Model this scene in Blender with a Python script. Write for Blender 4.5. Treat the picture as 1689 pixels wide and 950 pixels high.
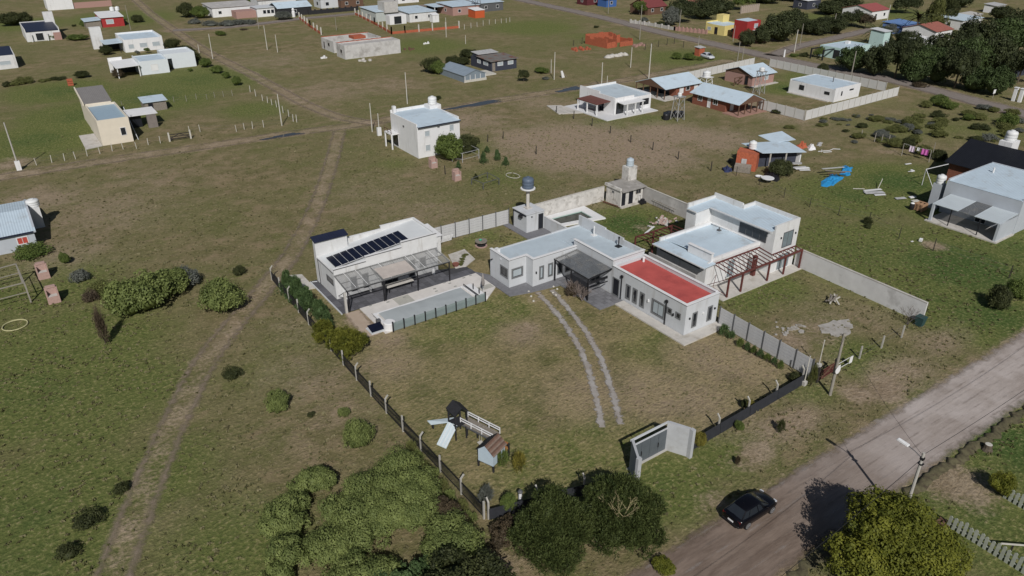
import bpy, math, random
import numpy as np
from mathutils import Vector, Matrix
random.seed(7); np.random.seed(7)
for o in list(bpy.data.objects): bpy.data.objects.remove(o)
SC = bpy.context.scene; COL = SC.collection
R = math.radians
# ---------------------------------------------------------------- camera, sky, sun, exposure
CAMH = 38.0; FPX = 1222.4; YAW = R(34.836); PIT = R(28.10); PCX, PCY = 844.5, 475.0
_f = np.array([math.sin(YAW)*math.cos(PIT), math.cos(YAW)*math.cos(PIT), -math.sin(PIT)])
_r = np.array([math.cos(YAW), -math.sin(YAW), 0.0]); _d = np.cross(_f, _r)
cam = bpy.data.cameras.new('camera'); co = bpy.data.objects.new('camera', cam); COL.objects.link(co)
cam.sensor_width = 36; cam.lens = 36*FPX/1689; cam.clip_start = 1; cam.clip_end = 8000
co.matrix_world = Matrix(((_r[0], -_d[0], -_f[0], 0), (_r[1], -_d[1], -_f[1], 0), (_r[2], -_d[2], -_f[2], CAMH), (0, 0, 0, 1)))
SC.camera = co
SUN_AZ = 241.0; SUN_EL = 39.5
ts = Vector((math.cos(R(SUN_AZ))*math.cos(R(SUN_EL)), math.sin(R(SUN_AZ))*math.cos(R(SUN_EL)), math.sin(R(SUN_EL))))
W = bpy.data.worlds.new('World'); SC.world = W; W.use_nodes = True
nt = W.node_tree; bg = nt.nodes['Background']; sk = nt.nodes.new('ShaderNodeTexSky'); sk.sky_type = 'NISHITA'; sk.sun_disc = False
sk.sun_elevation = R(SUN_EL); sk.sun_rotation = math.atan2(ts.x, ts.y) % (2*math.pi)
nt.links.new(sk.outputs[0], bg.inputs[0]); bg.inputs[1].default_value = 0.05
sl = bpy.data.lights.new('sun', 'SUN'); sl.energy = 4.9; sl.angle = R(0.5); sl.color = (1, .97, .93)
so = bpy.data.objects.new('sun', sl); COL.objects.link(so); so.rotation_euler = ts.to_track_quat('Z', 'Y').to_euler()
SC.view_settings.view_transform = 'Standard'; SC.view_settings.look = 'None'; SC.view_settings.exposure = -0.42; SC.view_settings.gamma = 1
try: SC.cycles.transparent_max_bounces = 24
except Exception: pass
# ---------------------------------------------------------------- surveying: where a point seen at a photo pixel stands on the ground
_M = np.array([_r, _d, _f])
def G(px, py, z=0.0):
    d = _M.T @ np.array([px-PCX, py-PCY, FPX]); t = (z-CAMH)/d[2]; return (float(d[0]*t), float(d[1]*t))
def PR(x, y, z):
    c = _M @ np.array([x, y, z-CAMH]); return PCX+FPX*c[0]/c[2], PCY+FPX*c[1]/c[2], c[2]
def HT(px, py, ty):
    x, y = G(px, py); lo, hi = 0., 40.
    for _ in range(40):
        m = (lo+hi)/2
        if PR(x, y, m)[1] > ty: lo = m
        else: hi = m
    return lo
def PXM(x, y, z=0): return FPX/PR(x, y, z)[2]      # photo pixels per metre there
# ---------------------------------------------------------------- mesh helpers
class MB:
    def __init__(s): s.v = []; s.f = []
    def add(s, vs, fs):
        n = len(s.v); s.v += [tuple(map(float, p)) for p in vs]; s.f += [tuple(i+n for i in q) for q in fs]; return s
    def box(s, x0, y0, z0, x1, y1, z1):
        return s.add([(x0,y0,z0),(x1,y0,z0),(x1,y1,z0),(x0,y1,z0),(x0,y0,z1),(x1,y0,z1),(x1,y1,z1),(x0,y1,z1)],
                     [(0,3,2,1),(4,5,6,7),(0,1,5,4),(1,2,6,5),(2,3,7,6),(3,0,4,7)])
    def hexa(s, b, t):     # bottom 4, top 4 (ccw)
        return s.add(list(b)+list(t), [(0,3,2,1),(4,5,6,7),(0,1,5,4),(1,2,6,5),(2,3,7,6),(3,0,4,7)])
    def slab(s, q, th):    # quad (ccw from above) thickened downwards
        return s.hexa([(x,y,z-th) for x,y,z in q], q)
    def prism(s, poly, z0, z1):
        n = len(poly); z0s = z0 if hasattr(z0,'__len__') else [z0]*n; z1s = z1 if hasattr(z1,'__len__') else [z1]*n
        return s.add([(p[0],p[1],z) for p,z in zip(poly,z0s)]+[(p[0],p[1],z) for p,z in zip(poly,z1s)],
                     [tuple(range(n))[::-1], tuple(range(n,2*n))]+[(i,(i+1)%n,(i+1)%n+n,i+n) for i in range(n)])
    def ext(s, poly, vec):  # extrude a 3d polygon
        n = len(poly); v = Vector(vec)
        return s.add(list(poly)+[tuple(Vector(p)+v) for p in poly], [tuple(range(n))[::-1], tuple(range(n,2*n))]+[(i,(i+1)%n,(i+1)%n+n,i+n) for i in range(n)])
    def cyl(s, p0, p1, r0, r1=None, n=8):
        r1 = r0 if r1 is None else r1; a = Vector(p0); b = Vector(p1); d = (b-a)
        if d.length < 1e-6: return s
        d.normalize(); u = d.cross(Vector((0,0,1)) if abs(d.z) < .9 else Vector((1,0,0))).normalized(); w = d.cross(u)
        vs = []
        for c, r in ((a,r0),(b,r1)):
            for i in range(n):
                t = 2*math.pi*i/n; vs.append(c+u*(r*math.cos(t))+w*(r*math.sin(t)))
        return s.add(vs, [(i,(i+1)%n,(i+1)%n+n,i+n) for i in range(n)]+[tuple(range(n))[::-1], tuple(range(n,2*n))])
    def bar(s, p0, p1, w, h=None):   # square-section bar
        h = h or w; a = Vector(p0); b = Vector(p1); d = (b-a).normalized()
        u = d.cross(Vector((0,0,1))); u = u.normalized() if u.length > 1e-4 else Vector((1,0,0)); v = u.cross(d)
        k = [u*(w/2)*i+v*(h/2)*j for i,j in ((-1,-1),(1,-1),(1,1),(-1,1))]
        return s.add([a+q for q in k]+[b+q for q in k], [(0,1,2,3),(7,6,5,4),(4,5,1,0),(5,6,2,1),(6,7,3,2),(7,4,0,3)])
    def lathe(s, cx, cy, prof, n=16):
        m = len(prof); vs = [(cx+r*math.cos(2*math.pi*i/n), cy+r*math.sin(2*math.pi*i/n), z) for r,z in prof for i in range(n)]
        fs = [(j*n+i, j*n+(i+1)%n, (j+1)*n+(i+1)%n, (j+1)*n+i) for j in range(m-1) for i in range(n)]
        return s.add(vs, fs+[tuple(range(n))[::-1], tuple(range((m-1)*n, m*n))])
    def tube(s, pts, r, n=5):
        for a, b in zip(pts[:-1], pts[1:]): s.cyl(a, b, r, r, n)
        return s
ORG = {}
def mesh_obj(name, me, mat=None):
    o = bpy.data.objects.new(name, me); COL.objects.link(o)
    if mat: me.materials.append(mat)
    return o
SPLIT = {'porch_post','veranda_post','carport_post','fascia','coping','vent','trellis','roof_flashing'}
def pieces(mb):
    par = list(range(len(mb.v)))
    def fd(a):
        while par[a] != a: par[a] = par[par[a]]; a = par[a]
        return a
    for f in mb.f:
        for a in f[1:]: par[fd(a)] = fd(f[0])
    out = {}
    for f in mb.f:
        r = fd(f[0]); m, ix = out.setdefault(r, (MB(), {}))
        for a in f:
            if a not in ix: ix[a] = len(m.v); m.v.append(mb.v[a])
        m.f.append(tuple(ix[a] for a in f))
    return [m for m, _ in out.values()]
def obj(name, mb, mat, parent=None, smooth=False, org=None, bevel=0):
    if parent and name in SPLIT:
        for m in pieces(mb): o = obj1(name, m, mat, parent, smooth, org, bevel)
        return o
    return obj1(name, mb, mat, parent, smooth, org, bevel)
def obj1(name, mb, mat, parent=None, smooth=False, org=None, bevel=0):
    """one mesh object; vertices are given in world metres and shifted to the thing's base"""
    og = Vector(ORG[parent.name]) if parent else Vector(org or (0,0,0))
    me = bpy.data.meshes.new(name); me.from_pydata([tuple(Vector(v)-og) for v in mb.v], [], mb.f); me.update()
    if smooth: me.polygons.foreach_set('use_smooth', [True]*len(me.polygons))
    o = mesh_obj(name, me, mat)
    if parent: o.parent = parent
    else: o.location = og
    ORG[o.name] = tuple(og)
    if bevel:
        m = o.modifiers.new('bevel', 'BEVEL'); m.width = bevel; m.segments = 1; m.limit_method = 'ANGLE'
    return o
def tag(o, label=None, cat=None, group=None, kind=None):
    if label: o['label'] = label
    if cat: o['category'] = cat
    if group: o['group'] = group
    if kind: o['kind'] = kind
    return o
def thing(name, label, cat, x, y, z=0, group=None):
    o = bpy.data.objects.new(name, None); COL.objects.link(o); o.location = (x, y, z); o.empty_display_size = .3
    ORG[o.name] = (x, y, z); return tag(o, label, cat, group)
def copy_tree(o, loc=None, rotz=None, scale=None, parent=None):
    c = o.copy(); COL.objects.link(c); c.parent = parent
    if loc: c.location = loc
    if rotz is not None: c.rotation_euler = (0, 0, rotz)
    if scale: c.scale = scale
    for ch in list(o.children): copy_tree(ch, parent=c)
    return c
# ---------------------------------------------------------------- materials
MATS = {}
def mat(name, c, rough=.8, var=.12, scale=1.5, bump=0, bscale=8, metal=0, spec=.3, alpha=1, wave=None, stain=None, c2=None, fine=0, trans=0, rain=0):
    """plain procedural material: base colour broken up by two noises, optional relief, ribs and stains"""
    if name in MATS: return MATS[name]
    m = bpy.data.materials.new(name); MATS[name] = m; m.use_nodes = True; n = m.node_tree.nodes; l = m.node_tree.links
    b = n['Principled BSDF']; b.inputs['Roughness'].default_value = rough; b.inputs['Metallic'].default_value = metal
    b.inputs['Specular IOR Level'].default_value = spec; b.inputs['Alpha'].default_value = alpha
    if trans: b.inputs['Transmission Weight'].default_value = trans
    tc = n.new('ShaderNodeTexCoord'); no = n.new('ShaderNodeTexNoise'); no.inputs['Scale'].default_value = scale; no.inputs['Detail'].default_value = 7; no.inputs['Roughness'].default_value = .65
    l.new(tc.outputs['Object'], no.inputs['Vector'])
    mr = n.new('ShaderNodeMapRange'); mr.inputs[1].default_value = .3; mr.inputs[2].default_value = .7; mr.inputs[3].default_value = 0; mr.inputs[4].default_value = 1
    l.new(no.outputs[0], mr.inputs[0])
    mx = n.new('ShaderNodeMix'); mx.data_type = 'RGBA'
    lo = tuple(v*(1-var) for v in c); hi = tuple(min(.95, v*(1+var)) for v in c)
    if c2: lo, hi = c, c2
    mx.inputs[6].default_value = (*lo, 1); mx.inputs[7].default_value = (*hi, 1); l.new(mr.outputs[0], mx.inputs[0]); out = mx.outputs[2]
    if stain:   # (colour, scale, threshold, amount)
        sc, ss, th, am = stain; n2 = n.new('ShaderNodeTexNoise'); n2.inputs['Scale'].default_value = ss; n2.inputs['Detail'].default_value = 9; n2.inputs['Roughness'].default_value = .7; 
        if rain: mp = n.new('ShaderNodeMapping'); mp.inputs['Scale'].default_value = (1.6,1.6,.22); l.new(tc.outputs['Object'], mp.inputs[0]); l.new(mp.outputs[0], n2.inputs['Vector'])
        else: l.new(tc.outputs['Object'], n2.inputs['Vector'])
        r2 = n.new('ShaderNodeMapRange'); r2.inputs[1].default_value = th; r2.inputs[2].default_value = th+.13; r2.inputs[4].default_value = am; l.new(n2.outputs[0], r2.inputs[0])
        m2 = n.new('ShaderNodeMix'); m2.data_type = 'RGBA'; m2.inputs[7].default_value = (*sc, 1); l.new(r2.outputs[0], m2.inputs[0]); l.new(out, m2.inputs[6]); out = m2.outputs[2]
    l.new(out, b.inputs['Base Color'])
    h = None
    if wave:   # ('X' or 'Y' or 'Z', pitch m, strength)
        ax, p, st = wave; w = n.new('ShaderNodeTexWave'); w.bands_direction = ax; w.inputs['Scale'].default_value = .31416/p*1.0; w.inputs['Distortion'].default_value = 0
        l.new(tc.outputs['Object'], w.inputs['Vector']); bp = n.new('ShaderNodeBump'); bp.inputs['Strength'].default_value = st; bp.inputs['Distance'].default_value = .04; l.new(w.outputs[1], bp.inputs['Height']); h = bp
    if bump:
        n3 = n.new('ShaderNodeTexNoise'); n3.inputs['Scale'].default_value = bscale; n3.inputs['Detail'].default_value = 6; l.new(tc.outputs['Object'], n3.inputs['Vector'])
        bp = n.new('ShaderNodeBump'); bp.inputs['Strength'].default_value = bump; bp.inputs['Distance'].default_value = .05; l.new(n3.outputs[0], bp.inputs['Height'])
        if h: l.new(h.outputs[0], bp.inputs['Normal'])
        h = bp
    if h: l.new(h.outputs[0], b.inputs['Normal'])
    return m
DIRTY = (.33, .30, .26)
WHITE = mat('white_plaster', (.62,.622,.62), .9, .07, 1.2, .15, 12, stain=(DIRTY, .8, .54, .45), rain=1)
LGREY = mat('pale_grey_plaster', (.53,.548,.57), .9, .05, 1.1, .12, 12, stain=((.38,.37,.355), .7, .54, .5), rain=1)
BRIGHT = mat('bright_white_paint', (.70,.70,.705), .8, .05, 1.0, .08, 14, stain=((.42,.41,.39), .9, .56, .45), rain=1)
OLDWH = mat('weathered_whitewash', (.56,.54,.51), .95, .16, 1.3, .3, 9, stain=((.25,.23,.20), 1.1, .52, .75))
CREAM = mat('cream_plaster', (.66,.60,.50), .9, .05, 1, .1, 12)
CEMENT = mat('raw_cement_render', (.40,.385,.37), .95, .14, .9, .2, 9, stain=((.55,.53,.51), .5, .52, .8))
CONC = mat('concrete', (.45,.435,.41), .95, .12, 1.4, .2, 9, stain=((.3,.28,.25), .6, .55, .6))
SLABC = mat('pale_concrete_slab', (.50,.475,.44), .95, .1, 1.1, .2, 9, stain=((.33,.30,.255), .7, .52, .7))
DECKC = mat('pool_deck_concrete', (.60,.57,.54), .95, .09, .8, .2, 8, stain=((.40,.37,.33), .5, .58, .5))
PANELC = mat('fence_panel_concrete', (.47,.47,.475), .95, .08, 2, .15, 10, stain=((.34,.34,.34), .9, .58, .5))
DKGREY = mat('dark_grey_paint', (.105,.107,.112), .6, .1)
BLACK = mat('black_metal', (.018,.018,.021), .45, .2)
FRAME = mat('grey_window_trim', (.17,.175,.18), .6, .08)
ALU = mat('white_frame', (.65,.65,.65), .5, .05)
GLASS = mat('dark_window_glass', (.02,.024,.03), .06, .1, spec=.6)
SHUT = mat('pale_roller_blind', (.40,.45,.48), .6, .04, wave=('Z', .06, .4))
ZINC = mat('zinc_roof_sheet', (.53,.63,.71), .5, .06, .7, 0, metal=.05, wave=('X', .28, .6), stain=((.36,.37,.37), .45, .54, .55))
ZINCY = mat('zinc_roof_sheet_ribs_across', (.53,.63,.71), .5, .06, .7, 0, metal=.05, wave=('Y', .28, .6), stain=((.36,.37,.37), .45, .54, .55))
MEMB = mat('grey_blue_roof_membrane', (.46,.53,.58), .7, .08, .6, .1, 10, stain=((.36,.39,.41), .5, .55, .6))
REDROOF = mat('red_waterproof_roof', (.45,.09,.08), .85, .14, .7, .15, 8, stain=((.33,.065,.06), .55, .50, .7))
SOLAR = mat('solar_cell', (.008,.010,.022), .18, .2, spec=.5)
RUST = mat('rust_primer_steel', (.115,.035,.03), .8, .25, 3)
PAVE = mat('charcoal_paver', (.10,.10,.112), .85, .16, 2.5, .2, 10)
PAVE2 = mat('grey_paver', (.17,.17,.182), .9, .14, 2.5, .25, 10)
POLY = mat('smoky_polycarbonate', (.42,.42,.41), .25, .08, .9, alpha=.28, wave=('X', .12, .35))
POLYD = mat('dark_polycarbonate', (.17,.18,.19), .25, .12, 1.2, alpha=.6, wave=('X', .12, .35), stain=((.3,.28,.25), .8, .5, .6))
REED = mat('reed_mat_under_sheet', (.47,.42,.385), .8, .12, 1.4, wave=('Y', .1, .4))
TARP = mat('pool_cover_tarp', (.385,.415,.425), .45, .08, .6, .5, 1.2)
PGLASS = mat('pool_fence_mesh', (.26,.32,.32), .3, .08, 1, alpha=.6)
BRICK = mat('red_brick_wall', (.22,.085,.055), .9, .28, 7, .4, 14)
HOLLOW = mat('hollow_brick', (.38,.105,.055), .9, .25, 4, .4, 9)
WOOD = mat('weathered_wood', (.22,.195,.165), .9, .25, 4)
BROWNW = mat('brown_wood', (.13,.075,.05), .85, .25, 4)
DKWOOD = mat('black_stained_wood', (.025,.025,.028), .7, .3, 4)
PBLUE = mat('pale_blue_boards', (.44,.53,.60), .7, .07, 3, stain=((.3,.33,.35), 1.5, .6, .5))
SLIDEB = mat('worn_blue_slide', (.52,.60,.64), .35, .05, 2)
TANKW = mat('white_water_tank', (.66,.67,.67), .5, .04)
TANKB = mat('blue_grey_water_tank', (.10,.13,.18), .45, .08)
TANKG = mat('pale_blue_grey_tank', (.42,.48,.53), .5, .05)
NAVY = mat('navy_roof_sheet', (.018,.022,.045), .45, .15, wave=('X', .28, .4))
BLKROOF = mat('black_roof_sheet', (.012,.013,.017), .5, .2, wave=('Y', .28, .4))
MAROON = mat('maroon_roof_tiles', (.17,.045,.045), .85, .2, 3, wave=('Y', .3, .5))
TERRA = mat('terracotta_roof', (.30,.11,.085), .85, .2, 2, wave=('X', .3, .5))
YELLOW = mat('yellow_plaster', (.66,.55,.22), .9, .06)
REDW = mat('red_wall', (.34,.035,.035), .85, .1)
BLUEW = mat('blue_boards', (.05,.12,.32), .8, .1)
TEAL = mat('pale_teal_plaster', (.45,.60,.58), .9, .06)
GREYH = mat('grey_blue_render', (.42,.45,.49), .85, .06, .7, .1, 9)
PINKBR = mat('pinkish_brick', (.36,.22,.19), .9, .15, 6, .3, 14)
DARKB = mat('dark_slate_blue_boards', (.045,.05,.07), .8, .2, 3, wave=('Z', .2, .3))
MOSS = mat('rusty_mossy_roof', (.16,.15,.14), .95, .2, 1, .3, 6, stain=((.16,.055,.03), .5, .5, .9))
POLEW = mat('grey_pole_wood', (.27,.25,.215), .9, .18, 3)
PALEW = mat('pale_post', (.50,.48,.43), .9, .12, 3)
CPOST = mat('concrete_post', (.40,.385,.35), .95, .12, 3)
DARKPOST = mat('dark_fence_post', (.04,.035,.03), .9, .3, 3)
CLOTH = mat('black_shade_cloth', (.028,.03,.036), .8, .2, 3)
CARP = mat('black_car_paint', (.004,.004,.006), .22, .1, spec=.35)
CARW = mat('silver_car_paint', (.55,.57,.6), .25, .04, spec=.6)
TYRE = mat('tyre_rubber', (.02,.02,.02), .9, .1)
RIM = mat('alloy_rim', (.42,.42,.43), .3, .1, metal=.6)
TAIL = mat('tail_lamp_red', (.18,.01,.01), .2, .1)
PLATE = mat('white_plate', (.75,.75,.75), .5, .03)
TANBAG = mat('tan_tarp', (.52,.49,.42), .8, .1)
BLUET = mat('bright_blue_tarp', (.03,.26,.55), .5, .2, 1.5, .8, 3)
PINKCL = mat('magenta_cloth', (.50,.12,.38), .8, .15)
LILAC = mat('pale_lilac_cloth', (.60,.50,.60), .8, .1)
GREYJ = mat('grey_scrap_sheet', (.42,.42,.42), .7, .2, 2)
RUBBLE = mat('brick_rubble', (.38,.28,.25), .95, .3, 3, .5, 6)
BRICKPAD = mat('pink_bbq_brick', (.40,.27,.235), .9, .15, 5, .4, 10)
ORANGEW = mat('orange_plastic', (.50,.10,.035), .6, .1)
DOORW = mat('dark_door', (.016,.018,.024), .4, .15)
POOLW = mat('dark_green_pool_water', (.016,.022,.016), .08, .3, .8, .05, 3, spec=.6)
AQUA = mat('pale_aqua_pool_wall', (.42,.55,.50), .6, .1)
STRAW = mat('thatched_roof', (.27,.245,.215), .95, .2, 3, .5, 8)
# wet puddle, soil
MUD = mat('puddle_water', (.045,.043,.042), .12, .15, .6, spec=.5)

def leafmat(name, a, b, rough=.65, tr=.25):
    m = bpy.data.materials.new(name); m.use_nodes = True; n = m.node_tree.nodes; l = m.node_tree.links; p = n['Principled BSDF']
    p.inputs['Roughness'].default_value = rough; p.inputs['Specular IOR Level'].default_value = .25
    at = n.new('ShaderNodeAttribute'); at.attribute_name = 'tint'
    mx = n.new('ShaderNodeMix'); mx.data_type = 'RGBA'; mx.inputs[6].default_value = (*a,1); mx.inputs[7].default_value = (*b,1)
    l.new(at.outputs['Fac'], mx.inputs[0]); l.new(mx.outputs[2], p.inputs['Base Color'])
    t = n.new('ShaderNodeBsdfTranslucent'); l.new(mx.outputs[2], t.inputs['Color']); ms = n.new('ShaderNodeMixShader'); ms.inputs[0].default_value = tr
    l.new(p.outputs[0], ms.inputs[1]); l.new(t.outputs[0], ms.inputs[2]); l.new(ms.outputs[0], n['Material Output'].inputs[0]); return m
LF_OLIVE = leafmat('olive_leaf', (.085,.095,.03), (.20,.21,.07))
LF_ACACIA = leafmat('acacia_leaf', (.095,.125,.037), (.235,.275,.088))
LF_DARK = leafmat('dark_evergreen_leaf', (.026,.034,.013), (.085,.095,.034))
LF_CYP = leafmat('yellow_green_cypress_leaf', (.065,.082,.010), (.21,.215,.03))
LF_FIR = leafmat('deep_green_fir_leaf', (.045,.08,.03), (.125,.19,.07))
LF_GREEN = leafmat('mid_green_leaf', (.06,.095,.022), (.17,.215,.055))
LF_GREY = leafmat('grey_green_leaf', (.09,.10,.085), (.20,.21,.185))
LF_DRY = leafmat('dry_twig_leaf', (.06,.045,.032), (.15,.115,.075))
LF_YEL = leafmat('yellow_flowering_leaf', (.10,.10,.02), (.28,.24,.05))
LF_BROWN = leafmat('brown_bush_leaf', (.05,.04,.025), (.115,.085,.05))
LF_GRASS = leafmat('grass_blade', (.125,.128,.052), (.33,.29,.175), .9, .3)
LF_PITT = leafmat('olive_pittosporum_leaf', (.026,.042,.011), (.11,.135,.04))
LF_BELT = leafmat('shelter_belt_leaf', (.024,.032,.013), (.08,.095,.038))
LF_BELTG = leafmat('shelter_belt_green_leaf', (.03,.048,.016), (.092,.13,.044))
LF_GOLD = leafmat('golden_cypress_leaf', (.07,.085,.012), (.22,.22,.035))
SOFTGL = mat('pale_reflecting_glass', (.17,.21,.23), .1, .1, spec=.6)
GATEW = mat('gate_wall_plaster', (.42,.43,.445), .9, .08, 1.2, .15, 12, stain=((.30,.29,.28), .8, .56, .5))
BARK = mat('bark', (.10,.08,.06), .95, .3, 5, .4, 10)
TWIG = mat('pale_bare_twig', (.30,.26,.20), .9, .2, 5)
# ---------------------------------------------------------------- ground
def graded(segs, lim0, lim1):
    v = [segs[0][0]]
    for a, b, s in segs:
        n = max(1, int(round((b-a)/s))); v += list(np.linspace(a, b, n+1)[1:])
    s = segs[-1][2]
    while v[-1] < lim1: s *= 1.35; v.append(v[-1]+s)
    s = segs[0][2]
    while v[0] > lim0: s *= 1.35; v.insert(0, v[0]-s)
    return np.array(v)
GXs = graded([(-30,-10,1.5),(-10,75,.6),(75,160,1.3),(160,330,3)], -1500, 3500)
GYs = graded([(-12,8,1.5),(8,105,.6),(105,210,1.3),(210,420,3)], -1500, 3500)
nx, ny = len(GXs), len(GYs); XX, YY = np.meshgrid(GXs, GYs); XX = XX.ravel(); YY = YY.ravel()
def polydist(pts):
    d = np.full(XX.shape, 1e9)
    for (ax, ay), (bx, by) in zip(pts[:-1], pts[1:]):
        vx, vy = bx-ax, by-ay; L = vx*vx+vy*vy+1e-9; t = np.clip(((XX-ax)*vx+(YY-ay)*vy)/L, 0, 1)
        d = np.minimum(d, np.hypot(XX-ax-t*vx, YY-ay-t*vy))
    return d
sm = lambda x: np.clip(x, 0, 1)**2*(3-2*np.clip(x, 0, 1))
dirt = np.zeros(XX.shape); green = np.zeros(XX.shape); dry = np.zeros(XX.shape)
T_MAIN = [G(*p) for p in ((170,990),(240,800),(290,690),(330,600),(392,525),(445,465),(480,420),(508,370),(530,320),(548,262),(560,215))]
T_STREET = [G(*p) for p in ((-60,303),(0,293),(150,268),(330,243),(480,220),(610,203),(700,187),(800,169),(950,145),(1060,127),(1200,100))]
T_TOP = [G(*p) for p in ((215,-8),(252,25),(285,48),(340,85),(420,125),(500,170),(560,195),(625,204))]
ROAD_FAR = [G(*p) for p in ((700,-35),(880,4),(1000,30),(1100,56),(1180,73),(1290,98),(1400,119),(1480,133),(1560,154),(1689,188),(1850,228))]
ROAD_UP = [G(*p) for p in ((285,50),(351,47),(413,41),(493,31),(611,20),(760,2))]
ROAD_SIDE = [G(*p) for p in ((1273,92),(1315,76),(1364,66),(1400,57),(1440,48))]
dirt = np.maximum(dirt, .56*sm(1.25-polydist(T_MAIN)/2.0))
dirt = np.maximum(dirt, .66*sm(1.3-polydist(T_STREET)/3.2)); dirt = np.maximum(dirt, .62*sm(1.3-polydist(T_TOP)/3.0))
for r_, w_ in ((ROAD_FAR,4.6),(ROAD_UP,4.2),(ROAD_SIDE,3.5)): dirt = np.maximum(dirt, .9*sm(1.35-polydist(r_)/w_))
dirt = np.maximum(dirt, .95*sm(1.3-np.abs(YY-19.9)/3.6)*(XX > -300))
def blob(arr, px, py, r, val, asp=1.0, ang=0):
    x, y = G(px, py); c, s = math.cos(ang), math.sin(ang); u = (XX-x)*c+(YY-y)*s; v = (-(XX-x)*s+(YY-y)*c)*asp
    arr[:] = np.maximum(arr, val*np.exp(-(u*u+v*v)/(r*r)))
for b in ((1460,640,3.4,.8,1.5),(1420,650,2.6,.75,1),(1240,750,3.4,.75,1.6),(1180,830,2.6,.6,1),(1560,790,3.6,.9,1),(1600,800,3.5,.75,1),(1640,800,3,.5,1),(1300,560,3.2,.75,1),(1350,545,4.5,.6,1),(1270,570,2.6,.5,1),(1230,170,5,.75,1),(1180,170,4.5,.6,1),(1500,610,3,.4,2),
          (870,540,1.8,.7,1),(620,530,2.0,.95,1),(590,525,1.8,.9,1),(1460,650,2,.8,1),(600,600,1.6,.35,1),(935,860,3,.55,1),(800,930,4,.6,1),(850,870,2.4,.5,1),(60,170,0,0,1),(1530,340,2.4,.5,1),(1470,250,3.2,.6,1),(1140,590,0.1,0,1),(20,800,2.6,.35,1),(30,720,4,.3,2),
          (210,285,6,.35,1),(20,270,5,.75,1),(1010,170,6,.2,1),(960,215,4,.3,1),(670,170,6,.2,1),(1540,405,2,.9,1),(1080,700,3.4,.3,1),(985,660,0,0,1),(1060,375,2,.55,1),(1030,385,1.4,.5,1),(1690,170,8,.5,1),(880,495,1.2,.5,1),(805,355,0,0,1)):
    if b[2]: blob(dirt, *b)
for b in ((1480,215,12,.35,1),(1560,215,12,.35,1),(1640,220,10,.35,1),(150,190,14,.8,1),(60,230,12,.8,1),(250,160,14,.8,1),(330,130,16,.75,1),(100,150,12,.8,1),(420,180,9,.5,1),(200,30,20,.75,1),(40,40,18,.6,1),(700,75,16,.55,1),(560,60,0,0,1),(880,45,18,.6,1),(1000,70,14,.4,1),(1130,95,12,.65,1),(1350,30,16,.6,1),(1450,20,18,.8,1),
          (1040,370,6,1.05,1),(1400,320,9,.8,1),(1480,300,9,.95,1),(1560,340,7,.95,1),(1440,420,12,.72,1),(1590,440,12,.95,1),(1640,520,8,.9,1),(1560,500,8,.75,1),(1350,130,9,.75,1),(1300,145,7,.9,1),(1420,590,4.5,.6,1),(1270,470,5,.6,1),(1230,490,4,.6,1),(1600,690,5.5,.85,1),(1640,720,6,.95,1),(1560,730,4,.5,1),(1689,740,6,.9,1),
          (1200,740,5,.55,1.5),(1000,740,5.5,.6,1),(1100,800,4,.7,1),(1060,830,3,.6,1),(940,740,4,.5,1),(1080,560,4.5,.4,1),(770,530,4.2,.75,1),(830,510,3.5,.75,1),(900,620,0,0,1),(690,560,2,.4,1),(1060,580,4,.4,1),(800,390,3.2,.5,1),(850,400,3,.6,1),(780,400,2.5,.6,1),(60,470,10,.6,1),(100,580,12,.62,1),(60,640,10,.72,1),(60,840,8,.72,1),(200,640,8,.55,1),(130,720,6,.5,1),(30,920,9,.7,1),(260,780,6,.5,1),(380,900,7,.5,1),
          (470,560,6,.35,1),(440,620,7,.35,1),(1650,600,0,0,1),(760,240,6,.6,1),(830,290,8,.4,1),(650,270,5,.4,1),(1080,200,6,.5,1),(1000,205,5,.6,1),(560,480,2,.5,1),(900,790,4.5,.6,1),(880,740,3,.5,1),(1650,860,7,.7,1),(1560,660,4,.4,1),(290,395,0,0,1),(1680,410,9,.8,1),(1240,250,5,.5,1),(960,60,10,.4,1),(1330,640,4,.45,1),(1180,760,4,.45,1)):
    if b[2]: blob(green, *b)
for b in ((960,240,14,.85,1),(880,230,9,.6,1),(1040,250,12,.7,1),(1100,220,9,.6,1),(1180,230,9,.5,1),(780,200,10,.4,1),(960,330,8,.3,1),(700,350,9,.3,1),(860,550,3.5,.5,1),(980,650,6,.45,1),(1080,650,5,.55,1),(1180,590,6,.5,1),(720,640,8,.2,1),(640,600,4,.5,1),(640,560,2.5,.6,1),(1240,600,4,.55,1),(1150,660,5,.5,1),
          (1300,700,5,.5,2),(1200,690,4,.4,1),(1480,620,6,.5,2),(1550,560,5,.4,2),(250,300,14,.25,1),(60,330,8,.45,1),(500,620,7,.3,1),(560,680,5,.3,1),(400,750,8,.12,1),(330,850,7,.15,1),(500,720,6,.2,1),(480,540,5,.3,1),(700,470,0,0,1),(620,320,14,.25,1),(450,100,18,.3,1),(540,150,14,.35,1),(640,140,12,.3,1),(900,170,10,.35,1),(820,120,12,.2,1),(1330,600,5,.3,1),(1250,620,5,.35,1),(1370,520,6,.25,1),(1440,520,5,.3,1),(100,420,9,.35,1),(170,350,12,.35,1),(1300,190,9,.4,1)):
    if b[2]: blob(dry, *b)
from mathutils import noise as MN
ZZ = np.zeros(XX.shape)
inr = (XX > -60) & (XX < 250) & (YY > 0) & (YY < 260)
ZZ[inr] = [-.02+.03*MN.noise((x*.35, y*.35, 0))+.02*MN.noise((x*1.1, y*1.1, 3)) for x, y in zip(XX[inr], YY[inr])]
me = bpy.data.meshes.new('ground')
me.vertices.add(nx*ny); me.vertices.foreach_set('co', np.stack([XX, YY, ZZ-.03], 1).ravel())
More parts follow.
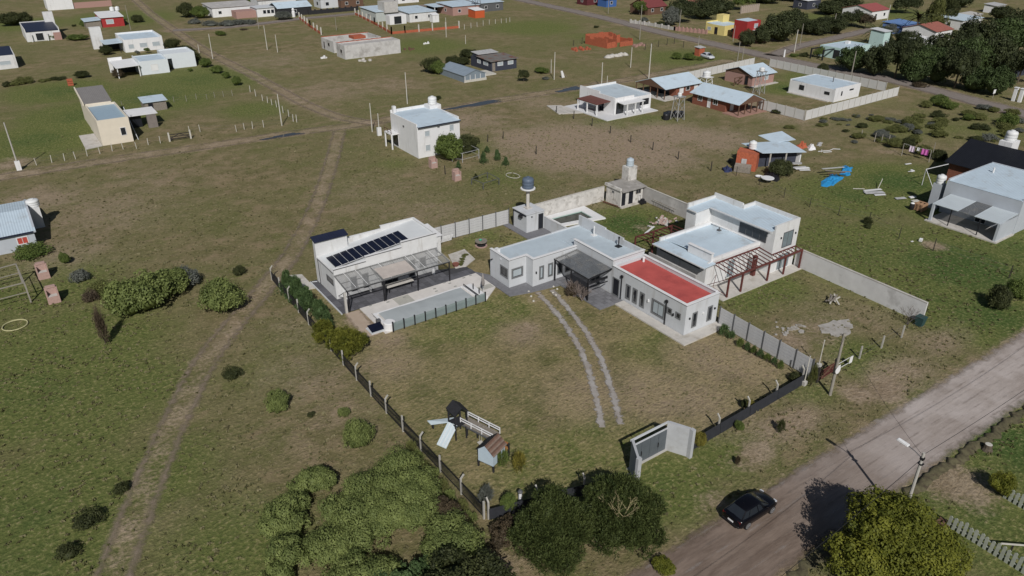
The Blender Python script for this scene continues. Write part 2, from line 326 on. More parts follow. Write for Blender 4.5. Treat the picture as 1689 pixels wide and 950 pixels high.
I = np.arange((ny-1)*(nx-1)); i0 = (I//(nx-1))*nx+I % (nx-1); Q = np.stack([i0, i0+1, i0+nx+1, i0+nx], 1)
me.loops.add(Q.size); me.loops.foreach_set('vertex_index', Q.ravel().astype(np.int32)); me.polygons.add(len(Q)); me.polygons.foreach_set('loop_start', (np.arange(len(Q))*4).astype(np.int32))
me.update(calc_edges=True); me.polygons.foreach_set('use_smooth', [True]*len(Q))
lawn_a = sm((XX-19.9)/1.2)*sm((53-XX)/1.2)*sm((YY-29)/1.5)*sm((72-YY)/2)
for nm, a in (('dirt', dirt), ('green', green), ('dry', dry), ('lawn', lawn_a)):
    at = me.attributes.new(nm, 'FLOAT', 'POINT'); at.data.foreach_set('value', a.astype(np.float32))
gm = bpy.data.materials.new('meadow_ground'); gm.use_nodes = True; n = gm.node_tree.nodes; l = gm.node_tree.links; gb = n['Principled BSDF']; gb.inputs['Roughness'].default_value = .95; gb.inputs['Specular IOR Level'].default_value = .1
tc = n.new('ShaderNodeTexCoord')
def nz(scale, det=6, ro=.6, st=None):
    q = n.new('ShaderNodeTexNoise'); q.inputs['Scale'].default_value = scale; q.inputs['Detail'].default_value = det; q.inputs['Roughness'].default_value = ro
    if st:
        mp = n.new('ShaderNodeMapping'); mp.inputs['Rotation'].default_value = (0,0,R(st[0])); mp.inputs['Scale'].default_value = (1, st[1], 1); l.new(tc.outputs['Object'], mp.inputs[0]); l.new(mp.outputs[0], q.inputs['Vector'])
    else: l.new(tc.outputs['Object'], q.inputs['Vector'])
    return q.outputs[0]
def rng(v, a, b, c=0., d=1.):
    q = n.new('ShaderNodeMapRange'); q.interpolation_type = 'SMOOTHSTEP'
    for k, x in zip((1,2,3,4), (a,b,c,d)): q.inputs[k].default_value = x
    l.new(v, q.inputs[0]); return q.outputs[0]
def mth(op, a, b):
    q = n.new('ShaderNodeMath'); q.operation = op
    for k, x in enumerate((a,b)):
        if isinstance(x, (int,float)): q.inputs[k].default_value = x
        else: l.new(x, q.inputs[k])
    return q.outputs[0]
def mixc(f, a, b):
    q = n.new('ShaderNodeMix'); q.data_type = 'RGBA'
    for k, x in ((6,a),(7,b)):
        if isinstance(x, tuple): q.inputs[k].default_value = (*x,1)
        else: l.new(x, q.inputs[k])
    if isinstance(f, (int,float)): q.inputs[0].default_value = f
    else: l.new(f, q.inputs[0])
    return q.outputs[2]
def att(nm):
    q = n.new('ShaderNodeAttribute'); q.attribute_name = nm; return q.outputs['Fac']
big = nz(.055, 5, .55); mid = nz(.35, 7, .68); fine = nz(3.2, 6, .7); streak = nz(1.6, 7, .7, (-38, 3.2)); st2 = nz(5, 5, .7, (20, 2.2))
base = mixc(rng(mid, .34, .66), (0.146,0.143,0.053), (0.252,0.214,0.105))
base = mixc(rng(big, .38, .62), base, mixc(rng(streak, .38, .62), (0.122,0.140,0.043), (0.210,0.195,0.081)))
base = mixc(mth('MULTIPLY', rng(nz(.16, 8, .7, (35, 1.5)), .50, .64), .6), base, (0.111,0.134,0.034))
base = mixc(mth('MULTIPLY', rng(nz(.22, 7, .7, (15, 1.4)), .52, .66), .55), base, (0.288,0.231,0.122))
gmask = rng(mth('ADD', mth('MULTIPLY', att('green'), .95), mth('MULTIPLY', mth('ADD', mid, streak), .34)), .46, .80)
base = mixc(mth('MULTIPLY', gmask, .92), base, mixc(rng(fine, .35, .65), (0.090,0.128,0.029), (0.173,0.203,0.053)))
g2 = rng(mth('ADD', att('green'), mth('MULTIPLY', mth('ADD', mid, -.5), .6)), .58, .95)
base = mixc(mth('MULTIPLY', g2, .95), base, mixc(rng(fine, .35, .65), (0.043,0.086,0.018), (0.100,0.159,0.037)))
dmask = rng(mth('ADD', mth('MULTIPLY', att('dry'), .8), mth('MULTIPLY', mth('ADD', mid, st2), .42)), .50, .86)
base = mixc(mth('MULTIPLY', dmask, .92), base, mixc(rng(streak, .35, .65), (0.243,0.195,0.111), (0.392,0.328,0.203)))
base = mixc(mth('MULTIPLY', mth('MULTIPLY', att('lawn'), rng(mth('ADD', mid, streak), .85, 1.1)), .55), base, mixc(rng(fine, .35, .65), (0.226,0.214,0.077), (0.359,0.308,0.134)))
# fine blades, dead grass and darker tufts
base = mixc(mth('MULTIPLY', rng(fine, .53, .70), .55), base, (0.427,0.370,0.180))
base = mixc(mth('MULTIPLY', rng(st2, .45, .28), .7), base, (0.060,0.068,0.020))
base = mixc(mth('MULTIPLY', rng(nz(.9, 8, .75, (-30, 1.7)), .56, .66), .7), base, (0.068,0.086,0.022))
base = mixc(mth('MULTIPLY', rng(nz(1.3, 9, .8, (50, 1.3)), .60, .68), .8), base, (0.037,0.046,0.013))
tmask = rng(mth('ADD', att('dirt'), mth('MULTIPLY', mth('ADD', mth('ADD', mid, fine), -1.0), .75)), .34, .78)
hq = n.new('ShaderNodeMix'); hq.data_type = 'RGBA'; hq.blend_type = 'MULTIPLY'; hq.inputs[0].default_value = 1; hq.inputs[7].default_value = (1.02,.945,1.14,1); l.new(base, hq.inputs[6]); base = hq.outputs[2]
base = mixc(mth('MULTIPLY', tmask, .88), base, mixc(rng(mth('MULTIPLY', mth('ADD', fine, mid), .5), .38, .62), (0.226,0.166,0.111), (0.381,0.298,0.218)))
l.new(base, gb.inputs['Base Color'])
hh = mth('ADD', mth('MULTIPLY', fine, .8), mth('ADD', mth('MULTIPLY', streak, .45), mth('MULTIPLY', mid, 1.2)))
bp = n.new('ShaderNodeBump'); bp.inputs['Strength'].default_value = .9; bp.inputs['Distance'].default_value = .22; l.new(hh, bp.inputs['Height']); l.new(bp.outputs[0], gb.inputs['Normal'])
tag(mesh_obj('ground', me, gm), kind='structure')

# roads and tracks: ragged-edged sheets
def soil(name, c1, c2, c3, rag=.5, nscale=1.5, patch=0, along=0, soft=(-.02,.12), xg=None):
    m = bpy.data.materials.new(name); m.use_nodes = True; n = m.node_tree.nodes; l = m.node_tree.links; b = n['Principled BSDF']; b.inputs['Roughness'].default_value = .95; b.inputs['Specular IOR Level'].default_value = .1
    tc = n.new('ShaderNodeTexCoord'); mp = n.new('ShaderNodeMapping'); mp.inputs['Scale'].default_value = (.22,1,1) if along else (1,1,1); l.new(tc.outputs['Object'], mp.inputs[0])
    def nn(s, d=7):
        q = n.new('ShaderNodeTexNoise'); q.inputs['Scale'].default_value = s; q.inputs['Detail'].default_value = d; q.inputs['Roughness'].default_value = .68; l.new(mp.outputs[0] if s > .3 else tc.outputs['Object'], q.inputs['Vector']); return q.outputs[0]
    def mr(v, a, b_, c=0., d=1.):
        q = n.new('ShaderNodeMapRange')
        for k, x in zip((1,2,3,4), (a,b_,c,d)): q.inputs[k].default_value = x
        l.new(v, q.inputs[0]); return q.outputs[0]
    def mx(f, a, b_):
        q = n.new('ShaderNodeMix'); q.data_type = 'RGBA'
        for k, x in ((6,a),(7,b_)):
            if isinstance(x, tuple): q.inputs[k].default_value = (*x,1)
            else: l.new(x, q.inputs[k])
        l.new(f, q.inputs[0]); return q.outputs[2]
    c = mx(mr(nn(1.1), .3, .7), c1, c2); c = mx(mr(nn(.17, 4), .42, .68), c, c3); c = mx(mr(nn(9), .55, .8, 0, .5), c, tuple(v*1.35 for v in c2))
    if xg:   # compacted brown earth giving way to pale gravel along the street
        sp = n.new('ShaderNodeSeparateXYZ'); l.new(tc.outputs['Object'], sp.inputs[0]); ad = n.new('ShaderNodeMath'); ad.operation = 'MULTIPLY_ADD'; ad.inputs[1].default_value = 14; l.new(nn(.2), ad.inputs[0]); l.new(sp.outputs[0], ad.inputs[2]); c = mx(mr(ad.outputs[0], xg[0]+7, xg[1]+7, 1., 0.), c, mx(mr(nn(1.3), .35, .65), xg[2], xg[3]))
    l.new(c, b.inputs['Base Color'])
    e = n.new('ShaderNodeAttribute'); e.attribute_name = 'edge'
    q = n.new('ShaderNodeTexNoise'); q.inputs['Scale'].default_value = nscale; q.inputs['Detail'].default_value = 9; q.inputs['Roughness'].default_value = .7; l.new(tc.outputs['Object'], q.inputs['Vector'])
    s = n.new('ShaderNodeMath'); s.operation = 'MULTIPLY_ADD'; s.inputs[1].default_value = rag; l.new(q.outputs[0], s.inputs[0])
    s1 = n.new('ShaderNodeMath'); s1.operation = 'SUBTRACT'; s1.inputs[0].default_value = 1-rag*.5-patch; l.new(e.outputs['Fac'], s1.inputs[1]); l.new(s1.outputs[0], s.inputs[2])
    l.new(mr(s.outputs[0], *soft), b.inputs['Alpha'])
    bp = n.new('ShaderNodeBump'); bp.inputs['Strength'].default_value = .6; bp.inputs['Distance'].default_value = .06; l.new(nn(3), bp.inputs['Height']); l.new(bp.outputs[0], b.inputs['Normal'])
    return m
def strips(name, lines, z, m, kind='structure', nw=6):
    """each line: (points, left offset, right offset)"""
    vs = []; fs = []; ed = []
    for pts, o0, o1 in lines:
        P = [Vector((*p,0)) for p in pts]; R2 = []
        for a, b in zip(P[:-1], P[1:]):
            k = max(1, int((b-a).length/2.5)); R2 += [a.lerp(b, i/k) for i in range(k)]
        R2.append(P[-1])
        # smooth
        for _ in range(4): R2 = [R2[0]]+[(R2[i-1]+R2[i]*2+R2[i+1])/4 for i in range(1, len(R2)-1)]+[R2[-1]]
        st = len(vs)
        for i, p in enumerate(R2):
            d = (R2[min(i+1, len(R2)-1)]-R2[max(i-1, 0)]).normalized(); nn = Vector((-d.y, d.x, 0))
            for j in range(nw+1):
                t = j/nw; q = p+nn*(o0+(o1-o0)*t); vs.append((q.x, q.y, z)); ed.append(abs(2*t-1))
        for i in range(len(R2)-1):
            for j in range(nw):
                a = st+i*(nw+1)+j; fs.append((a, a+1, a+nw+2, a+nw+1))
    me = bpy.data.meshes.new(name); me.from_pydata(vs, [], fs); me.update(); at = me.attributes.new('edge', 'FLOAT', 'POINT'); at.data.foreach_set('value', np.array(ed, np.float32))
    o = mesh_obj(name, me, m); return tag(o, kind=kind)
ROADM = soil('gravel_road', (.26,.218,.192), (.40,.348,.318), (.46,.41,.385), .7, .8, .05, 1, (-.05,.2), (36, 56, (.145,.108,.086), (.235,.182,.148)))
FROAD = soil('far_gravel_road', (.18,.155,.138), (.27,.235,.215), (.22,.19,.17), 1.0, .4, .1, 0, (-.1,.4))
RUTM = soil('rut_soil', (.20,.155,.115), (.30,.245,.19), (.25,.20,.15), 2.8, 1.3, .72, 0, (-.35,.7))
RUT2 = soil('faint_rut_soil', (.18,.14,.105), (.28,.23,.18), (.24,.195,.15), 2.8, .8, .8, 0, (-.3,.7))
DRIVE = soil('worn_concrete_wheel_track', (.27,.245,.22), (.43,.41,.395), (.30,.26,.225), 2.6, 1.7, .4, 0, (-.1,.3))
strips('road', [([(-120,19.9),(-20,19.9),(20,20.0),(48,19.9),(75,19.5),(120,19.3),(300,19.0)], 2.9, -2.95)], .012, ROADM, nw=10)
strips('gravel_road', [(ROAD_FAR, 3.6, -3.6), (ROAD_UP, 2.6, -2.6), (ROAD_SIDE, 2.6, -2.6)], .02, FROAD)
strips('dirt_track', [(T_MAIN[:7], 1.6, .35), (T_MAIN[:7], -.35, -1.7)], .008, RUTM)
strips('dirt_track', [(T_MAIN[6:], 1.6, .35), (T_MAIN[6:], -.35, -1.7)], .008, RUT2)
strips('dirt_track', [(T_STREET, 2.4, 1.0), (T_STREET, -.6, -2.2)], .010, RUT2)
strips('dirt_track', [(T_TOP, 1.9, .5), (T_TOP, -.5, -1.9)], .011, RUTM)
D1 = [G(*p) for p in ((886,482),(905,500),(940,540),(962,570),(975,605),(985,650),(994,705))]; D2 = [G(*p) for p in ((910,478),(930,500),(972,545),(993,580),(1005,620),(1015,655),(1024,700))]
strips('driveway', [(D1, .52, -.52), (D2, .52, -.52)], .012, DRIVE)
SANDM = soil('bare_sand', (.36,.28,.215), (.46,.375,.30), (.40,.32,.25), 1.2, 1.5, .1, 0, (-.1,.3))
strips('sand_patch', [([(24.1,58.0),(24.3,60.5),(24.4,63.5)], 1.15, -.75)], .016, SANDM)
WHEEL = soil('wheel_mark', (.19,.155,.132), (.27,.225,.195), (.23,.19,.165), 2.2, .5, 1.12, 1, (-.3,.9)); PALEG = soil('pale_gravel_ridge', (.34,.30,.275), (.47,.425,.395), (.40,.36,.335), 2.4, .6, 1.12, 1, (-.3,.9))
RL = [(-120,19.9),(-20,19.9),(20,20.0),(48,19.9),(75,19.5),(120,19.3),(300,19.0)]
strips('wheel_ruts', [(RL, 1.9, 1.2), (RL, .35, -.35), (RL, -.5, -1.1), (RL, -1.9, -2.5)], .018, WHEEL); strips('gravel_ridges', [(RL, 2.9, 2.0), (RL, 1.1, .4), (RL, -1.1, -1.8)], .023, PALEG)
# cut bank along the near side of the road
bk = MB(); rr = random.Random(3); prev = None; bx = 30.0; row = []
while bx < 260:
    y = 16.75-(bx-48)*.012+rr.uniform(-.28,.28); h = rr.uniform(.09,.2) if bx > 44 else .03; row.append((bx, y, h)); bx += .45 if bx < 90 else 1.5
for i, (x, y, h) in enumerate(row):
    bk.v += [(x, y+.12, -.05), (x+.05, y, h*.75), (x, y-.12, h), (x, y-.3, h*.7), (x, y-.75, -.06)]
    if i:
        k = 5*i
        for j in range(4): bk.f.append((k+j, k+j-5, k+j-4, k+j+1))
BANKM = mat('turf_bank', (.06,.054,.03), .95, .3, 2.2, .8, 3, c2=(.14,.125,.07), stain=((.05,.036,.026), 1.6, .5, .8))
tag(obj('road_bank', bk, BANKM, smooth=True), kind='structure')
def pad(name, poly, z, m, th=.09):   # paved area, a slab standing a little above the soil
    return tag(obj(name, MB().prism(poly, -.06, z), m), kind='structure')
def rect(x0, y0, x1, y1): return [(x0,y0),(x1,y0),(x1,y1),(x0,y1)]
# puddles on the far street
for nm, pts in (('puddle', [(440,228),(458,222),(500,219),(470,227)]), ('puddle', [(745,178),(770,170),(830,165),(800,172),(770,177)]), ('puddle', [(912,148),(935,143),(975,146),(950,150)])):
    P = [G(*p) for p in pts]; pb = MB(); c = np.mean(P, 0); ring = []
    for k in range(28):
        t = 2*math.pi*k/28; ex = max(abs(p[0]-c[0]) for p in P); ey = max(abs(p[1]-c[1]) for p in P); q = 1+.25*math.sin(3*t+len(pts))+.15*math.sin(7*t)
        ring.append((c[0]+ex*q*math.cos(t), c[1]+ey*.55*q*math.sin(t)))
    tag(obj(nm, MB().prism(ring, -.05, .018), MUD), kind='structure')
# ---------------------------------------------------------------- vegetation
def _ico():
    t = (1+5**.5)/2; v = np.array([(-1,t,0),(1,t,0),(-1,-t,0),(1,-t,0),(0,-1,t),(0,1,t),(0,-1,-t),(0,1,-t),(t,0,-1),(t,0,1),(-t,0,-1),(-t,0,1)], float); v /= np.linalg.norm(v[0])
    f = [(0,11,5),(0,5,1),(0,1,7),(0,7,10),(0,10,11),(1,5,9),(5,11,4),(11,10,2),(10,7,6),(7,1,8),(3,9,4),(3,4,2),(3,2,6),(3,6,8),(3,8,9),(4,9,5),(2,4,11),(6,2,10),(8,6,7),(9,8,1)]
    v = list(map(tuple, v)); cache = {}
    def mid(a, b):
        k = (min(a,b), max(a,b))
        if k not in cache: p = (np.array(v[a])+np.array(v[b]))/2; v.append(tuple(p/np.linalg.norm(p))); cache[k] = len(v)-1
        return cache[k]
    g = []
    for a, b, c in f: x, y, z = mid(a,b), mid(b,c), mid(c,a); g += [(a,x,z),(b,y,x),(c,z,y),(x,y,z)]
    return np.array(v), np.array(g)
ICV, ICF = _ico()
def sublobes(lobes, k, rng, rs=(.28,.42), zmin=-.35, out=.78):
    """lobes: (cx,cy,cz,rx,ry,rz). k small puffs spread over each lobe's surface"""
    S = []
    for (cx,cy,cz,rx,ry,rz) in lobes:
        m = 0
        while m < k:
            d = rng.normal(size=3); d /= np.linalg.norm(d)
            if d[2] < zmin: continue
            r = rng.uniform(*rs)*min(rx,ry,rz)*rng.choice([.65,.9,1.25]); q = out*rng.uniform(.68,1.18)
            S.append((cx+d[0]*rx*q, cy+d[1]*ry*q, cz+d[2]*rz*q, r, r, r*.9, rng.uniform(0,1), cx, cy, cz)); m += 1
    return S
def leaf_mesh(name, subs, nleaf, leaf, seed, up=.3, rnd=.75, asp=.6, core=.8, lobes=(), shell=.55, pt=False):
    rng = np.random.default_rng(seed); S = np.array(subs); w = S[:,3]**2; w /= w.sum(); idx = rng.choice(len(S), nleaf, p=w); s = S[idx]
    d = rng.normal(size=(nleaf,3)); d /= np.linalg.norm(d,axis=1)[:,None]
    oc = s[:,:3]-s[:,7:10]; oc /= np.linalg.norm(oc,axis=1)[:,None]+1e-9
    flip = (d*oc).sum(1) < -.35; d[flip] *= -1
    rad = shell+(1-shell)*rng.random(nleaf)**.5; rad *= 1+.55*rng.random(nleaf)**5
    P = s[:,:3]+d*s[:,3:6]*rad[:,None]
    N = d*(1-rnd)+rng.normal(size=(nleaf,3))*rnd*.6+np.array([0,0,up]); N /= np.linalg.norm(N,axis=1)[:,None]
    T = np.cross(N, rng.normal(size=(nleaf,3))); T /= np.linalg.norm(T,axis=1)[:,None]; 
    if pt:   # leaves along the outward/upward direction (needles, blades)
        T = d*.8+np.array([0,0,.5])+rng.normal(size=(nleaf,3))*.35; T /= np.linalg.norm(T,axis=1)[:,None]; N = np.cross(T, rng.normal(size=(nleaf,3))); N /= np.linalg.norm(N,axis=1)[:,None]
    B = np.cross(N, T); L = leaf*rng.uniform(.55,1.35,nleaf)[:,None]; Wd = L*asp
    V = np.stack([P-T*L*.5, P+B*Wd*.5+N*L*.08, P+T*L*.5, P-B*Wd*.5+N*L*.08], 1).reshape(-1,3)
    tint = np.clip(.68*s[:,6]+.32*rng.random(nleaf)+rng.normal(size=nleaf)*.05, 0, 1)
    F = np.arange(nleaf*4).reshape(-1,4); tv = np.repeat(tint, 4)
    vs = [V]; fq = F; tri = []; tt = [tv]; off = len(V)
    if core:
        for (cx,cy,cz,rx,ry,rz) in [tuple(x[:6]) for x in lobes]:
            c = ICV*np.array([rx,ry,rz])*core*(1+.08*rng.normal(size=(len(ICV),1)))+np.array([cx,cy,cz]); c[:,2] = np.maximum(c[:,2], .02*rz)
            vs.append(c); tri.append(ICF+off); off += len(c); tt.append(np.full(len(c), .4))
    V = np.concatenate(vs); tv = np.concatenate(tt); tri = np.concatenate(tri) if tri else np.zeros((0,3), int)
    me = bpy.data.meshes.new(name); me.vertices.add(len(V)); me.vertices.foreach_set('co', V.ravel())
    lv = np.concatenate([fq.ravel(), tri.ravel()]).astype(np.int32); me.loops.add(len(lv)); me.loops.foreach_set('vertex_index', lv)
    ls = np.concatenate([np.arange(len(fq))*4, len(fq)*4+np.arange(len(tri))*3]).astype(np.int32); me.polygons.add(len(ls)); me.polygons.foreach_set('loop_start', ls)
    me.update(calc_edges=True); a = me.attributes.new('tint', 'FLOAT', 'POINT'); a.data.foreach_set('value', tv.astype(np.float32)); return me
def trunk_mb(h, r, limbs, seed=0, lean=0):
    rg = random.Random(seed); b = MB(); b.cyl((0,0,-.2), (lean*.4,0,h*.5), r, r*.75, 7); b.cyl((lean*.4,0,h*.48), (lean,0,h), r*.75, r*.35, 7)
    for i in range(limbs):
        a = 2*math.pi*i/limbs+rg.uniform(-.4,.4); z = h*rg.uniform(.3,.7); L = h*rg.uniform(.35,.55)
        b.cyl((lean*z/h,0,z), (lean*z/h+L*math.cos(a)*.8, L*math.sin(a)*.8, z+L*.6), r*.45, r*.15, 5)
    return b
UNIT = {}
def unit(kind, var):
    """unit crowns: radius 1 in x and y, height 1, base at z = 0"""
    key = (kind, var)
    if key in UNIT: return UNIT[key]
    rg = np.random.default_rng(100+var*17+len(kind)*3); sd = 50+var
    if kind == 'dome':     # dense shrub down to the ground
        lb = [(0,0,.36,.74,.74,.55)]+[(rg.uniform(-.4,.4), rg.uniform(-.4,.4), rg.uniform(.25,.5), .45,.45,.42) for _ in range(4)]
        me = leaf_mesh('shrub_leaves', sublobes(lb, 34, rg, (.22,.4), -.1), 8500, .072, sd, lobes=lb, core=.6, rnd=.6)
    elif kind == 'round':  # broad tree crown
        lb = [(0,0,.6,.66,.66,.36)]+[(.55*math.cos(a)*rg.uniform(.7,1.1), .55*math.sin(a)*rg.uniform(.7,1.1), rg.uniform(.42,.7), .42,.42,.27) for a in np.linspace(0,6.28,6)[:-1]]
        me = leaf_mesh('tree_leaves', sublobes(lb, 22, rg, (.35,.55), -.5), 9000, .062, sd, lobes=lb, core=.5, rnd=.6)
    elif kind == 'cone':   # conifer
        lb = [(rg.uniform(-.05,.05), rg.uniform(-.05,.05), .1+.8*k/7, .95*(1-k/7.6), .95*(1-k/7.6), .13) for k in range(7)]
        me = leaf_mesh('conifer_leaves', sublobes(lb, 16, rg, (.6,1.1), -.6), 4200, .10, sd, lobes=[(0,0,.35,.5,.5,.36),(0,0,.7,.25,.25,.3)], core=.7, pt=True, asp=.3)
    elif kind == 'tuft':   # loose spiky clump
        lb = [(0,0,.3,.5,.5,.45)]
        me = leaf_mesh('tuft_leaves', sublobes(lb, 26, rg, (.35,.7), -.1), 900, .32, sd, core=0, pt=True, asp=.12, shell=.2)
    elif kind == 'low':    # flat spreading scrub
        lb = [(0,0,.2,.8,.8,.5)]+[(rg.uniform(-.5,.5), rg.uniform(-.5,.5), .2, .45,.45,.5) for _ in range(3)]
        me = leaf_mesh('scrub_leaves', sublobes(lb, 18, rg, (.35,.55), -.05), 3000, .09, sd, lobes=lb, core=.55, rnd=.6)
    UNIT[key] = me; return me
MESHCOPY = {}
def unit_mat(kind, var, m):
    k = (kind, var, m.name)
    if k not in MESHCOPY:
        me = unit(kind, var).copy(); me.materials.clear(); me.materials.append(m); MESHCOPY[k] = me
    return MESHCOPY[k]
NV = {'dome':4, 'round':4, 'cone':3, 'tuft':3, 'low':3}
vrg = random.Random(11)
def plant(name, label, cat, px, py, ty, hw, kind='dome', m=None, group=None, trunk=None, z=0, hmin=.25, depth=1.0, pos=None, dims=None):
    """a plant whose foot is seen at photo pixel (px,py), its top at height ty and its half-width hw pixels"""
    if pos: x, y = pos; rad, h = dims
    else:
        x, y = G(px, py); rad = hw/PXM(x, y); h = max(hmin, HT(px, py, ty))
        # the foot of a bushy plant is seen at its near edge: move its centre back by part of its radius
        ux, uy = math.sin(YAW), math.cos(YAW); x += ux*rad*.6*depth; y += uy*rad*.6*depth
        h = max(hmin, h*(.72 if kind in ('dome','low') else .86))
    t = thing(name, label, cat, x, y, z, group)
    me = unit_mat(kind, vrg.randrange(NV[kind]), m or LF_DARK)
    c = bpy.data.objects.new('foliage' if kind in ('dome','tuft','low') else 'crown', me); COL.objects.link(c); c.parent = t; c.scale = (rad, rad*vrg.uniform(.85,1.15), h); c.rotation_euler = (0,0,vrg.uniform(0,6.28))
    if kind in ('round','cone'):
        o = obj('trunk', MB().cyl((0,0,-.15), (0,0,h*.62), max(.07,h*.028), max(.04,h*.014), 6), BARK); o.parent = t
    else:
        s = MB()
        for k in range(4): a = 1.57*k+.4; s.cyl((0,0,-.1), (rad*.3*math.cos(a), rad*.3*math.sin(a), h*.45), .035, .015, 4)
        o = obj('stem', s, BARK); o.parent = t
    return t
def big_plant(name, label, cat, x, y, lobes, nleaf, leaf, seed, m, puffs=34, rs=(.26,.42), trunk=None, core=.78, part='crown', **kw):
    rg = np.random.default_rng(seed); t = thing(name, label, cat, x, y)
    me = leaf_mesh(part, sublobes(lobes, puffs, rg, rs, kw.pop('zmin', -.3)), nleaf, leaf, seed, lobes=lobes, core=core, **kw)
    o = mesh_obj(part, me, m); o.parent = t
    if trunk: q = obj('trunk', trunk, BARK); q.parent = t
    return t
def L(cx, cy, cz, r, rz=None): return (cx, cy, cz, r, r, rz or r)
# ---------------------------------------------------------------- building helpers
def window(t, face, plane, u0, u1, z0, z1, fm=None, gm=None, fr=.09, mull=0, name='window', pm=None, proud=.05, sash=0):
    """face '-y' (u is x) or '-x' (u is y); a raised frame with its pane set back inside"""
    fm = fm or FRAME; gm = gm or GLASS; b = MB(); u0, u1 = min(u0,u1), max(u0,u1); p0, p1 = plane-proud, plane+.02
    def bx(a, c, d, e, q0=p0, q1=p1, mb=b):
        if face == '-y': mb.box(a, q0, d, c, q1, e)
        else: mb.box(q0, a, d, q1, c, e)
    bx(u0, u1, z0, z0+fr); bx(u0, u1, z1-fr, z1); bx(u0, u0+fr, z0+fr, z1-fr); bx(u1-fr, u1, z0+fr, z1-fr)
    for k in range(mull): c = u0+(u1-u0)*(k+1)/(mull+1); bx(c-.025, c+.025, z0+fr, z1-fr, p0+.02)
    w = obj(name, b, fm, t); g = MB(); bx(u0+fr, u1-fr, z0+fr, z1-fr, plane-.012, plane+.01, g)
    obj('pane' if name == 'window' else 'leaf', g, gm, w)
    if sash:
        s_ = MB(); a_, c_, d_, e_ = u0+fr, u1-fr, z0+fr, z1-fr; k_ = .055
        for q in ((a_,c_,d_,d_+k_),(a_,c_,e_-k_,e_),(a_,a_+k_,d_+k_,e_-k_),(c_-k_,c_,d_+k_,e_-k_)): bx(*q, plane-.03, plane-.013, s_)
        obj('sash', s_, BLACK, w)
    return w
def ring(t, x0, y0, x1, y1, h, wm, th=.18, hb=None, hl=None, hr=None, z0=-.1, name='wall'):
    """four walls; heights front h, back hb, left hl, right hr"""
    b = MB(); hb = hb or h; hl = hl or h; hr = hr or h
    b.box(x0, y0, z0, x1, y0+th, h); b.box(x0, y1-th, z0, x1, y1, hb); b.box(x0, y0+th, z0, x0+th, y1-th, hl); b.box(x1-th, y0+th, z0, x1, y1-th, hr)
    return obj(name, b, wm, t)
def flat(t, x0, y0, x1, y1, z, rm, th=.12, name='roof', zl=None, zr=None, zb=None, inset=.18):
    """roof sheet; z front, optional heights at left/right or back"""
    a, b, c, d = (x0+inset,y0+inset), (x1-inset,y0+inset), (x1-inset,y1-inset), (x0+inset,y1-inset)
    if zl is not None: zs = (zl, zr, zr, zl)
    elif zb is not None: zs = (z, z, zb, zb)
    else: zs = (z,)*4
    return obj(name, MB().slab([(p[0],p[1],q) for p, q in zip((a,b,c,d), zs)], th), rm, t)
def gable(t, x0, y0, x1, y1, eave, ridge, wm, rm, axis='x', over=.4, th=.08, gm=None):
    """walls with gable ends; ridge along axis"""
    b = MB(); 
    if axis == 'x':
        ym = (y0+y1)/2; b.ext([(x0,y0,-.1),(x0,y0,eave),(x0,ym,ridge),(x0,y1,eave),(x0,y1,-.1)], (x1-x0,0,0)); obj('wall', b, wm, t)
        k = (ridge-eave)/(ym-y0); e = eave-k*over; r = MB(); s = .03
        r.slab([(x0-over,y0-over,e+s),(x1+over,y0-over,e+s),(x1+over,ym,ridge+s),(x0-over,ym,ridge+s)], th); r.slab([(x0-over,ym,ridge+s),(x1+over,ym,ridge+s),(x1+over,y1+over,e+s),(x0-over,y1+over,e+s)], th)
    else:
        xm = (x0+x1)/2; b.ext([(x0,y0,-.1),(x1,y0,-.1),(x1,y0,eave),(xm,y0,ridge),(x0,y0,eave)], (0,y1-y0,0)); obj('wall', b, wm, t)
        k = (ridge-eave)/(xm-x0); e = eave-k*over; r = MB(); s = .03
        r.slab([(x0-over,y0-over,e+s),(xm,y0-over,ridge+s),(xm,y1+over,ridge+s),(x0-over,y1+over,e+s)], th); r.slab([(xm,y0-over,ridge+s),(x1+over,y0-over,e+s),(x1+over,y1+over,e+s),(xm,y1+over,ridge+s)], th)
    return obj('roof', r, rm, t)
def posts(t, pts, h, m, w=.1, name='post'):
    for x, y in pts: obj(name, MB().box(x-w/2, y-w/2, -.1, x+w/2, y+w/2, h), m, t)
def tank(label, x, y, z, r, h, m, group=None):
    t = thing('water_tank', label, 'water tank', x, y, z, group)
    p = [(r*.93,z),(r,z+.06*h),(r,z+.24*h),(r*.96,z+.27*h),(r,z+.30*h),(r,z+.5*h),(r*.96,z+.53*h),(r,z+.56*h),(r,z+.74*h),(r*.86,z+.88*h),(r*.4,z+.94*h)]
    obj('tank_body', MB().lathe(x, y, p, 18), m, t, True); obj('lid', MB().lathe(x, y, [(r*.38,z+.93*h),(r*.38,z+h),(r*.3,z+1.02*h)], 14), m, t); return t
# ================================================================ the big house and its plot
FR3 = 3.36
t = thing('bungalow', 'pale grey bungalow with red flat roof wing and grey-blue roof wing', 'house', 48.65, 40.8); HOUSE = t
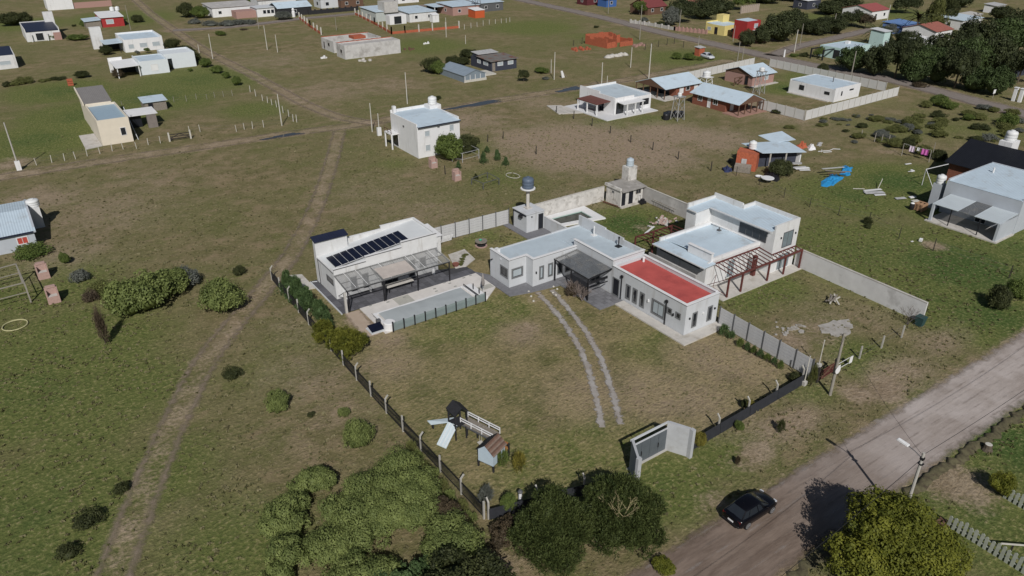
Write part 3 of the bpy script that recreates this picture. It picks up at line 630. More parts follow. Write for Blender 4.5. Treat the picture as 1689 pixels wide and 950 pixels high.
# walls: west wing (two-step front), high middle block, red wing
b = MB(); th = .2; zw = 3.32
b.box(40.4,58.6,-.1,42.85,58.8,zw); b.box(40.4,58.8,-.1,40.6,62.3,zw); b.box(42.65,57.55,-.1,42.85,58.6,zw); b.box(42.65,57.35,-.1,48.68,57.55,zw); b.box(40.6,62.1,-.1,48.9,62.3,3.06)
obj('wing_wall', b, LGREY, t)
b = MB(); b.box(48.7,51.35,-.1,48.9,57.9,3.92); b.box(48.9,51.35,-.1,53.2,51.55,3.92); b.box(53.0,51.55,-.1,53.2,54.6,3.95); b.box(53.0,54.6,-.1,53.2,57.6,4.15); b.box(53.0,57.6,-.1,53.2,62.3,4.3); b.box(48.9,62.1,-.1,53.0,62.3,3.14)
obj('block_wall', b, LGREY, t)
ring(t, 48.65, 40.8, 53.22, 51.33, FR3, LGREY, .2, hr=FR3+.06, name='red_wing_wall')
# parapet caps: darker coping line
b = MB()
for q in ((40.33,58.53,40.67,62.3,zw),(40.67,58.53,42.92,58.87,zw),(42.58,57.28,42.92,58.53,zw),(42.92,57.28,48.68,57.62,zw),(48.63,51.28,48.97,57.96,3.92),(48.97,51.28,53.27,51.62,3.92)): b.box(q[0],q[1],q[4]+.002,q[2],q[3],q[4]+.05)
for q in ((48.58,40.73,48.92,51.28,FR3),(48.92,40.73,53.29,41.07,FR3),(52.95,41.07,53.29,51.28,FR3+.06)): b.box(q[0],q[1],q[4]+.002,q[2],q[3],q[4]+.05)
obj('coping', b, BRIGHT, t)
b = MB()
for q in ((40.36,58.56,42.89,58.6),(42.6,57.31,48.66,57.35),(48.61,40.76,53.25,40.8)): b.box(q[0],q[1],zw-.06 if q[1]>50 else FR3-.06,q[2],q[3],(zw if q[1]>50 else FR3)-.004)
b.box(40.36,58.6,zw-.06,40.4,62.3,zw-.004); b.box(48.61,40.8,FR3-.06,48.65,51.3,FR3-.004); b.box(48.66,51.33,3.86,48.7,57.3,3.916); b.box(48.7,51.31,3.86,53.2,51.35,3.916)
obj('coping_drip', b, DKGREY, t)
b = MB(); b.slab([(40.6,58.8,3.0),(42.85,58.8,3.0),(42.85,62.1,3.0),(40.6,62.1,3.0)], .12); b.slab([(42.852,57.55,3.0),(48.698,57.55,3.0),(48.698,62.1,3.0),(42.852,62.1,3.0)], .12); b.slab([(48.9,51.55,3.45),(53.0,51.55,3.45),(53.0,57.9,3.1),(48.9,57.9,3.1)], .12); b.slab([(48.702,57.902,3.09),(53.0,57.902,3.09),(53.0,62.1,3.02),(48.702,62.1,3.0)], .12)
obj('roof', b, MEMB, t)
obj('red_roof', MB().slab([(48.85,41.0,2.95),(53.02,41.0,2.95),(53.02,51.13,3.05),(48.85,51.13,3.05)], .12), REDROOF, t)
for x, y, z in ((52.5,58.9,3.05),(52.4,54.6,3.3)):
    f = obj('flue', MB().cyl((x,y,z-.1),(x,y,z+1.0),.07,.07,8).cyl((x,y,z+1.0),(x,y,z+1.18),.12,.10,8).box(x-.3,y-.3,z-.06,x+.3,y+.3,z+.1), ALU if y > 57 else BLACK, t)
obj('flue', MB().cyl((52.4,50.6,3.0),(52.4,50.6,3.5),.12,.12,10).cyl((52.4,50.6,3.5),(52.4,50.6,3.6),.17,.14,10), BRIGHT, t)
obj('roof_hatch', MB().box(40.75,61.4,2.9,41.15,61.95,3.42), BRIGHT, t)
for u0, u1 in ((58.8,60.28),): window(t, '-x', 40.4, u0, u1, .98, 2.22, mull=1, fr=.17, sash=1)
w = window(t, '-y', 58.6, 40.71, 42.25, .98, 2.2, gm=SHUT, fr=.17, sash=1)
for u0, u1 in ((43.5,44.15),(44.7,45.4)): window(t, '-y', 57.35, u0, u1, .6, 2.24, gm=SHUT, fr=.14, sash=1)
for u0, u1 in ((46.0,46.75),(47.1,47.9)): window(t, '-y', 57.35, u0, u1, .5, 2.2, fr=.12)
window(t, '-x', 48.7, 53.2, 54.8, .1, 2.2, fr=.1, mull=1)
window(t, '-x', 48.65, 50.08, 51.15, .06, 2.15, gm=DOORW, fr=.11, name='door')
for u0, u1 in ((48.38,49.1),(47.36,48.06),(46.32,47.0)): window(t, '-x', 48.65, u0, u1, .48, 2.18, fr=.17)
window(t, '-x', 48.65, 43.45, 45.3, .52, 2.2, gm=SHUT, fr=.18, mull=1, sash=1)
for u0, u1 in ((42.55,43.2),(41.38,42.06)): window(t, '-x', 48.65, u0, u1, 1.48, 2.18, fr=.12)
for u0, u1 in ((49.6,50.3),(51.75,52.45)): window(t, '-y', 40.8, u0, u1, .56, 2.25, fr=.14)
for y in (49.75, 43.3): obj('downpipe', MB().cyl((48.57,y,.02),(48.57,y,2.6),.055,.055,8).box(48.47,y-.13,2.58,48.65,y+.13,2.86), BLACK, t)
for y in (47.72, 46.68, 45.75, 42.32): obj('wall_lamp', MB().box(48.52,y-.06,1.55,48.65,y+.06,1.82), BLACK if y != 45.75 else BRIGHT, t)
for x, m_ in ((49.2,BLACK),(51.1,BRIGHT),(52.75,BLACK)): obj('wall_lamp', MB().box(x-.07,40.68,1.7,x+.07,40.8,1.88), m_, t)
obj('wall_lamp', MB().box(43.02,57.24,1.5,43.14,57.35,1.75), BLACK, t)
obj('wall_lamp', MB().box(40.1,61.75,2.2,40.4,61.83,2.28), BLACK, t)
obj('vent', MB().cyl((40.4,60.2,2.85),(40.34,60.2,2.85),.13,.13,10), LGREY, t)
# entrance canopy
c = thing('entrance_canopy', 'dark steel canopy with smoky polycarbonate sheets over bungalow entrance', 'canopy', 45.5, 51.4)
b = MB(); b.bar((45.5,51.4,2.6),(45.5,57.28,2.6),.1,.14); b.bar((48.62,51.4,2.92),(48.62,57.28,2.92),.08,.1); b.bar((45.5,51.42,2.58),(48.6,51.42,2.88),.09,.12); b.bar((45.5,57.25,2.58),(48.6,57.25,2.88),.07,.1); b.bar((47.0,51.45,2.70),(47.0,57.2,2.70),.07,.08)
obj('frame', b, BLACK, c)
for k in range(7):
    y0 = 51.42+k*.84; obj('roof_sheet', MB().slab([(45.42,y0+.012,2.70),(48.6,y0+.012,3.01),(48.6,y0+.828,3.01),(45.42,y0+.828,2.70)], .012), POLYD if k < 6 else POLY, c)
posts(c, [(45.5,51.5),(45.5,54.3),(45.5,57.1)], 2.55, BLACK, .13)
obj('log_rack', MB().box(45.9,51.5,1.9,48.2,51.56,2.2).box(46.6,51.45,1.5,48.2,51.5,1.62), BLACK, c)
b = MB()
for k in range(9): b.box(45.56,52.0+k*.55,.5,45.59,52.5+k*.55,1.9) if k < 4 else None
obj('trellis', MB().box(45.54,51.7,.4,45.57,54.2,2.0), CLOTH, c)
PATIO = pad('front_patio', rect(45.35,49.3,48.6,57.25), .03, PAVE2); 
pad('side_walk', rect(47.4,39.5,48.6,49.28), .09, SLABC); pad('side_walk', rect(48.602,39.5,53.3,40.76), .09, SLABC)
pad('house_walk', [(39.36,57.0),(41.9,56.4),(45.3,55.9),(45.34,57.3),(42.6,57.3),(42.6,58.55),(40.36,58.55),(40.36,62.4),(39.36,64.0)], .05, PAVE2)
# ---------------------------------------------------------------- pool house (solar panels, covered terrace)
q = thing('pool_house', 'white pool house with a row of solar panels and stepped parapet', 'house', 24, 66.9)
RZ = lambda x: 3.08+.112*(x-24)
b = MB(); b.box(24,66.9,-.1,27.65,67.1,3.5); b.box(27.652,66.9,-.1,31.92,67.1,4.0); b.box(31.922,66.9,-.1,36.3,67.1,4.58)
b.hexa([(24,67.1,-.1),(24.2,67.1,-.1),(24.2,72.1,-.1),(24,72.1,-.1)], [(24,67.1,3.1),(24.2,67.1,3.12),(24.2,72.1,3.12),(24,72.1,3.1)])
b.box(36.1,67.1,-.1,36.3,72.1,4.58); b.box(27.7,72.1,-.1,32,72.3,4.2); b.box(32.002,72.1,-.1,36.3,72.3,4.58); b.box(24,72.1,-.1,27.7,72.3,3.3)
obj('wall', b, WHITE, q)
b = MB(); b.box(23.96,66.85,3.502,27.66,67.13,3.54); b.box(27.62,66.85,4.002,31.93,67.13,4.04); b.box(31.89,66.85,4.582,36.34,67.13,4.62); b.box(36.07,67.13,4.582,36.34,72.33,4.62); b.box(31.96,72.07,4.582,36.07,72.33,4.62); b.box(27.7,72.07,4.202,31.95,72.33,4.24)
obj('coping', b, BRIGHT, q)
obj('coping_drip', MB().box(23.97,66.865,3.40,27.64,66.899,3.46).box(27.66,66.865,3.9,31.9,66.899,3.96).box(31.93,66.865,4.48,36.3,66.899,4.54).box(23.965,67.1,2.92,23.999,71.6,2.99), DKGREY, q)
obj('roof', MB().slab([(24.2,67.1,RZ(24.2)),(36.1,67.1,RZ(36.1)),(36.1,72.1,RZ(36.1)),(24.2,72.1,RZ(24.2))], .12), mat('white_roof_membrane', (.60,.62,.63), .6, .05, .6), q)
for k in range(11):
    x0 = 24.5+k*.795; x1 = x0+.70; p = obj('solar_panel', MB().slab([(x0,67.45,RZ(x0)+.3),(x1,67.45,RZ(x1)+.3),(x1,70.05,RZ(x1)+.38),(x0,70.05,RZ(x0)+.38)], .04), SOLAR, q)
    for ya, yb in ((67.41,67.45),(70.05,70.09)): obj('frame_rail', MB().slab([(x0,ya,RZ(x0)+.3+.08*(ya>69)),(x1,ya,RZ(x1)+.3+.08*(ya>69)),(x1,yb,RZ(x1)+.3+.08*(ya>69)),(x0,yb,RZ(x0)+.3+.08*(ya>69))], .05), ALU, p)
    obj('bracket', MB().bar((x1+.04,67.45,RZ(x1)+.24),(x1+.04,70.05,RZ(x1)+.30),.05,.06), ALU, q)
ch = obj('chimney', MB().box(23.95,71.5,-.1,27.65,72.098,4.95), WHITE, q)
obj('cap', MB().slab([(23.85,71.3,4.98),(27.75,71.3,4.98),(27.75,72.4,5.25),(23.85,72.4,5.25)], .1), NAVY, ch)
obj('side_room', MB().box(36.302,70.0,-.1,38.5,73.2,2.6), WHITE, q); obj('side_room_roof', MB().slab([(36.302,69.8,2.66),(38.65,69.8,2.66),(38.65,73.3,2.9),(36.302,73.3,2.9)], .055), BRIGHT, q)
window(q, '-y', 70.0, 36.5, 37.9, .03, 2.3, gm=DOORW, fm=DKGREY, name='door', fr=.08)
window(q, '-x', 24.0, 67.3, 69.1, 1.4, 2.1, fm=DKGREY, fr=.1)
for u0, u1 in ((25.7,26.45),(27.1,27.8),(32.55,33.4),(34.0,34.8)): window(q, '-y', 66.9, u0, u1, .12 if u0 < 34 else .9, 2.1, fm=FRAME, fr=.1)
window(q, '-y', 66.9, 29.2, 31.2, .1, 2.15, fm=DKGREY, fr=.08, mull=2)
obj('downpipe', MB().cyl((23.93,71.2,.05),(23.93,71.2,3.0),.05,.05,8), DKGREY, q); obj('wall_lamp', MB().box(35.4,66.78,2.5,35.6,66.9,2.7), BRIGHT, q)
obj('conduit', MB().tube([(23.8,71.9,0.05),(23.3,72.0,.1),(23.2,71.7,.25)], .05, 6), LGREY, q)
v = thing('terrace_canopy', 'black steel canopy with clear polycarbonate sheets beside pool house', 'canopy', 24, 63.6)
b = MB(); b.bar((23.85,63.6,2.42),(36.0,63.6,2.42),.09,.14); b.bar((23.95,66.82,2.78),(36.2,66.82,2.78),.07,.1); b.bar((23.95,65.2,2.60),(36.1,65.2,2.60),.05,.07); b.bar((24.1,66.6,.5),(24.0,63.7,2.4),.06)
for x in (24,28.0,31.95,35.95): b.bar((x,63.65,2.42),(x,66.8,2.76),.07,.09)
for x in (25.3,26.6,29.3,30.6,33.3,34.6): b.bar((x,63.65,2.44),(x,66.8,2.78),.035,.04)
obj('frame', b, BLACK, v)
for x in (25.0,26.3,29.0,32.2,33.0,35.0): obj('rafter_strip', MB().bar((x,63.7,2.52),(x,66.8,2.87),.05,.02), ALU, v)
for k in range(12):
    x0 = 23.9+k*1.02; obj('roof_sheet', MB().slab([(x0+.01,63.48,2.50),(x0+1.01,63.48,2.50),(x0+1.01,66.84,2.85),(x0+.01,66.84,2.85)], .012), POLY, v)
obj('reed_mat', MB().slab([(28.1,63.8,2.56),(31.8,63.8,2.56),(31.8,66.0,2.79),(28.1,66.0,2.79)], .02), REED, v)
posts(v, [(24,63.62),(27.95,63.62),(31.95,63.62),(35.9,63.62),(28.12,63.62)], 2.36, BLACK, .11)
obj('concrete_pillar', MB().box(23.55,63.5,-.1,23.78,63.73,2.4), CONC, v)
obj('bench', MB().box(24.6,66.2,.42,27.9,66.7,.48).box(24.8,66.25,0,24.9,66.65,.42).box(27.6,66.25,0,27.7,66.65,.42), ALU, v)
tb = thing('patio_table', 'long white-topped table under the terrace canopy', 'table', 30.5, 65.2)
obj('table_top', MB().box(28.9,64.8,.72,32.1,65.6,.78), SLABC, tb)
for x in (29.1,31.8):
    for y in (64.9,65.5): obj('leg', MB().box(x,y-.04,-.02,x+.08,y+.04,.72), BLACK, tb)
gc = thing('gas_cylinder', 'small white gas bottle by the terrace canopy post', 'gas bottle', 35.3, 66.2); obj('bottle_body', MB().lathe(35.3,66.2,[(.17,.0),(.19,.05),(.19,.5),(.12,.62),(.05,.66)],12), BRIGHT, gc, True); obj('collar', MB().lathe(35.3,66.2,[(.09,.64),(.09,.74)],10), BRIGHT, gc)
# charcoal terrace of square pavers
tp = tag(obj('terrace', MB().prism([(23.2,63.7),(39.34,63.7),(39.34,65.6),(36.32,66.8),(36.32,66.86),(23.98,66.86),(23.98,72.1),(23.2,72.1)], -.06, .02), mat('terrace_mortar', (.06,.06,.065), .95)), kind='structure')
tm = None; rp = random.Random(5)
PAVES = [mat('charcoal_paver_%s' % c_, tuple(v*k for v in (.10,.10,.112)), .85, .16, 2.5, .2, 10) for c_, k in (('a',.85),('b',1.0),('c',1.18))]
def tiles(parent, x0, y0, x1, y1, s, ztop, mats, skip=None, name='paving_tile'):
    ms = {}
    nxt, nyt = int(round((x1-x0)/s)), int(round((y1-y0)/s))
    for m_ in mats:
        me = bpy.data.meshes.new(name); bb = MB().box(-s/2+.012,-s/2+.012,-.04,s/2-.012,s/2-.012,0); me.from_pydata(bb.v, [], bb.f); me.materials.append(m_); ms[m_.name] = me
    for i in range(nxt):
        for j in range(nyt):
            x, y = x0+(i+.5)*s, y0+(j+.5)*s
            if skip and skip(x, y): continue
            o = bpy.data.objects.new(name, ms[rp.choice(mats).name]); COL.objects.link(o); o.parent = parent; o.location = (x, y, ztop+rp.uniform(-.006,.006)); o.rotation_euler = (rp.uniform(-.008,.008), rp.uniform(-.008,.008), 0)
tiles(PATIO, 45.37, 49.33, 48.58, 57.2, .535, .066, [mat('grey_paver_%s' % c_, tuple(v*k for v in (.17,.17,.182)), .9, .14, 2.5, .25, 10) for c_, k in (('a',.85),('b',1.0),('c',1.15))])
tiles(tp, 23.98, 63.72, 36.30, 66.84, .616, .04, PAVES); tiles(tp, 36.32, 63.72, 39.2, 65.2, .616, .04, PAVES); tiles(tp, 23.22, 63.72, 23.96, 72.1, .72, .04, PAVES)
# kerb
obj('kerb_strip', MB().box(23.08,63.6,-.06,23.19,72.2,.1), LGREY, tp)
# pool deck, covered pool, fence
dk = tag(obj('pool_deck', MB().prism([(25.1,57.72),(36.9,57.72),(39.3,59.6),(39.3,63.66),(25.1,63.66)], -.06, .05), DECKC), kind='structure')
for x0, y0, x1, y1 in ((28.8,61.7,30.6,63.5),(36.9,59.7,39.2,60.6)): obj('paving_tile', MB().box(x0,y0,.02,x1,y1,.062), mat('grey_deck_slab', (.40,.39,.35), .95, .1), dk)
for px, py in ((611,505),(640,499),(667,491),(720,481),(717,477),(733,467),(742,468),(751,473),(765,459),(776,455)): 
    x, y = G(px, py); obj('drain_stone', MB().box(x-.16,y-.1,.03,x+.16,y+.1,.072), mat('drain_grey', (.3,.3,.28), .9), dk)
pl = thing('covered_pool', 'rectangular pool under a taut grey-green cover', 'pool', 26.2, 58.3)
cb = MB(); nxc, nyc = 40, 14
for j in range(nyc+1):
    for i in range(nxc+1):
        u, w_ = i/nxc, j/nyc; x = 26.2+9.8*u; y = 58.2+3.25*w_+.05*math.sin(9*u); z = .13+.10*math.sin(math.pi*w_)*math.sin(math.pi*u)+.03*MN.noise((x*1.3, y*1.3, 5)); cb.v.append((x,y,z))
for j in range(nyc):
    for i in range(nxc): a = j*(nxc+1)+i; cb.f.append((a,a+1,a+nxc+2,a+nxc+1))
obj('cover', cb, TARP, pl, True)
obj('pool_rim', MB().box(26.0,57.8,.0,36.2,58.2,.11).box(26.0,61.48,.0,36.2,61.75,.11).box(25.7,57.8,.0,26.0,61.75,.13).box(36.2,57.8,0,36.42,61.75,.13), BRIGHT, pl)
obj('step_bench', MB().box(36.5,57.9,0.0,37.15,61.3,.38), BRIGHT, pl); obj('roller', MB().cyl((36.3,58.0,.5),(36.3,61.4,.5),.05,.05,8), BLACK, pl)
obj('end_wall', MB().lathe(25.9,58.35,[(.6,.0),(.6,.75),(.5,.8)],20), BRIGHT, pl)
pf = thing('pool_fence', 'pool safety fence of black posts and translucent panels', 'fence', 25.9, 57.6)
for k in range(10):
    x = 25.92+1.195*k; obj('post', MB().box(x-.06,57.54,-.05,x+.06,57.66,1.1), BLACK, pf)
    if k < 9: obj('panel', MB().box(x+.05,57.592,.06,x+1.145,57.604,1.0), PGLASS, pf)
for k in range(3): 
    y = 57.6+1.2*k; 
    if k: obj('post', MB().box(36.64,y-.045,-.05,36.72,y+.045,1.05), BLACK, pf)
sp = thing('solar_heater', 'tilted dark solar heating panel on frame beside pool', 'solar panel', 24.1, 58.4)
for k in range(2): obj('panel', MB().slab([(24.0,58.35+.56*k,.2+.12*k),(25.4,58.35+.56*k,.2+.12*k),(25.4,58.89+.56*k,.31+.12*k),(24.0,58.89+.56*k,.31+.12*k)], .04), SOLAR, sp)
obj('base', MB().box(23.9,58.2,-.02,25.5,59.6,.12), LGREY, sp); obj('pump', MB().box(25.2,59.7,0,25.6,60.0,.5).cyl((25.4,59.85,.4),(25.1,60.6,.9),.02,.02,5), DKGREY, sp)
um = thing('folded_parasol', 'folded grey parasol standing at pool corner', 'parasol', 37.3, 59.0)
obj('pole', MB().cyl((37.3,59,0),(37.3,59,2.5),.025,.025,6), ALU, um); obj('canopy', MB().lathe(37.3,59,[(.05,2.45),(.16,1.9),(.2,1.3),(.1,1.05)],7), mat('grey_canvas', (.24,.22,.21), .9), um, True); obj('base', MB().lathe(37.3,59,[(.3,.05),(.3,.14),(.05,.17)],12), CONC, um)
pad('pale_yard_slab', [(20.6,71.2),(23.06,70.6),(23.06,74.6),(21.4,75.4)], .04, SLABC)
pad('planting_bed', [(38.0,65.9),(39.3,65.75),(41.2,66.8),(41.6,69.8),(39.2,69.6)], .05, SLABC)
pad('garden_path', rect(49.6,67.8,53.3,69.42), .04, PAVE2); pad('garden_path', rect(49.6,69.422,50.55,73.2), .04, PAVE2)
# ---------------------------------------------------------------- service hut with tank column
u = thing('service_hut', 'small pale hut carrying a concrete tank column', 'hut', 50.6, 69.5)
obj('wall', MB().box(50.6,69.5,-.1,53.3,72.4,2.4), LGREY, u); obj('roof', MB().box(50.5,69.4,2.402,53.4,72.5,2.5), LGREY, u)
window(u, '-y', 69.5, 52.42, 53.2, .04, 2.15, gm=DOORW, fm=DKGREY, name='door', fr=.07)
obj('pipe', MB().tube([(50.52,72.3,.1),(50.52,72.3,2.3),(50.52,69.55,2.25)], .06, 6).box(50.3,70.3,1.75,50.58,70.9,2.1), BLACK, u); obj('wall_lamp', MB().box(51.3,69.38,1.95,51.45,69.5,2.1), DKGREY, u)
obj('column', MB().cyl((52.0,71.2,2.5),(52.0,71.2,5.1),.22,.22,12).box(51.6,70.8,2.5,52.4,71.6,2.62), SLABC, u); obj('platform', MB().lathe(52.0,71.2,[(.4,5.0),(.95,5.1),(.95,5.22)],14), BRIGHT, u)
tank('blue-grey water tank on tall concrete column above the hut', 52.0, 71.2, 5.22, .74, 1.45, TANKB)
# ---------------------------------------------------------------- concrete panel fences
def panel_fence(label, p0, p1, bays, h, slabs, pm=None, post_m=None, phase=0):
    a = Vector((*p0,0)); b_ = Vector((*p1,0)); t = thing('panel_fence', label, 'fence', p0[0], p0[1]); d = (b_-a)/bays; Ld = d.length; ang = math.atan2(d.y, d.x); pm = pm or PANELC; post_m = post_m or DKGREY
    sh = h/slabs; me = bpy.data.meshes.new('slab'); bb = MB().box(.06,-.02,.012,Ld-.06,.02,sh-.012); me.from_pydata(bb.v, [], bb.f); me.materials.append(pm)
    mp = bpy.data.meshes.new('post'); bb = MB().box(-.055,-.06,-.2,.055,.06,h+.12); mp.from_pydata(bb.v, [], bb.f); mp.materials.append(post_m)
    for k in range(bays+1):
        p = d*k; o = bpy.data.objects.new('post', mp); COL.objects.link(o); o.parent = t; o.location = p; o.rotation_euler = (0,0,ang)
        if k < bays:
            for j in range(slabs): o = bpy.data.objects.new('slab', me); COL.objects.link(o); o.parent = t; o.location = p+Vector((0,0,sh*j)); o.rotation_euler = (random.uniform(-.01,.01),0,ang)
    return t
panel_fence('grey concrete slab fence with dark posts behind the pool house', (38.6,73.6), (50.5,73.3), 6, 1.95, 6)
panel_fence('grey concrete slab fence between bungalow end and front corner', (53.2,40.4), (52.7,29.4), 6, 1.9, 6)
bn = thing('wooden_pallet', 'white slatted pallet leaning on the slab fence', 'pallet', 40.9, 72.9)
for k in range(5): obj('slat', MB().bar((40.2,72.6-.1*k+.4,.12+.2*k),(41.7,72.6-.1*k+.4,.12+.2*k),.03,.1), BRIGHT, bn)
for x in (40.4,41.5): obj('bearer', MB().bar((x,73.15,.02),(x,72.7,1.05),.06,.05), BRIGHT, bn)
ft = thing('cable_drum_table', 'round dark cable drum table on the lawn behind bungalow', 'table', 43.8, 69.5)
obj('table_top', MB().lathe(43.8,69.5,[(.75,.62),(.75,.7)],22), WOOD, ft); obj('drum', MB().lathe(43.8,69.5,[(.55,.1),(.4,.14),(.4,.6),(.55,.62)],18), BLACK, ft); obj('base', MB().lathe(43.8,69.5,[(.75,.0),(.75,.08)],22), BRICKPAD, ft)
bo = obj('bowl', MB().lathe(43.75,69.55,[(.12,.0),(.2,.12),(.17,.12),(.1,.03)],12), mat('green_enamel', (.06,.4,.25), .4), org=(43.75,69.55,.7)); bo.data.transform(Matrix.Translation((0,0,.70))); tag(bo, 'small green bowl on the cable drum table', 'bowl')
# dividing garden wall and boundary walls
def wall_obj(label, p0, p1, h, th, m, name='garden_wall', cap=None):
    a = Vector((*p0,0)); b_ = Vector((*p1,0)); d = (b_-a).normalized(); nn = Vector((-d.y,d.x,0))*th/2; t = thing(name, label, 'wall', *p0)
    def bl(z0, z1, k): return [tuple(a-nn*k+Vector((0,0,z0))), tuple(b_-nn*k+Vector((0,0,z0))), tuple(b_+nn*k+Vector((0,0,z0))), tuple(a+nn*k+Vector((0,0,z0)))], [tuple(a-nn*k+Vector((0,0,z1))), tuple(b_-nn*k+Vector((0,0,z1))), tuple(b_+nn*k+Vector((0,0,z1))), tuple(a+nn*k+Vector((0,0,z1)))]
    x = MB(); x.hexa(*bl(-.15, h, 1)); obj('wall_body', x, m, t)
    if cap: x = MB(); x.hexa(*bl(h+.002, h+.06, 1.35)); obj('capping', x, cap, t)
    return t
RENDW = mat('patchy_white_render', (.58,.575,.57), .95, .08, .9, .2, 8, stain=((.36,.35,.34), .28, .56, .75))
wall_obj('low pale garden wall beside the empty-looking old pool', (53.45,62.35), (53.45,72.3), 1.55, .16, LGREY, cap=WHITE)
wall_obj('rendered back wall behind the old swimming pool', (53.6,72.5), (66.0,72.5), 2.05, .18, OLDWH, cap=SLABC)
wall_obj('grey cement wall running from shed to two-storey house', (70.7,70.6), (70.7,55.4), 2.0, .18, CEMENT, cap=SLABC)
wall_obj('long patchy white wall along right side of empty yard', (70.7,44.5), (70.3,29.0), 2.15, .18, RENDW, cap=SLABC)
# ---------------------------------------------------------------- neighbour yard
s = thing('garden_shed', 'whitewashed old shed with two dark doors and lean-to roof', 'shed', 66.2, 69.2)
obj('wall', MB().ext([(66.2,69.25,-.1),(66.2,69.25,2.18),(66.2,72.2,2.5),(66.2,72.2,-.1)], (4.1,0,0)), OLDWH, s)
obj('roof', MB().slab([(66.3,68.9,2.2),(70.7,68.9,2.2),(70.7,72.3,2.62),(66.3,72.3,2.62)], .1), mat('mossy_cement_roof', (.27,.255,.235), .95, .2, 1.2, .3, 8, stain=((.45,.43,.41), .9, .5, .6)), s); obj('roof_edge', MB().box(66.0,69.2,2.3,66.28,72.4,2.66), OLDWH, s)
for u0, u1 in ((66.4,67.08),(67.7,68.48)): window(s, '-y', 69.25, u0, u1, .1, 2.1, gm=DOORW, fm=DOORW, fr=.05, name='door', proud=.02)
window(s, '-y', 69.25, 68.95, 69.9, 1.28, 2.02, fm=WOOD, fr=.06, mull=1); window(s, '-x', 66.2, 70.6, 71.0, 1.6, 1.9, fr=.05)
obj('tank_tower', MB().box(69.3,71.3,2.3,70.9,72.6,4.4), OLDWH, s); obj('threshold', MB().box(66.0,68.7,-.05,70.3,69.2,.12), SLABC, s)
tank('pale blue-grey tank on the whitewashed shed tower', 70.1, 71.95, 4.4, .52, 1.15, TANKG)
for nm, lab, p0, p1, z1 in (('ladder','rusty ladder lying against shed left side wall',(65.5,72.0),(66.0,69.0),.35),('ladder','long wooden ladder leaning along the cement wall',(70.4,67.4),(70.3,62.9),.75)):
    ld = thing(nm, lab, 'ladder', *p0)
    a = Vector((*p0,.05)); e = Vector((*p1,.05)); off = Vector((0,0,z1)) if z1 > .5 else Vector((-.35,0,.3))
    for k in (0,1): obj('rail', MB().bar(a+off*k, e+off*k, .05), RUST if z1 < .5 else WOOD, ld)
    for k in range(1,10): p = a.lerp(e, k/10); obj('rung', MB().bar(p, p+off, .035), RUST if z1 < .5 else WOOD, ld)
mw = thing('lawn_mower', 'dark lawn mower with white handle beside the shed', 'mower', 69.6, 68.5)
obj('deck', MB().box(69.2,68.1,.12,70.0,68.9,.42).box(69.4,68.3,.42,69.85,68.7,.68), BLACK, mw); obj('handle', MB().tube([(69.4,68.8,.4),(69.35,69.1,1.1),(69.85,69.1,1.1),(69.85,68.8,.4)], .025, 5), ALU, mw)
for x in (69.2,70.0):
    for y in (68.2,68.8): obj('wheel', MB().cyl((x-.04,y,.12),(x+.04,y,.12),.13,.13,10), TYRE, mw)
op = thing('old_swimming_pool', 'old swimming pool with white surround and dark green water', 'pool', 56, 69)
a0, b0 = (55.2,72.3), (62.2,72.3); P = [(55.0,68.6),(61.9,67.3),(62.3,72.2),(55.0,72.3)]; In = [(55.9,69.2),(60.6,68.4),(60.75,71.0),(55.9,71.2)]
b = MB(); b.v = [(*p,.12) for p in P]+[(*p,.12) for p in In]+[(*p,-.05) for p in P]; b.f = [(0,1,5,4),(1,2,6,5),(2,3,7,6),(3,0,4,7),(8,9,1,0),(9,10,2,1),(10,11,3,2),(11,8,0,3)]
obj('surround', b, BRIGHT, op)
b = MB(); b.v = [(*p,.118) for p in In]+[(*p,-.045) for p in In]; b.f = [(0,1,5,4),(1,2,6,5),(2,3,7,6),(3,0,4,7)]; obj('basin', b, AQUA, op)
obj('water', MB().add([(*p,-.015) for p in In], [(0,1,2,3)]), POOLW, op)
rb = thing('rubble_heap', 'heap of broken brick rubble on the lawn', 'rubble', 67.2, 61.8); rr = random.Random(9)
for k in range(46):
    x, y = 67.0+rr.gauss(0,.95), 61.9+rr.gauss(0,.6); z = max(0,.45-.22*math.hypot(x-67,y-61.9)); sz = rr.uniform(.12,.3)
    o = obj('brick', MB().box(-sz,-sz*.55,-sz*.4,sz,sz*.55,sz*.4), RUBBLE if k % 3 else CONC); o.parent = rb; o.location = (x-67.2,y-61.8,z+.06); o.rotation_euler = (rr.uniform(-.6,.6), rr.uniform(-.6,.6), rr.uniform(0,3))
pk = tag(obj('plank', MB().bar((62.6,60.6,.12),(65.0,61.5,.18),.25,.06), BRIGHT, org=(62.6,60.6,0)), 'white plank lying beside rubble heap', 'plank')
tag(obj('dark_tarpaulin', MB().lathe(69.6,58.6,[(1.3,.0),(1.1,.5),(.6,.85),(.1,.95)],11), CLOTH, org=(69.6,58.6,0)), 'dark tarpaulin bundle beside the two-storey house wall', 'tarpaulin')
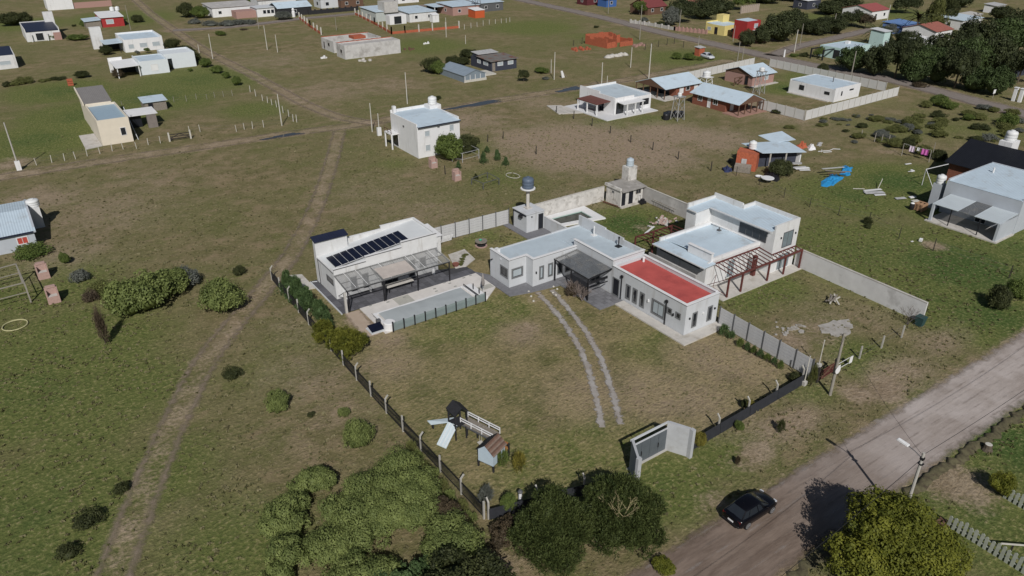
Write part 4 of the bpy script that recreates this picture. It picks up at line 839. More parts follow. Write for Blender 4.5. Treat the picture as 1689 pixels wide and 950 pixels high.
# ---------------------------------------------------------------- two-storey neighbour
h = thing('two_storey_house', 'white two-storey house with zinc roofs and tall upper window', 'house', 57.6, 46.3); HN = h
b = MB(); b.box(57.6,46.35,-.1,57.8,53.7,2.72); b.box(57.8,53.5,-.1,66.2,53.7,3.35); b.box(57.8,46.35,-.1,61.0,46.55,3.05); b.box(61.0,46.35,2.35,66.2,46.55,3.05); b.box(65.0,46.35,-.1,66.2,46.55,2.348)
obj('wall', b, WHITE, h); obj('parapet', MB().box(58.5,46.3,3.052,66.2,46.56,3.42), BRIGHT, h)
b = MB(); b.box(66.202,44.6,-.1,70.4,44.8,5.9); b.box(66.202,44.8,-.1,66.4,50.6,5.2); b.box(70.2,44.8,-.1,70.4,50.9,5.9); b.box(68.2,50.7,-.1,70.2,50.9,5.85); b.box(68.2,50.9,-.1,68.4,55.2,6.05); b.box(63.6,55.0,-.1,68.2,55.2,5.75); b.box(63.6,53.702,-.1,63.8,55.0,5.2); b.box(63.8,53.702,3.0,66.2,53.9,5.2); b.box(66.202,50.6,2.6,66.4,53.9,5.2)
obj('wall', b, WHITE, h)
obj('roof', MB().slab([(56.75,45.9,2.92),(58.5,45.9,3.0),(58.5,53.6,3.0),(56.75,53.6,2.92)], .08).slab([(58.502,46.56,3.1),(66.2,46.56,3.1),(66.2,50.4,3.22),(58.502,50.4,3.22)], .08).slab([(58.502,50.4,3.22),(66.2,50.4,3.22),(66.2,53.5,3.05),(58.502,53.5,3.05)], .08), ZINC, h)
obj('roof', MB().slab([(65.7,44.8,5.32),(70.2,44.8,5.5),(70.2,50.7,5.5),(65.7,50.7,5.32)], .08).slab([(65.7,50.702,5.32),(68.2,50.702,5.42),(68.2,55.0,5.42),(65.7,55.0,5.32)], .08).slab([(63.4,53.5,5.23),(65.698,53.5,5.318),(65.698,55.0,5.318),(63.4,55.0,5.23)], .08), ZINCY, h)
obj('fascia', MB().box(56.68,45.85,2.80,56.745,53.65,2.93).box(65.62,44.6,5.16,65.695,53.45,5.31).box(63.33,53.5,5.08,63.395,55.0,5.22), ALU, h)
b = MB(); b.box(58.2,46.36,3.02,58.498,49.7,4.0); b.box(58.1,46.3,4.002,58.55,49.75,4.06); obj('roof_parapet', b, BRIGHT, h)
obj('roof_flashing', MB().box(66.0,46.6,3.2,66.2,53.5,3.32).box(58.52,53.35,3.0,66.0,53.5,3.34), BRIGHT, h); obj('roof_vent', MB().cyl((65.2,51.4,3.1),(65.2,51.4,3.6),.08,.08,8).box(65.0,51.2,3.15,65.4,51.6,3.3), DKGREY, h)
window(h, '-y', 44.6, 67.75, 69.5, 2.85, 4.72, fm=DKGREY, gm=SOFTGL, fr=.07, mull=1); window(h, '-y', 44.6, 67.4, 69.6, .1, 2.1, fm=ALU, gm=SOFTGL, fr=.08, mull=1)
window(h, '-x', 66.2, 45.6, 49.4, 3.5, 4.75, fm=DKGREY, fr=.06, mull=3)
window(h, '-x', 57.6, 47.2, 53.2, 2.05, 2.6, fm=DKGREY, fr=.06, mull=5)
obj('recess_wall', MB().box(61.0,46.62,-.1,65.0,46.8,2.34), WHITE, h); window(h, '-y', 46.62, 61.4, 62.6, .05, 2.2, fm=ALU, gm=SOFTGL, fr=.07, mull=1)
for x in (67.35,69.9): obj('wall_lamp', MB().box(x-.06,44.48,4.1,x+.06,44.6,4.3), BLACK, h)
wall_obj('cement-rendered side wall between red roof wing and two-storey house', (56.3,46.5), (56.3,53.6), 1.95, .16, CEMENT)
pad('neighbour_terrace', rect(57.2,43.3,70.5,46.3), .06, SLABC)
g = thing('steel_pergola', 'rust-red steel pergola along front of two-storey house', 'pergola', 58.1, 43.6)
obj('beam', MB().bar((58.1,43.6,2.32),(70.45,43.6,2.32),.14,.2), RUST, g); obj('beam', MB().bar((57.6,46.25,2.75),(66.2,46.25,2.75),.1,.14), RUST, g); obj('beam', MB().bar((66.3,44.5,2.5),(70.4,44.5,2.5),.08,.12), RUST, g)
for x in (58.1,60.3,64.7,67.5,70.35): obj('post', MB().box(x-.09,43.52,-.1,x+.09,43.68,2.22), RUST, g)
obj('post', MB().box(64.3,45.2,-.1,64.7,45.6,2.5), RUST, g); obj('rail', MB().bar((57.5,46.2,.5),(58.1,43.7,2.2),.06).bar((57.3,44.9,.9),(58.1,43.7,.25),.05).bar((57.3,44.9,1.0),(59.2,46.2,1.3),.05), RUST, g)
for k in range(18):
    x = 58.7+k*.68; y1 = 46.2 if x < 66.2 else 44.55; z1 = 2.7 if x < 66.2 else 2.48; obj('rafter', MB().bar((x,43.65,2.38),(x,y1,z1),.05,.1), RUST, g)
for x in (61.0,63.5): obj('lattice', MB().tube([(x,46.1,1.6),(x+.8,45.0,2.4)], .02, 4), LGREY, g)
g = thing('steel_pergola', 'rust-red steel pergola behind two-storey house beside rubble', 'pergola', 57.6, 54.2)
obj('beam', MB().bar((57.3,57.0,2.3),(63.4,57.0,2.3),.12,.16), RUST, g); obj('beam', MB().bar((57.3,54.2,2.4),(63.4,54.2,2.4),.12,.16), RUST, g)
for x, y in ((57.35,57.0),(60.3,57.0),(63.3,57.0),(57.35,54.2)): obj('post', MB().box(x-.08,y-.08,-.1,x+.08,y+.08,2.22), RUST, g)
for k in range(9): x = 57.5+k*.73; obj('rafter', MB().bar((x,54.25,2.47),(x,56.95,2.38),.05,.1), RUST, g)
# ---------------------------------------------------------------- front boundary: gate, shade-cloth fence, iron fence
g = thing('entrance_gate', 'grey double gate between splayed white wing walls', 'gate', 33.5, 29.9)
zt = 2.62
b = MB(); b.hexa([(30.55,28.35,-.1),(30.75,28.35,-.1),(31.75,29.95,-.1),(31.5,29.95,-.1)], [(30.55,28.35,zt),(30.75,28.35,zt),(31.75,29.95,zt),(31.5,29.95,zt)]); b.box(30.45,28.1,-.1,30.8,28.348,zt); obj('wing_wall', b, GATEW, g)
b = MB(); b.hexa([(36.0,28.45,-.1),(36.2,28.5,-.1),(35.45,30.0,-.1),(35.2,29.95,-.1)], [(36.0,28.45,zt),(36.2,28.5,zt),(35.45,30.0,zt),(35.2,29.95,zt)]); b.box(36.0,28.1,-.1,36.3,28.448,zt); obj('wing_wall', b, GATEW, g)
obj('top_beam', MB().box(31.5,29.97,zt-.16,35.4,30.09,zt-.02), LGREY, g)
GATEM = mat('grey_sheet_gate', (.10,.115,.13), .5, .1, 2, wave=('X', .14, .3))
for k in range(4): x = 31.72+k*.875; obj('gate_leaf', MB().box(x+.02,29.9,.06,x+.855,29.95,2.02), GATEM, g)
obj('gate_rail', MB().box(31.72,29.87,2.03,35.2,29.97,2.1), LGREY, g); obj('track', MB().box(31.3,29.75,-.05,35.5,30.0,.03), CONC, g)
for k in (1,3): x = 31.72+k*.875; obj('handle', MB().box(x-.03,29.84,.7,x+.03,29.9,1.1), BLACK, g)
def bent_post(t, x, y, h=1.55, dx=0, dy=-.25, m=None, r=.055):
    b = MB(); b.box(x-r, y-r, -.15, x+r, y+r, h); a = Vector((x,y,h)); e = a+Vector((dx,dy,.28)); b.bar(a-Vector((0,0,.03)), e, r*1.8); return obj('post', b, m or CPOST, t)
f = thing('shade_cloth_fence', 'low dark shade-cloth fence right of the entrance gate', 'fence', 36.4, 28.7)
for k in range(4):
    x0 = 36.5+k*3.75; y0 = 28.65+.13*k; obj('cloth_panel', MB().hexa([(x0,y0,-.05),(x0+3.7,y0+.13,-.05),(x0+3.7,y0+.15,-.05),(x0,y0+.02,-.05)], [(x0,y0+.12,.92),(x0+3.7,y0+.25,.92),(x0+3.7,y0+.27,.92),(x0,y0+.14,.92)]), CLOTH, f)
for k in range(5): bent_post(f, 36.4+k*3.75, 28.86+.13*k, 1.45, 0, .28)
f = thing('shade_cloth_fence', 'dark shade-cloth fence half hidden behind front trees', 'fence', 20, 29.5)
for k in range(3):
    x0 = 20.1+k*3.45; y0 = 31.6-.95*k; obj('cloth_panel', MB().hexa([(x0,y0,-.05),(x0+3.4,y0-.93,-.05),(x0+3.4,y0-.91,-.05),(x0,y0+.02,-.05)], [(x0,y0,.95),(x0+3.4,y0-.93,.95),(x0+3.4,y0-.91,.95),(x0,y0+.02,.95)]), CLOTH, f)
    bent_post(f, x0, y0+.1, 1.5, 0, .25)
f = thing('iron_bar_fence', 'long black iron bar fence with concrete posts beside the open field', 'fence', 19.7, 31.9)
nb = 15; y0 = 31.9; bl = (75.2-31.9)/nb; bb = MB()
for k in range(int(bl/.13)): bb.box(-.012, .07+k*.13-.012, .05, .012, .07+k*.13+.012, 1.18)
bb.box(-.02,.05,.16,.02,bl-.05,.2).box(-.02,.05,1.06,.02,bl-.05,1.1)
me_b = bpy.data.meshes.new('bar_panel'); me_b.from_pydata(bb.v, [], bb.f); me_b.materials.append(BLACK)
FX = lambda y: 19.85-.3*math.sin((y-31.9)/43.3*math.pi)
for k in range(nb):
    y = y0+k*bl; a = math.atan2(-(FX(y+bl)-FX(y)), bl); o = bpy.data.objects.new('bar_panel', me_b); COL.objects.link(o); o.parent = f; o.location = (FX(y)-19.7, y-31.9, 0); o.rotation_euler = (0,0,a); o['kind'] = 'stuff'
    bent_post(f, FX(y), y, 1.45, .28 if k % 2 else 0, 0) if k % 2 else obj('post', MB().box(FX(y)-.06,y-.06,-.2,FX(y)+.06,y+.06,1.55), CPOST, f)
bent_post(f, FX(75.2), 75.2, 1.45, .28, 0)
# ---------------------------------------------------------------- empty yard to the right
rw = thing('concrete_post_row', 'row of pale concrete fence posts along the empty yard front', 'fence', 56.7, 28.6)
for p in ((1417.3,591),(1453.6,573.6),(1486.8,556.3)): x, y = G(*p); obj('post', MB().box(x-.06,y-.06,-.2,x+.06,y+.06,1.32), CPOST, rw)
for z in (.5,1.1): obj('wire', MB().tube([(57.0,28.55,z),(60,28.6,z),(64.7,28.7,z),(69.8,29.0,z)], .008, 3), DKGREY, rw)
yg = thing('farm_gate', 'rust-red wooden gate at the empty yard entrance', 'gate', 52.6, 28.5)
for k in range(5): obj('board', MB().bar((52.7,28.6,.2+.22*k),(55.0,28.75,.2+.22*k),.03,.11), RUST, yg)
obj('brace', MB().bar((52.75,28.57,.2),(54.9,28.7,1.15),.03,.1), BROWNW, yg)
for x in (52.6,55.1): obj('post', MB().box(x-.1,28.6,-.1,x+.1,28.8,1.5), DARKPOST, yg)
sg = thing('notice_board', 'two small white boards on a rail beside the rust-red gate', 'sign', 56, 28.6)
for x, w_ in ((55.3,.35),(57.0,.45)): obj('board', MB().box(x,28.5,.35,x+w_,28.54,1.05 if w_ > .4 else .75), PLATE, sg)
obj('rail', MB().bar((55.3,28.57,.35),(57.3,28.6,.35),.04).bar((55.3,28.57,.95),(57.1,28.6,.95),.04), ALU, sg)
for (px, py), h_, lab in (((1326,634),2.9,'thin pale pole at the slab fence front corner'),((1350,605),2.8,'thin pale pole beside the rust-red gate')):
    x, y = G(px, py); o = thing('thin_pole', lab, 'pole', x, y); obj('shaft', MB().cyl((x,y,-.2),(x,y,h_),.05,.04,6), PALEW, o); obj('cap', MB().cyl((x,y,h_),(x,y,h_+.06),.06,.06,6), PALEW, o); obj('base_stone', MB().box(x-.2,y-.18,-.05,x+.2,y+.18,.35), CONC, o)
x, y = 51.95, 26.9; o = thing('utility_pole', 'grey wooden utility pole with white disc before the empty yard', 'pole', x, y)
obj('shaft', MB().cyl((x,y,-.3),(x-.02,y+.05,6.15),.14,.1,9), POLEW, o); obj('disc', MB().cyl((x-.02,y-.13,2.6),(x-.02,y-.19,2.6),.33,.33,18), PLATE, o); obj('crossarm', MB().box(x-.06,y-.1,5.85,x+.06,y+.4,5.95), POLEW, o)
slb = MB(); ring_ = []
for k in range(30): t_ = 2*math.pi*k/30; q_ = 1+.12*math.sin(3*t_+1)+.1*math.sin(7*t_)+.06*math.sin(13*t_); ring_.append((62.3+2.0*q_*math.cos(t_), 33.2+1.25*q_*math.sin(t_)))
PADC = mat('broken_pad_concrete', (.37,.35,.325), .95, .2, 1.6, .4, 6, stain=((.22,.19,.14), .9, .5, .8))
tag(obj('concrete_pad', MB().prism(ring_, -.05, .012), PADC), kind='structure')
br = thing('mortar_scraps', 'scattered pale mortar scraps on bare soil in empty yard', 'rubble', 58, 35.9); rr = random.Random(4)
for k in range(26): x, y = 58.2+rr.gauss(0,.9), 35.6+rr.gauss(0,.5); sz = rr.uniform(.1,.32); obj('chunk', MB().prism([(x+sz*rr.uniform(.6,1.1)*math.cos(a), y+sz*rr.uniform(.6,1.1)*math.sin(a)) for a in (0,1.1,2.2,3.3,4.6,5.5)], -.03, rr.uniform(.02,.06)), PADC, br)
wp = thing('timber_pile', 'small pile of pale boards and brushwood in empty yard', 'timber pile', 66.9, 36.6)
for k in range(11): a = rr.uniform(-.3,.9); x, y = 66.7+rr.uniform(-.5,.6), 36.5+rr.uniform(-.35,.35); L_ = rr.uniform(.5,.9); obj('board', MB().bar((x-L_*math.cos(a),y-L_*math.sin(a),.1+.05*k),(x+L_*math.cos(a),y+L_*math.sin(a),.15+.05*k),.16,.04), PALEW if k < 5 else WOOD, wp)
bs = thing('fence_box', 'dark teal bin at the end of the long white wall', 'bin', 69.4, 28.8); obj('bin_body', MB().hexa([(69.1,28.5,0),(69.7,28.5,0),(69.7,29.1,0),(69.1,29.1,0)], [(69.0,28.4,.95),(69.8,28.4,.95),(69.8,29.2,.95),(69.0,29.2,.95)]), mat('dark_teal', (.03,.07,.07), .6), bs); obj('lid', MB().box(68.97,28.37,.952,69.83,29.23,1.02), mat('dark_teal', ()), bs)
# ---------------------------------------------------------------- playground
p = thing('play_tower', 'black play tower with pale blue slide and white-railed ramp', 'play tower', 22.9, 40.9)
TX0, TX1, TY0, TY1 = 22.55, 23.6, 40.1, 41.15
for x in (TX0,TX1):
    for y in (TY0,TY1): obj('post', MB().box(x-.05,y-.05,-.15,x+.05,y+.05,2.5), DKWOOD, p)
obj('platform', MB().box(TX0,TY0,1.18,TX1,TY1,1.26), DKWOOD, p)
xm = (TX0+TX1)/2
rf = MB(); rf.slab([(TX0-.12,TY0-.15,2.42),(xm,TY0-.15,2.95),(xm,TY1+.15,2.95),(TX0-.12,TY1+.15,2.42)], .05); rf.slab([(xm,TY0-.15,2.95),(TX1+.12,TY0-.15,2.42),(TX1+.12,TY1+.15,2.42),(xm,TY1+.15,2.95)], .05); obj('roof', rf, DKWOOD, p)
for z in (1.55,1.85): obj('guard_rail', MB().box(TX0,TY1-.02,z,TX1,TY1+.02,z+.08), DKWOOD, p)
sd = MB(); sd.slab([(21.0,40.45,.08),(21.35,39.6,.08),(22.75,40.15,1.28),(22.4,41.0,1.28)], .06); s_ = obj('slide', sd, SLIDEB, p)
for k in range(3): q0 = Vector((21.08+.12*k,40.25-.28*k,.1)); q1 = Vector((22.48+.12*k,40.8-.28*k,1.3)); obj('slide_rib', MB().bar(q0, q1, .03, .05), ALU, s_)
s2 = MB(); s2.slab([(21.55,42.9,.55),(21.55,42.3,.55),(22.6,41.1,1.1),(23.2,41.4,1.1)], .06); obj('short_slide', s2, SLIDEB, p); obj('slide_leg', MB().box(21.75,42.35,-.1,21.85,42.6,.55), DKWOOD, p)
RA, RB = Vector((23.65,40.6,1.16)), Vector((24.75,37.7,.95)); dd = (RB-RA).normalized(); sd_ = Vector((dd.y,-dd.x,0)).normalized()*.48
for k in range(18): c_ = RA.lerp(RB, (k+.5)/18); obj('deck_board', MB().bar(c_-sd_, c_+sd_, .15, .04), WOOD, p)
for sg_ in (-1,1):
    o0, o1 = RA+sd_*sg_, RB+sd_*sg_; obj('stringer', MB().bar(o0-Vector((0,0,.1)), o1-Vector((0,0,.1)), .06, .16), DKGREY, p)
    for z in (.28,.5): obj('hand_rail', MB().bar(o0+Vector((0,0,z)), o1+Vector((0,0,z)), .05, .07), BRIGHT, p)
    for k in range(4): c_ = o0.lerp(o1, k/3); obj('baluster', MB().bar(c_-Vector((0,0,.05)), c_+Vector((0,0,.54)), .06), BRIGHT, p)
for q_ in ((23.4,39.9),(24.1,39.4)): obj('post', MB().box(q_[0]-.05,q_[1]-.05,-.1,q_[0]+.05,q_[1]+.05,1.1), DKWOOD, p)
sw = obj('swing', MB().tube([(24.0,38.9,1.0),(23.6,38.3,.35)], .012, 4).tube([(24.3,39.1,1.0),(23.9,38.5,.35)], .012, 4).box(23.55,38.2,.3,23.95,38.6,.34), PALEW, p)
ph = thing('playhouse', 'pale blue wooden playhouse on stilts with brown plank roof', 'playhouse', 23.6, 36.3)
rt = Matrix.Rotation(R(22), 4, 'Z'); C0 = Vector((23.4,36.3,0))
def lp(x, y, z): return tuple(C0+rt @ Vector((x,y,z)))
def lbox(mb, x0, y0, z0, x1, y1, z1): return mb.hexa([lp(x0,y0,z0),lp(x1,y0,z0),lp(x1,y1,z0),lp(x0,y1,z0)], [lp(x0,y0,z1),lp(x1,y0,z1),lp(x1,y1,z1),lp(x0,y1,z1)])
HX, HY, E0, E1 = .75, .68, .5, 1.62
def rd(x): return E1+(HY-abs(x))*.75
for sx in (-1,1):
    for sy in (-1,1): obj('stilt', lbox(MB(), sx*HX-.06, sy*HY-.06, -.15, sx*HX+.06, sy*HY+.06, E0), DKWOOD, ph)
# gable faces -x (towards the camera), ridge along x
for k in range(6):
    z0 = E0+.186*k; obj('gable_board', lbox(MB(), -HX-.03, -HY, z0+.006, -HX, HY, z0+.18), PBLUE, ph)
obj('gable_top', MB().ext([lp(-HX-.03,-HY,E1), lp(-HX-.03,HY,E1), lp(-HX-.03,0,E1+.58)], tuple(rt @ Vector((.03,0,0)))), PBLUE, ph)
obj('gable_top', MB().ext([lp(HX,-HY,E1), lp(HX,HY,E1), lp(HX,0,E1+.58)], tuple(rt @ Vector((.03,0,0)))), PBLUE, ph)
obj('side_wall', lbox(MB(), -HX, -HY, E0, -.25, -HY+.03, E1), PBLUE, ph); obj('side_wall', lbox(MB(), .3, -HY, E0, HX, -HY+.03, E1), PBLUE, ph); obj('side_wall', lbox(MB(), -.25, -HY, 1.3, .3, -HY+.03, E1), PBLUE, ph)
obj('side_wall', lbox(MB(), -HX, HY-.03, E0, HX, HY, E1), PBLUE, ph); obj('end_wall', lbox(MB(), HX, -HY, E0, HX+.03, HY, E1), PBLUE, ph); obj('floor', lbox(MB(), -HX, -HY+.03, E0-.06, HX, HY-.03, E0), DKWOOD, ph)
PLK = [mat('roof_plank_%s' % a, c_, .9, .25, 4) for a, c_ in (('a',(.115,.07,.052)),('b',(.165,.10,.075)),('c',(.20,.15,.12)))]
for sy in (-1,1):
    for k in range(9):
        v0, v1 = (HY+.14)*k/9, (HY+.14)*(k+1)/9
        def zq(v): return E1+.60-(.60/HY)*v+.03
        m_ = PLK[k % 3] if sy < 0 else DKWOOD
        obj('roof_plank', MB().hexa([lp(-HX-.14,sy*v0,zq(v0)-.03),lp(HX+.14,sy*v0,zq(v0)-.03),lp(HX+.14,sy*(v1-.008),zq(v1)-.03),lp(-HX-.14,sy*(v1-.008),zq(v1)-.03)], [lp(-HX-.14,sy*v0,zq(v0)),lp(HX+.14,sy*v0,zq(v0)),lp(HX+.14,sy*(v1-.008),zq(v1)),lp(-HX-.14,sy*(v1-.008),zq(v1))]), m_, ph)
pc = obj('porch', lbox(MB(), HX+.1, -HY+.1, .62, HX+.75, HY-.1, .7), mat('orange_stained_wood', (.36,.15,.05), .8, .2, 4), ph)
for sy in (-1,1): obj('stilt', lbox(MB(), HX+.62, sy*.6-.05, -.1, HX+.74, sy*.6+.05, 1.15), DKWOOD, ph)
obj('porch_rail', lbox(MB(), HX+.64, -.55, 1.05, HX+.72, .55, 1.15), mat('orange_stained_wood', ()), ph)
# ---------------------------------------------------------------- street: lamp, cables, car, pickets
o = thing('street_lamp', 'grey street lamp pole with white lamp head beside the road', 'street lamp', 43.1, 15.3)
obj('pole', MB().cyl((43.1,15.3,-.3),(43.1,15.34,6.05),.13,.09,9), CPOST, o); obj('arm', MB().tube([(43.1,15.34,5.6),(43.08,15.9,5.85),(43.03,16.4,6.0)], .03, 6), DKGREY, o)
obj('lamp_head', MB().hexa([(42.85,16.3,5.95),(43.2,16.3,5.95),(43.14,17.15,6.0),(42.9,17.15,6.0)], [(42.9,16.3,6.08),(43.15,16.3,6.08),(43.12,17.05,6.17),(42.93,17.05,6.17)]), BRIGHT, o, bevel=.03); obj('bracket', MB().box(43.0,15.2,5.5,43.2,15.45,5.7).box(42.96,15.15,5.15,43.24,15.5,5.2), BLACK, o)
cb2 = MB()
def cable(a, b_, sag, r=.014, n_=14):
    a, b_ = Vector(a), Vector(b_); return [a.lerp(b_, i/n_)-Vector((0,0,sag*4*(i/n_)*(1-i/n_))) for i in range(n_+1)]
tag(obj('power_cable', MB().tube(cable((43.1,15.34,5.9),(76,14.9,6.0),.5), .016, 4), BLACK, org=(43.1,15.34,0)), 'black overhead cable running right from street lamp', 'cable')
tag(obj('power_cable', MB().tube(cable((43.1,15.34,5.6),(14,14.2,6.0),.6), .016, 4), BLACK, org=(43.1,15.34,0)), 'black overhead cable running left from street lamp', 'cable')
tag(obj('service_cable', MB().tube(cable((43.1,15.34,5.8),(51.95,26.9,5.9),.35), .012, 4), BLACK, org=(43.1,15.34,0)), 'thin cable crossing road from street lamp to utility pole', 'cable')
def picket_fence(label, p0, p1, step, h):
    a, b_ = Vector((*p0,0)), Vector((*p1,0)); t = thing('picket_fence', label, 'fence', *p0); n_ = int((b_-a).length/step); d = (b_-a).normalized(); ang = math.atan2(d.y, d.x)
    me = bpy.data.meshes.new('picket'); q = MB(); w_ = step*.3; q.hexa([(-w_,-.02,-.1),(w_,-.02,-.1),(w_,.02,-.1),(-w_,.02,-.1)], [(-w_,-.02,h),(w_,-.02,h),(w_,.02,h),(-w_,.02,h)]); q.ext([(-w_,-.02,h),(w_,-.02,h),(0,-.02,h+.08)], (0,.04,0)); me.from_pydata(q.v, [], q.f); me.materials.append(PKM)
    rr = random.Random(2)
    for k in range(n_+1):
        o = bpy.data.objects.new('picket', me); COL.objects.link(o); o.parent = t; o.location = d*step*k; o.rotation_euler = (rr.uniform(-.05,.05), rr.uniform(-.05,.05), ang+rr.uniform(-.06,.06)); o.scale = (1,1,rr.uniform(.9,1.08))
    nn = Vector((-d.y,d.x,0))*.04
    for z in (.25,h*.75): obj('rail', MB().bar(a+nn+Vector((0,0,z)), b_+nn+Vector((0,0,z)), .05, .08), PKM, t)
    return t
PKM = mat('grey_green_picket', (.33,.35,.30), .9, .2, 3, stain=((.2,.2,.15), 2, .55, .5))
picket_fence('weathered grey picket fence beside the big yellow-green tree', (45.35,13.3), (45.3,4.5), .34, 1.0)
picket_fence('short piece of weathered picket fence at the right edge', (51.3,12.4), (51.2,6.0), .34, 1.0)
x, y = G(1664,916); wb = thing('timber_swing_frame', 'pale timber rail on a post behind picket fence', 'frame', x, y); obj('rail', MB().bar((x-.6,y+.5,1.0),(x+1.6,y-1.4,1.0),.08,.08), PALEW, wb); obj('post', MB().box(x-.05,y-.05,-.1,x+.05,y+.05,.96), DARKPOST, wb)
x, y = G(1628,741); st = thing('tree_stump', 'cut tree stump on the bright grass beyond road', 'stump', x, y); obj('bole', MB().lathe(x,y,[(.42,-.05),(.3,.2),(.27,.5)],10), BARK, st); obj('cut_face', MB().lathe(x,y,[(.26,.502),(.2,.515)],10), PALEW, st)
x, y = G(1552,862); tag(obj('timber_pallet', MB().box(x-.3,y-.5,0,x+.3,y-.35,.1).box(x-.3,y-.2,0,x+.3,y-.05,.1).box(x-.3,y+.1,0,x+.3,y+.25,.1).box(x-.35,y-.5,.101,x-.2,y+.25,.16).box(x+.2,y-.5,.101,x+.35,y+.25,.16), BROWNW, org=(x,y,0)), 'small brown pallet lying beside picket fence end', 'pallet')
# car
def build_car(name, label, x, y, ang, paint, group=None):
    t = thing(name, label, 'car', x, y); ORG[t.name] = (0,0,0)
    st = [(-2.03,.55,.56,.42,.78),(-1.98,.74,.74,.30,.90),(-1.80,.83,.80,.24,.97),(-1.45,.86,.82,.21,1.0),(-.9,.87,.84,.2,.98),(0,.875,.84,.2,.95),(.75,.875,.83,.2,.93),(1.15,.87,.81,.2,.89),(1.6,.84,.76,.22,.80),(1.9,.75,.66,.28,.70),(2.04,.56,.50,.38,.58)]
    b = MB(); m_ = 11
    for (sx,wb_,wt,zb,zt_) in st:
        zm = zb+(zt_-zb)*.55
        half = [(wb_*.86,zb),(wb_*.98,zb+.1),(wb_+.02,zm),(wt+.015,zt_-.09),(wt-.06,zt_-.015)]
        sec = [(-w_,z) for w_,z in half]+[(0,zt_+.025)]+[(w_,z) for w_,z in half[::-1]]
        b.v += [(sx,w_,z) for w_,z in sec]
    for i in range(len(st)-1):
        for j in range(m_-1): a = i*m_+j; b.f.append((a,a+1,a+m_+1,a+m_))
        b.f.append((i*m_+m_-1, i*m_, i*m_+m_, i*m_+2*m_-1))
    b.f += [tuple(range(m_))[::-1], tuple(range((len(st)-1)*m_, len(st)*m_))]
    body = obj('body', b, paint, t, True)
    # cabin
    lo = [(-1.78,.70),(-1.2,.77),(-.2,.79),(.6,.78),(1.08,.70)]; hi = [(-1.22,.52),(-.9,.57),(-.25,.59),(.1,.58),(.28,.53)]; zl = [.96,.975,.95,.93,.89]; zh = [1.36,1.43,1.455,1.45,1.41]
    c_ = MB()
    for i in range(5): c_.v += [(lo[i][0],-lo[i][1],zl[i]-.03),(hi[i][0],-hi[i][1],zh[i]-.03),(hi[i][0],-hi[i][1]*.8,zh[i]+.015),(hi[i][0],0,zh[i]+.035),(hi[i][0],hi[i][1]*.8,zh[i]+.015),(hi[i][0],hi[i][1],zh[i]-.03),(lo[i][0],lo[i][1],zl[i]-.03)]
    for i in range(4):
        for j in range(6): a = i*7+j; c_.f.append((a,a+1,a+8,a+7))
    c_.f += [(6,5,4,3,2,1,0),(28,29,30,31,32,33,34)]
    cab = obj('cabin', c_, paint, t, True)
    def lerp3(a, b_, k): return tuple(a[i]+(b_[i]-a[i])*k for i in range(3))
    def pane(name_, q, m__=GLASS, o_=.012):
        c0 = Vector((0,0,0))
        for p_ in q: c0 += Vector(p_)/4
        nn = (Vector(q[1])-Vector(q[0])).cross(Vector(q[3])-Vector(q[0])).normalized()
        if nn.dot(c0-Vector((0,0,1.0))) < 0: nn = -nn
        qq = [tuple(c0+(Vector(p_)-c0)*.9+nn*o_) for p_ in q]; return obj(name_, MB().ext(qq, tuple(nn*-.02)), m__, t)
    pane('rear_window', [(-1.78,-.70,.94),(-1.78,.70,.94),(-1.22,.52,1.34),(-1.22,-.52,1.34)], o_=.03); pane('windscreen', [(1.08,-.70,.87),(1.08,.70,.87),(.28,.53,1.39),(.28,-.53,1.39)], o_=.03)
    for s_ in (-1,1):
        for (i, j) in ((0,1),(1,2),(2,4)):
            pane('side_window', [(lo[i][0],s_*lo[i][1],zl[i]),(lo[j][0],s_*lo[j][1],zl[j]),(hi[j][0],s_*hi[j][1],zh[j]-.04),(hi[i][0],s_*hi[i][1],zh[i]-.04)], o_=.02)
        for wx in (-1.22,1.32):
            w_ = obj('wheel', MB().cyl((wx,s_*.70,.31),(wx,s_*.885,.31),.31,.31,20), TYRE, t); rm_ = MB(); rm_.cyl((wx,s_*.884,.31),(wx,s_*.892,.31),.07,.06,10)
            for k in range(7): a = 2*math.pi*k/7; rm_.bar((wx,s_*.888,.31),(wx+.2*math.cos(a),s_*.888,.31+.2*math.sin(a)),.06,.014)
            for k in range(18): a, a2 = 2*math.pi*k/18, 2*math.pi*(k+1)/18; rm_.bar((wx+.215*math.cos(a),s_*.888,.31+.215*math.sin(a)),(wx+.215*math.cos(a2),s_*.888,.31+.215*math.sin(a2)),.03,.035)
            obj('rim', rm_, RIM, w_)
        obj('tail_lamp', MB().box(-1.99,s_*.62-.12,.72,-1.86,s_*.62+.12,.88), TAIL, t); obj('headlight', MB().box(1.78,s_*.56-.13,.6,1.97,s_*.56+.13,.7), mat('lamp_lens', (.5,.52,.55), .1), t)
        obj('mirror', MB().box(.55,s_*.86-.08,.92,.72,s_*.86+.08,1.05), paint, t, bevel=.02)
        obj('door_handle', MB().box(-.55,s_*.862-.012,.8,-.38,s_*.862+.012,.83), paint, t)
    obj('plate', MB().box(-2.06,-.22,.55,-2.03,.22,.66), PLATE, t); obj('bumper', MB().box(-2.04,-.7,.3,-1.9,.7,.48), BLACK, t, bevel=.04); obj('antenna', MB().cyl((-.8,0,1.45),(-1.05,0,1.72),.008,.004,4), BLACK, t)
    t.rotation_euler = (0,0,ang); t['group'] = group or 'cars'; del t['group']
    return t
CARO = build_car('parked_car', 'black hatchback car standing on the gravel road', 35.15, 21.75, 0.0, CARP)
x, y = G(1174,98); build_car('parked_car', 'small silver car parked by the far gravel road', x, y+1.5, R(-97), CARW)
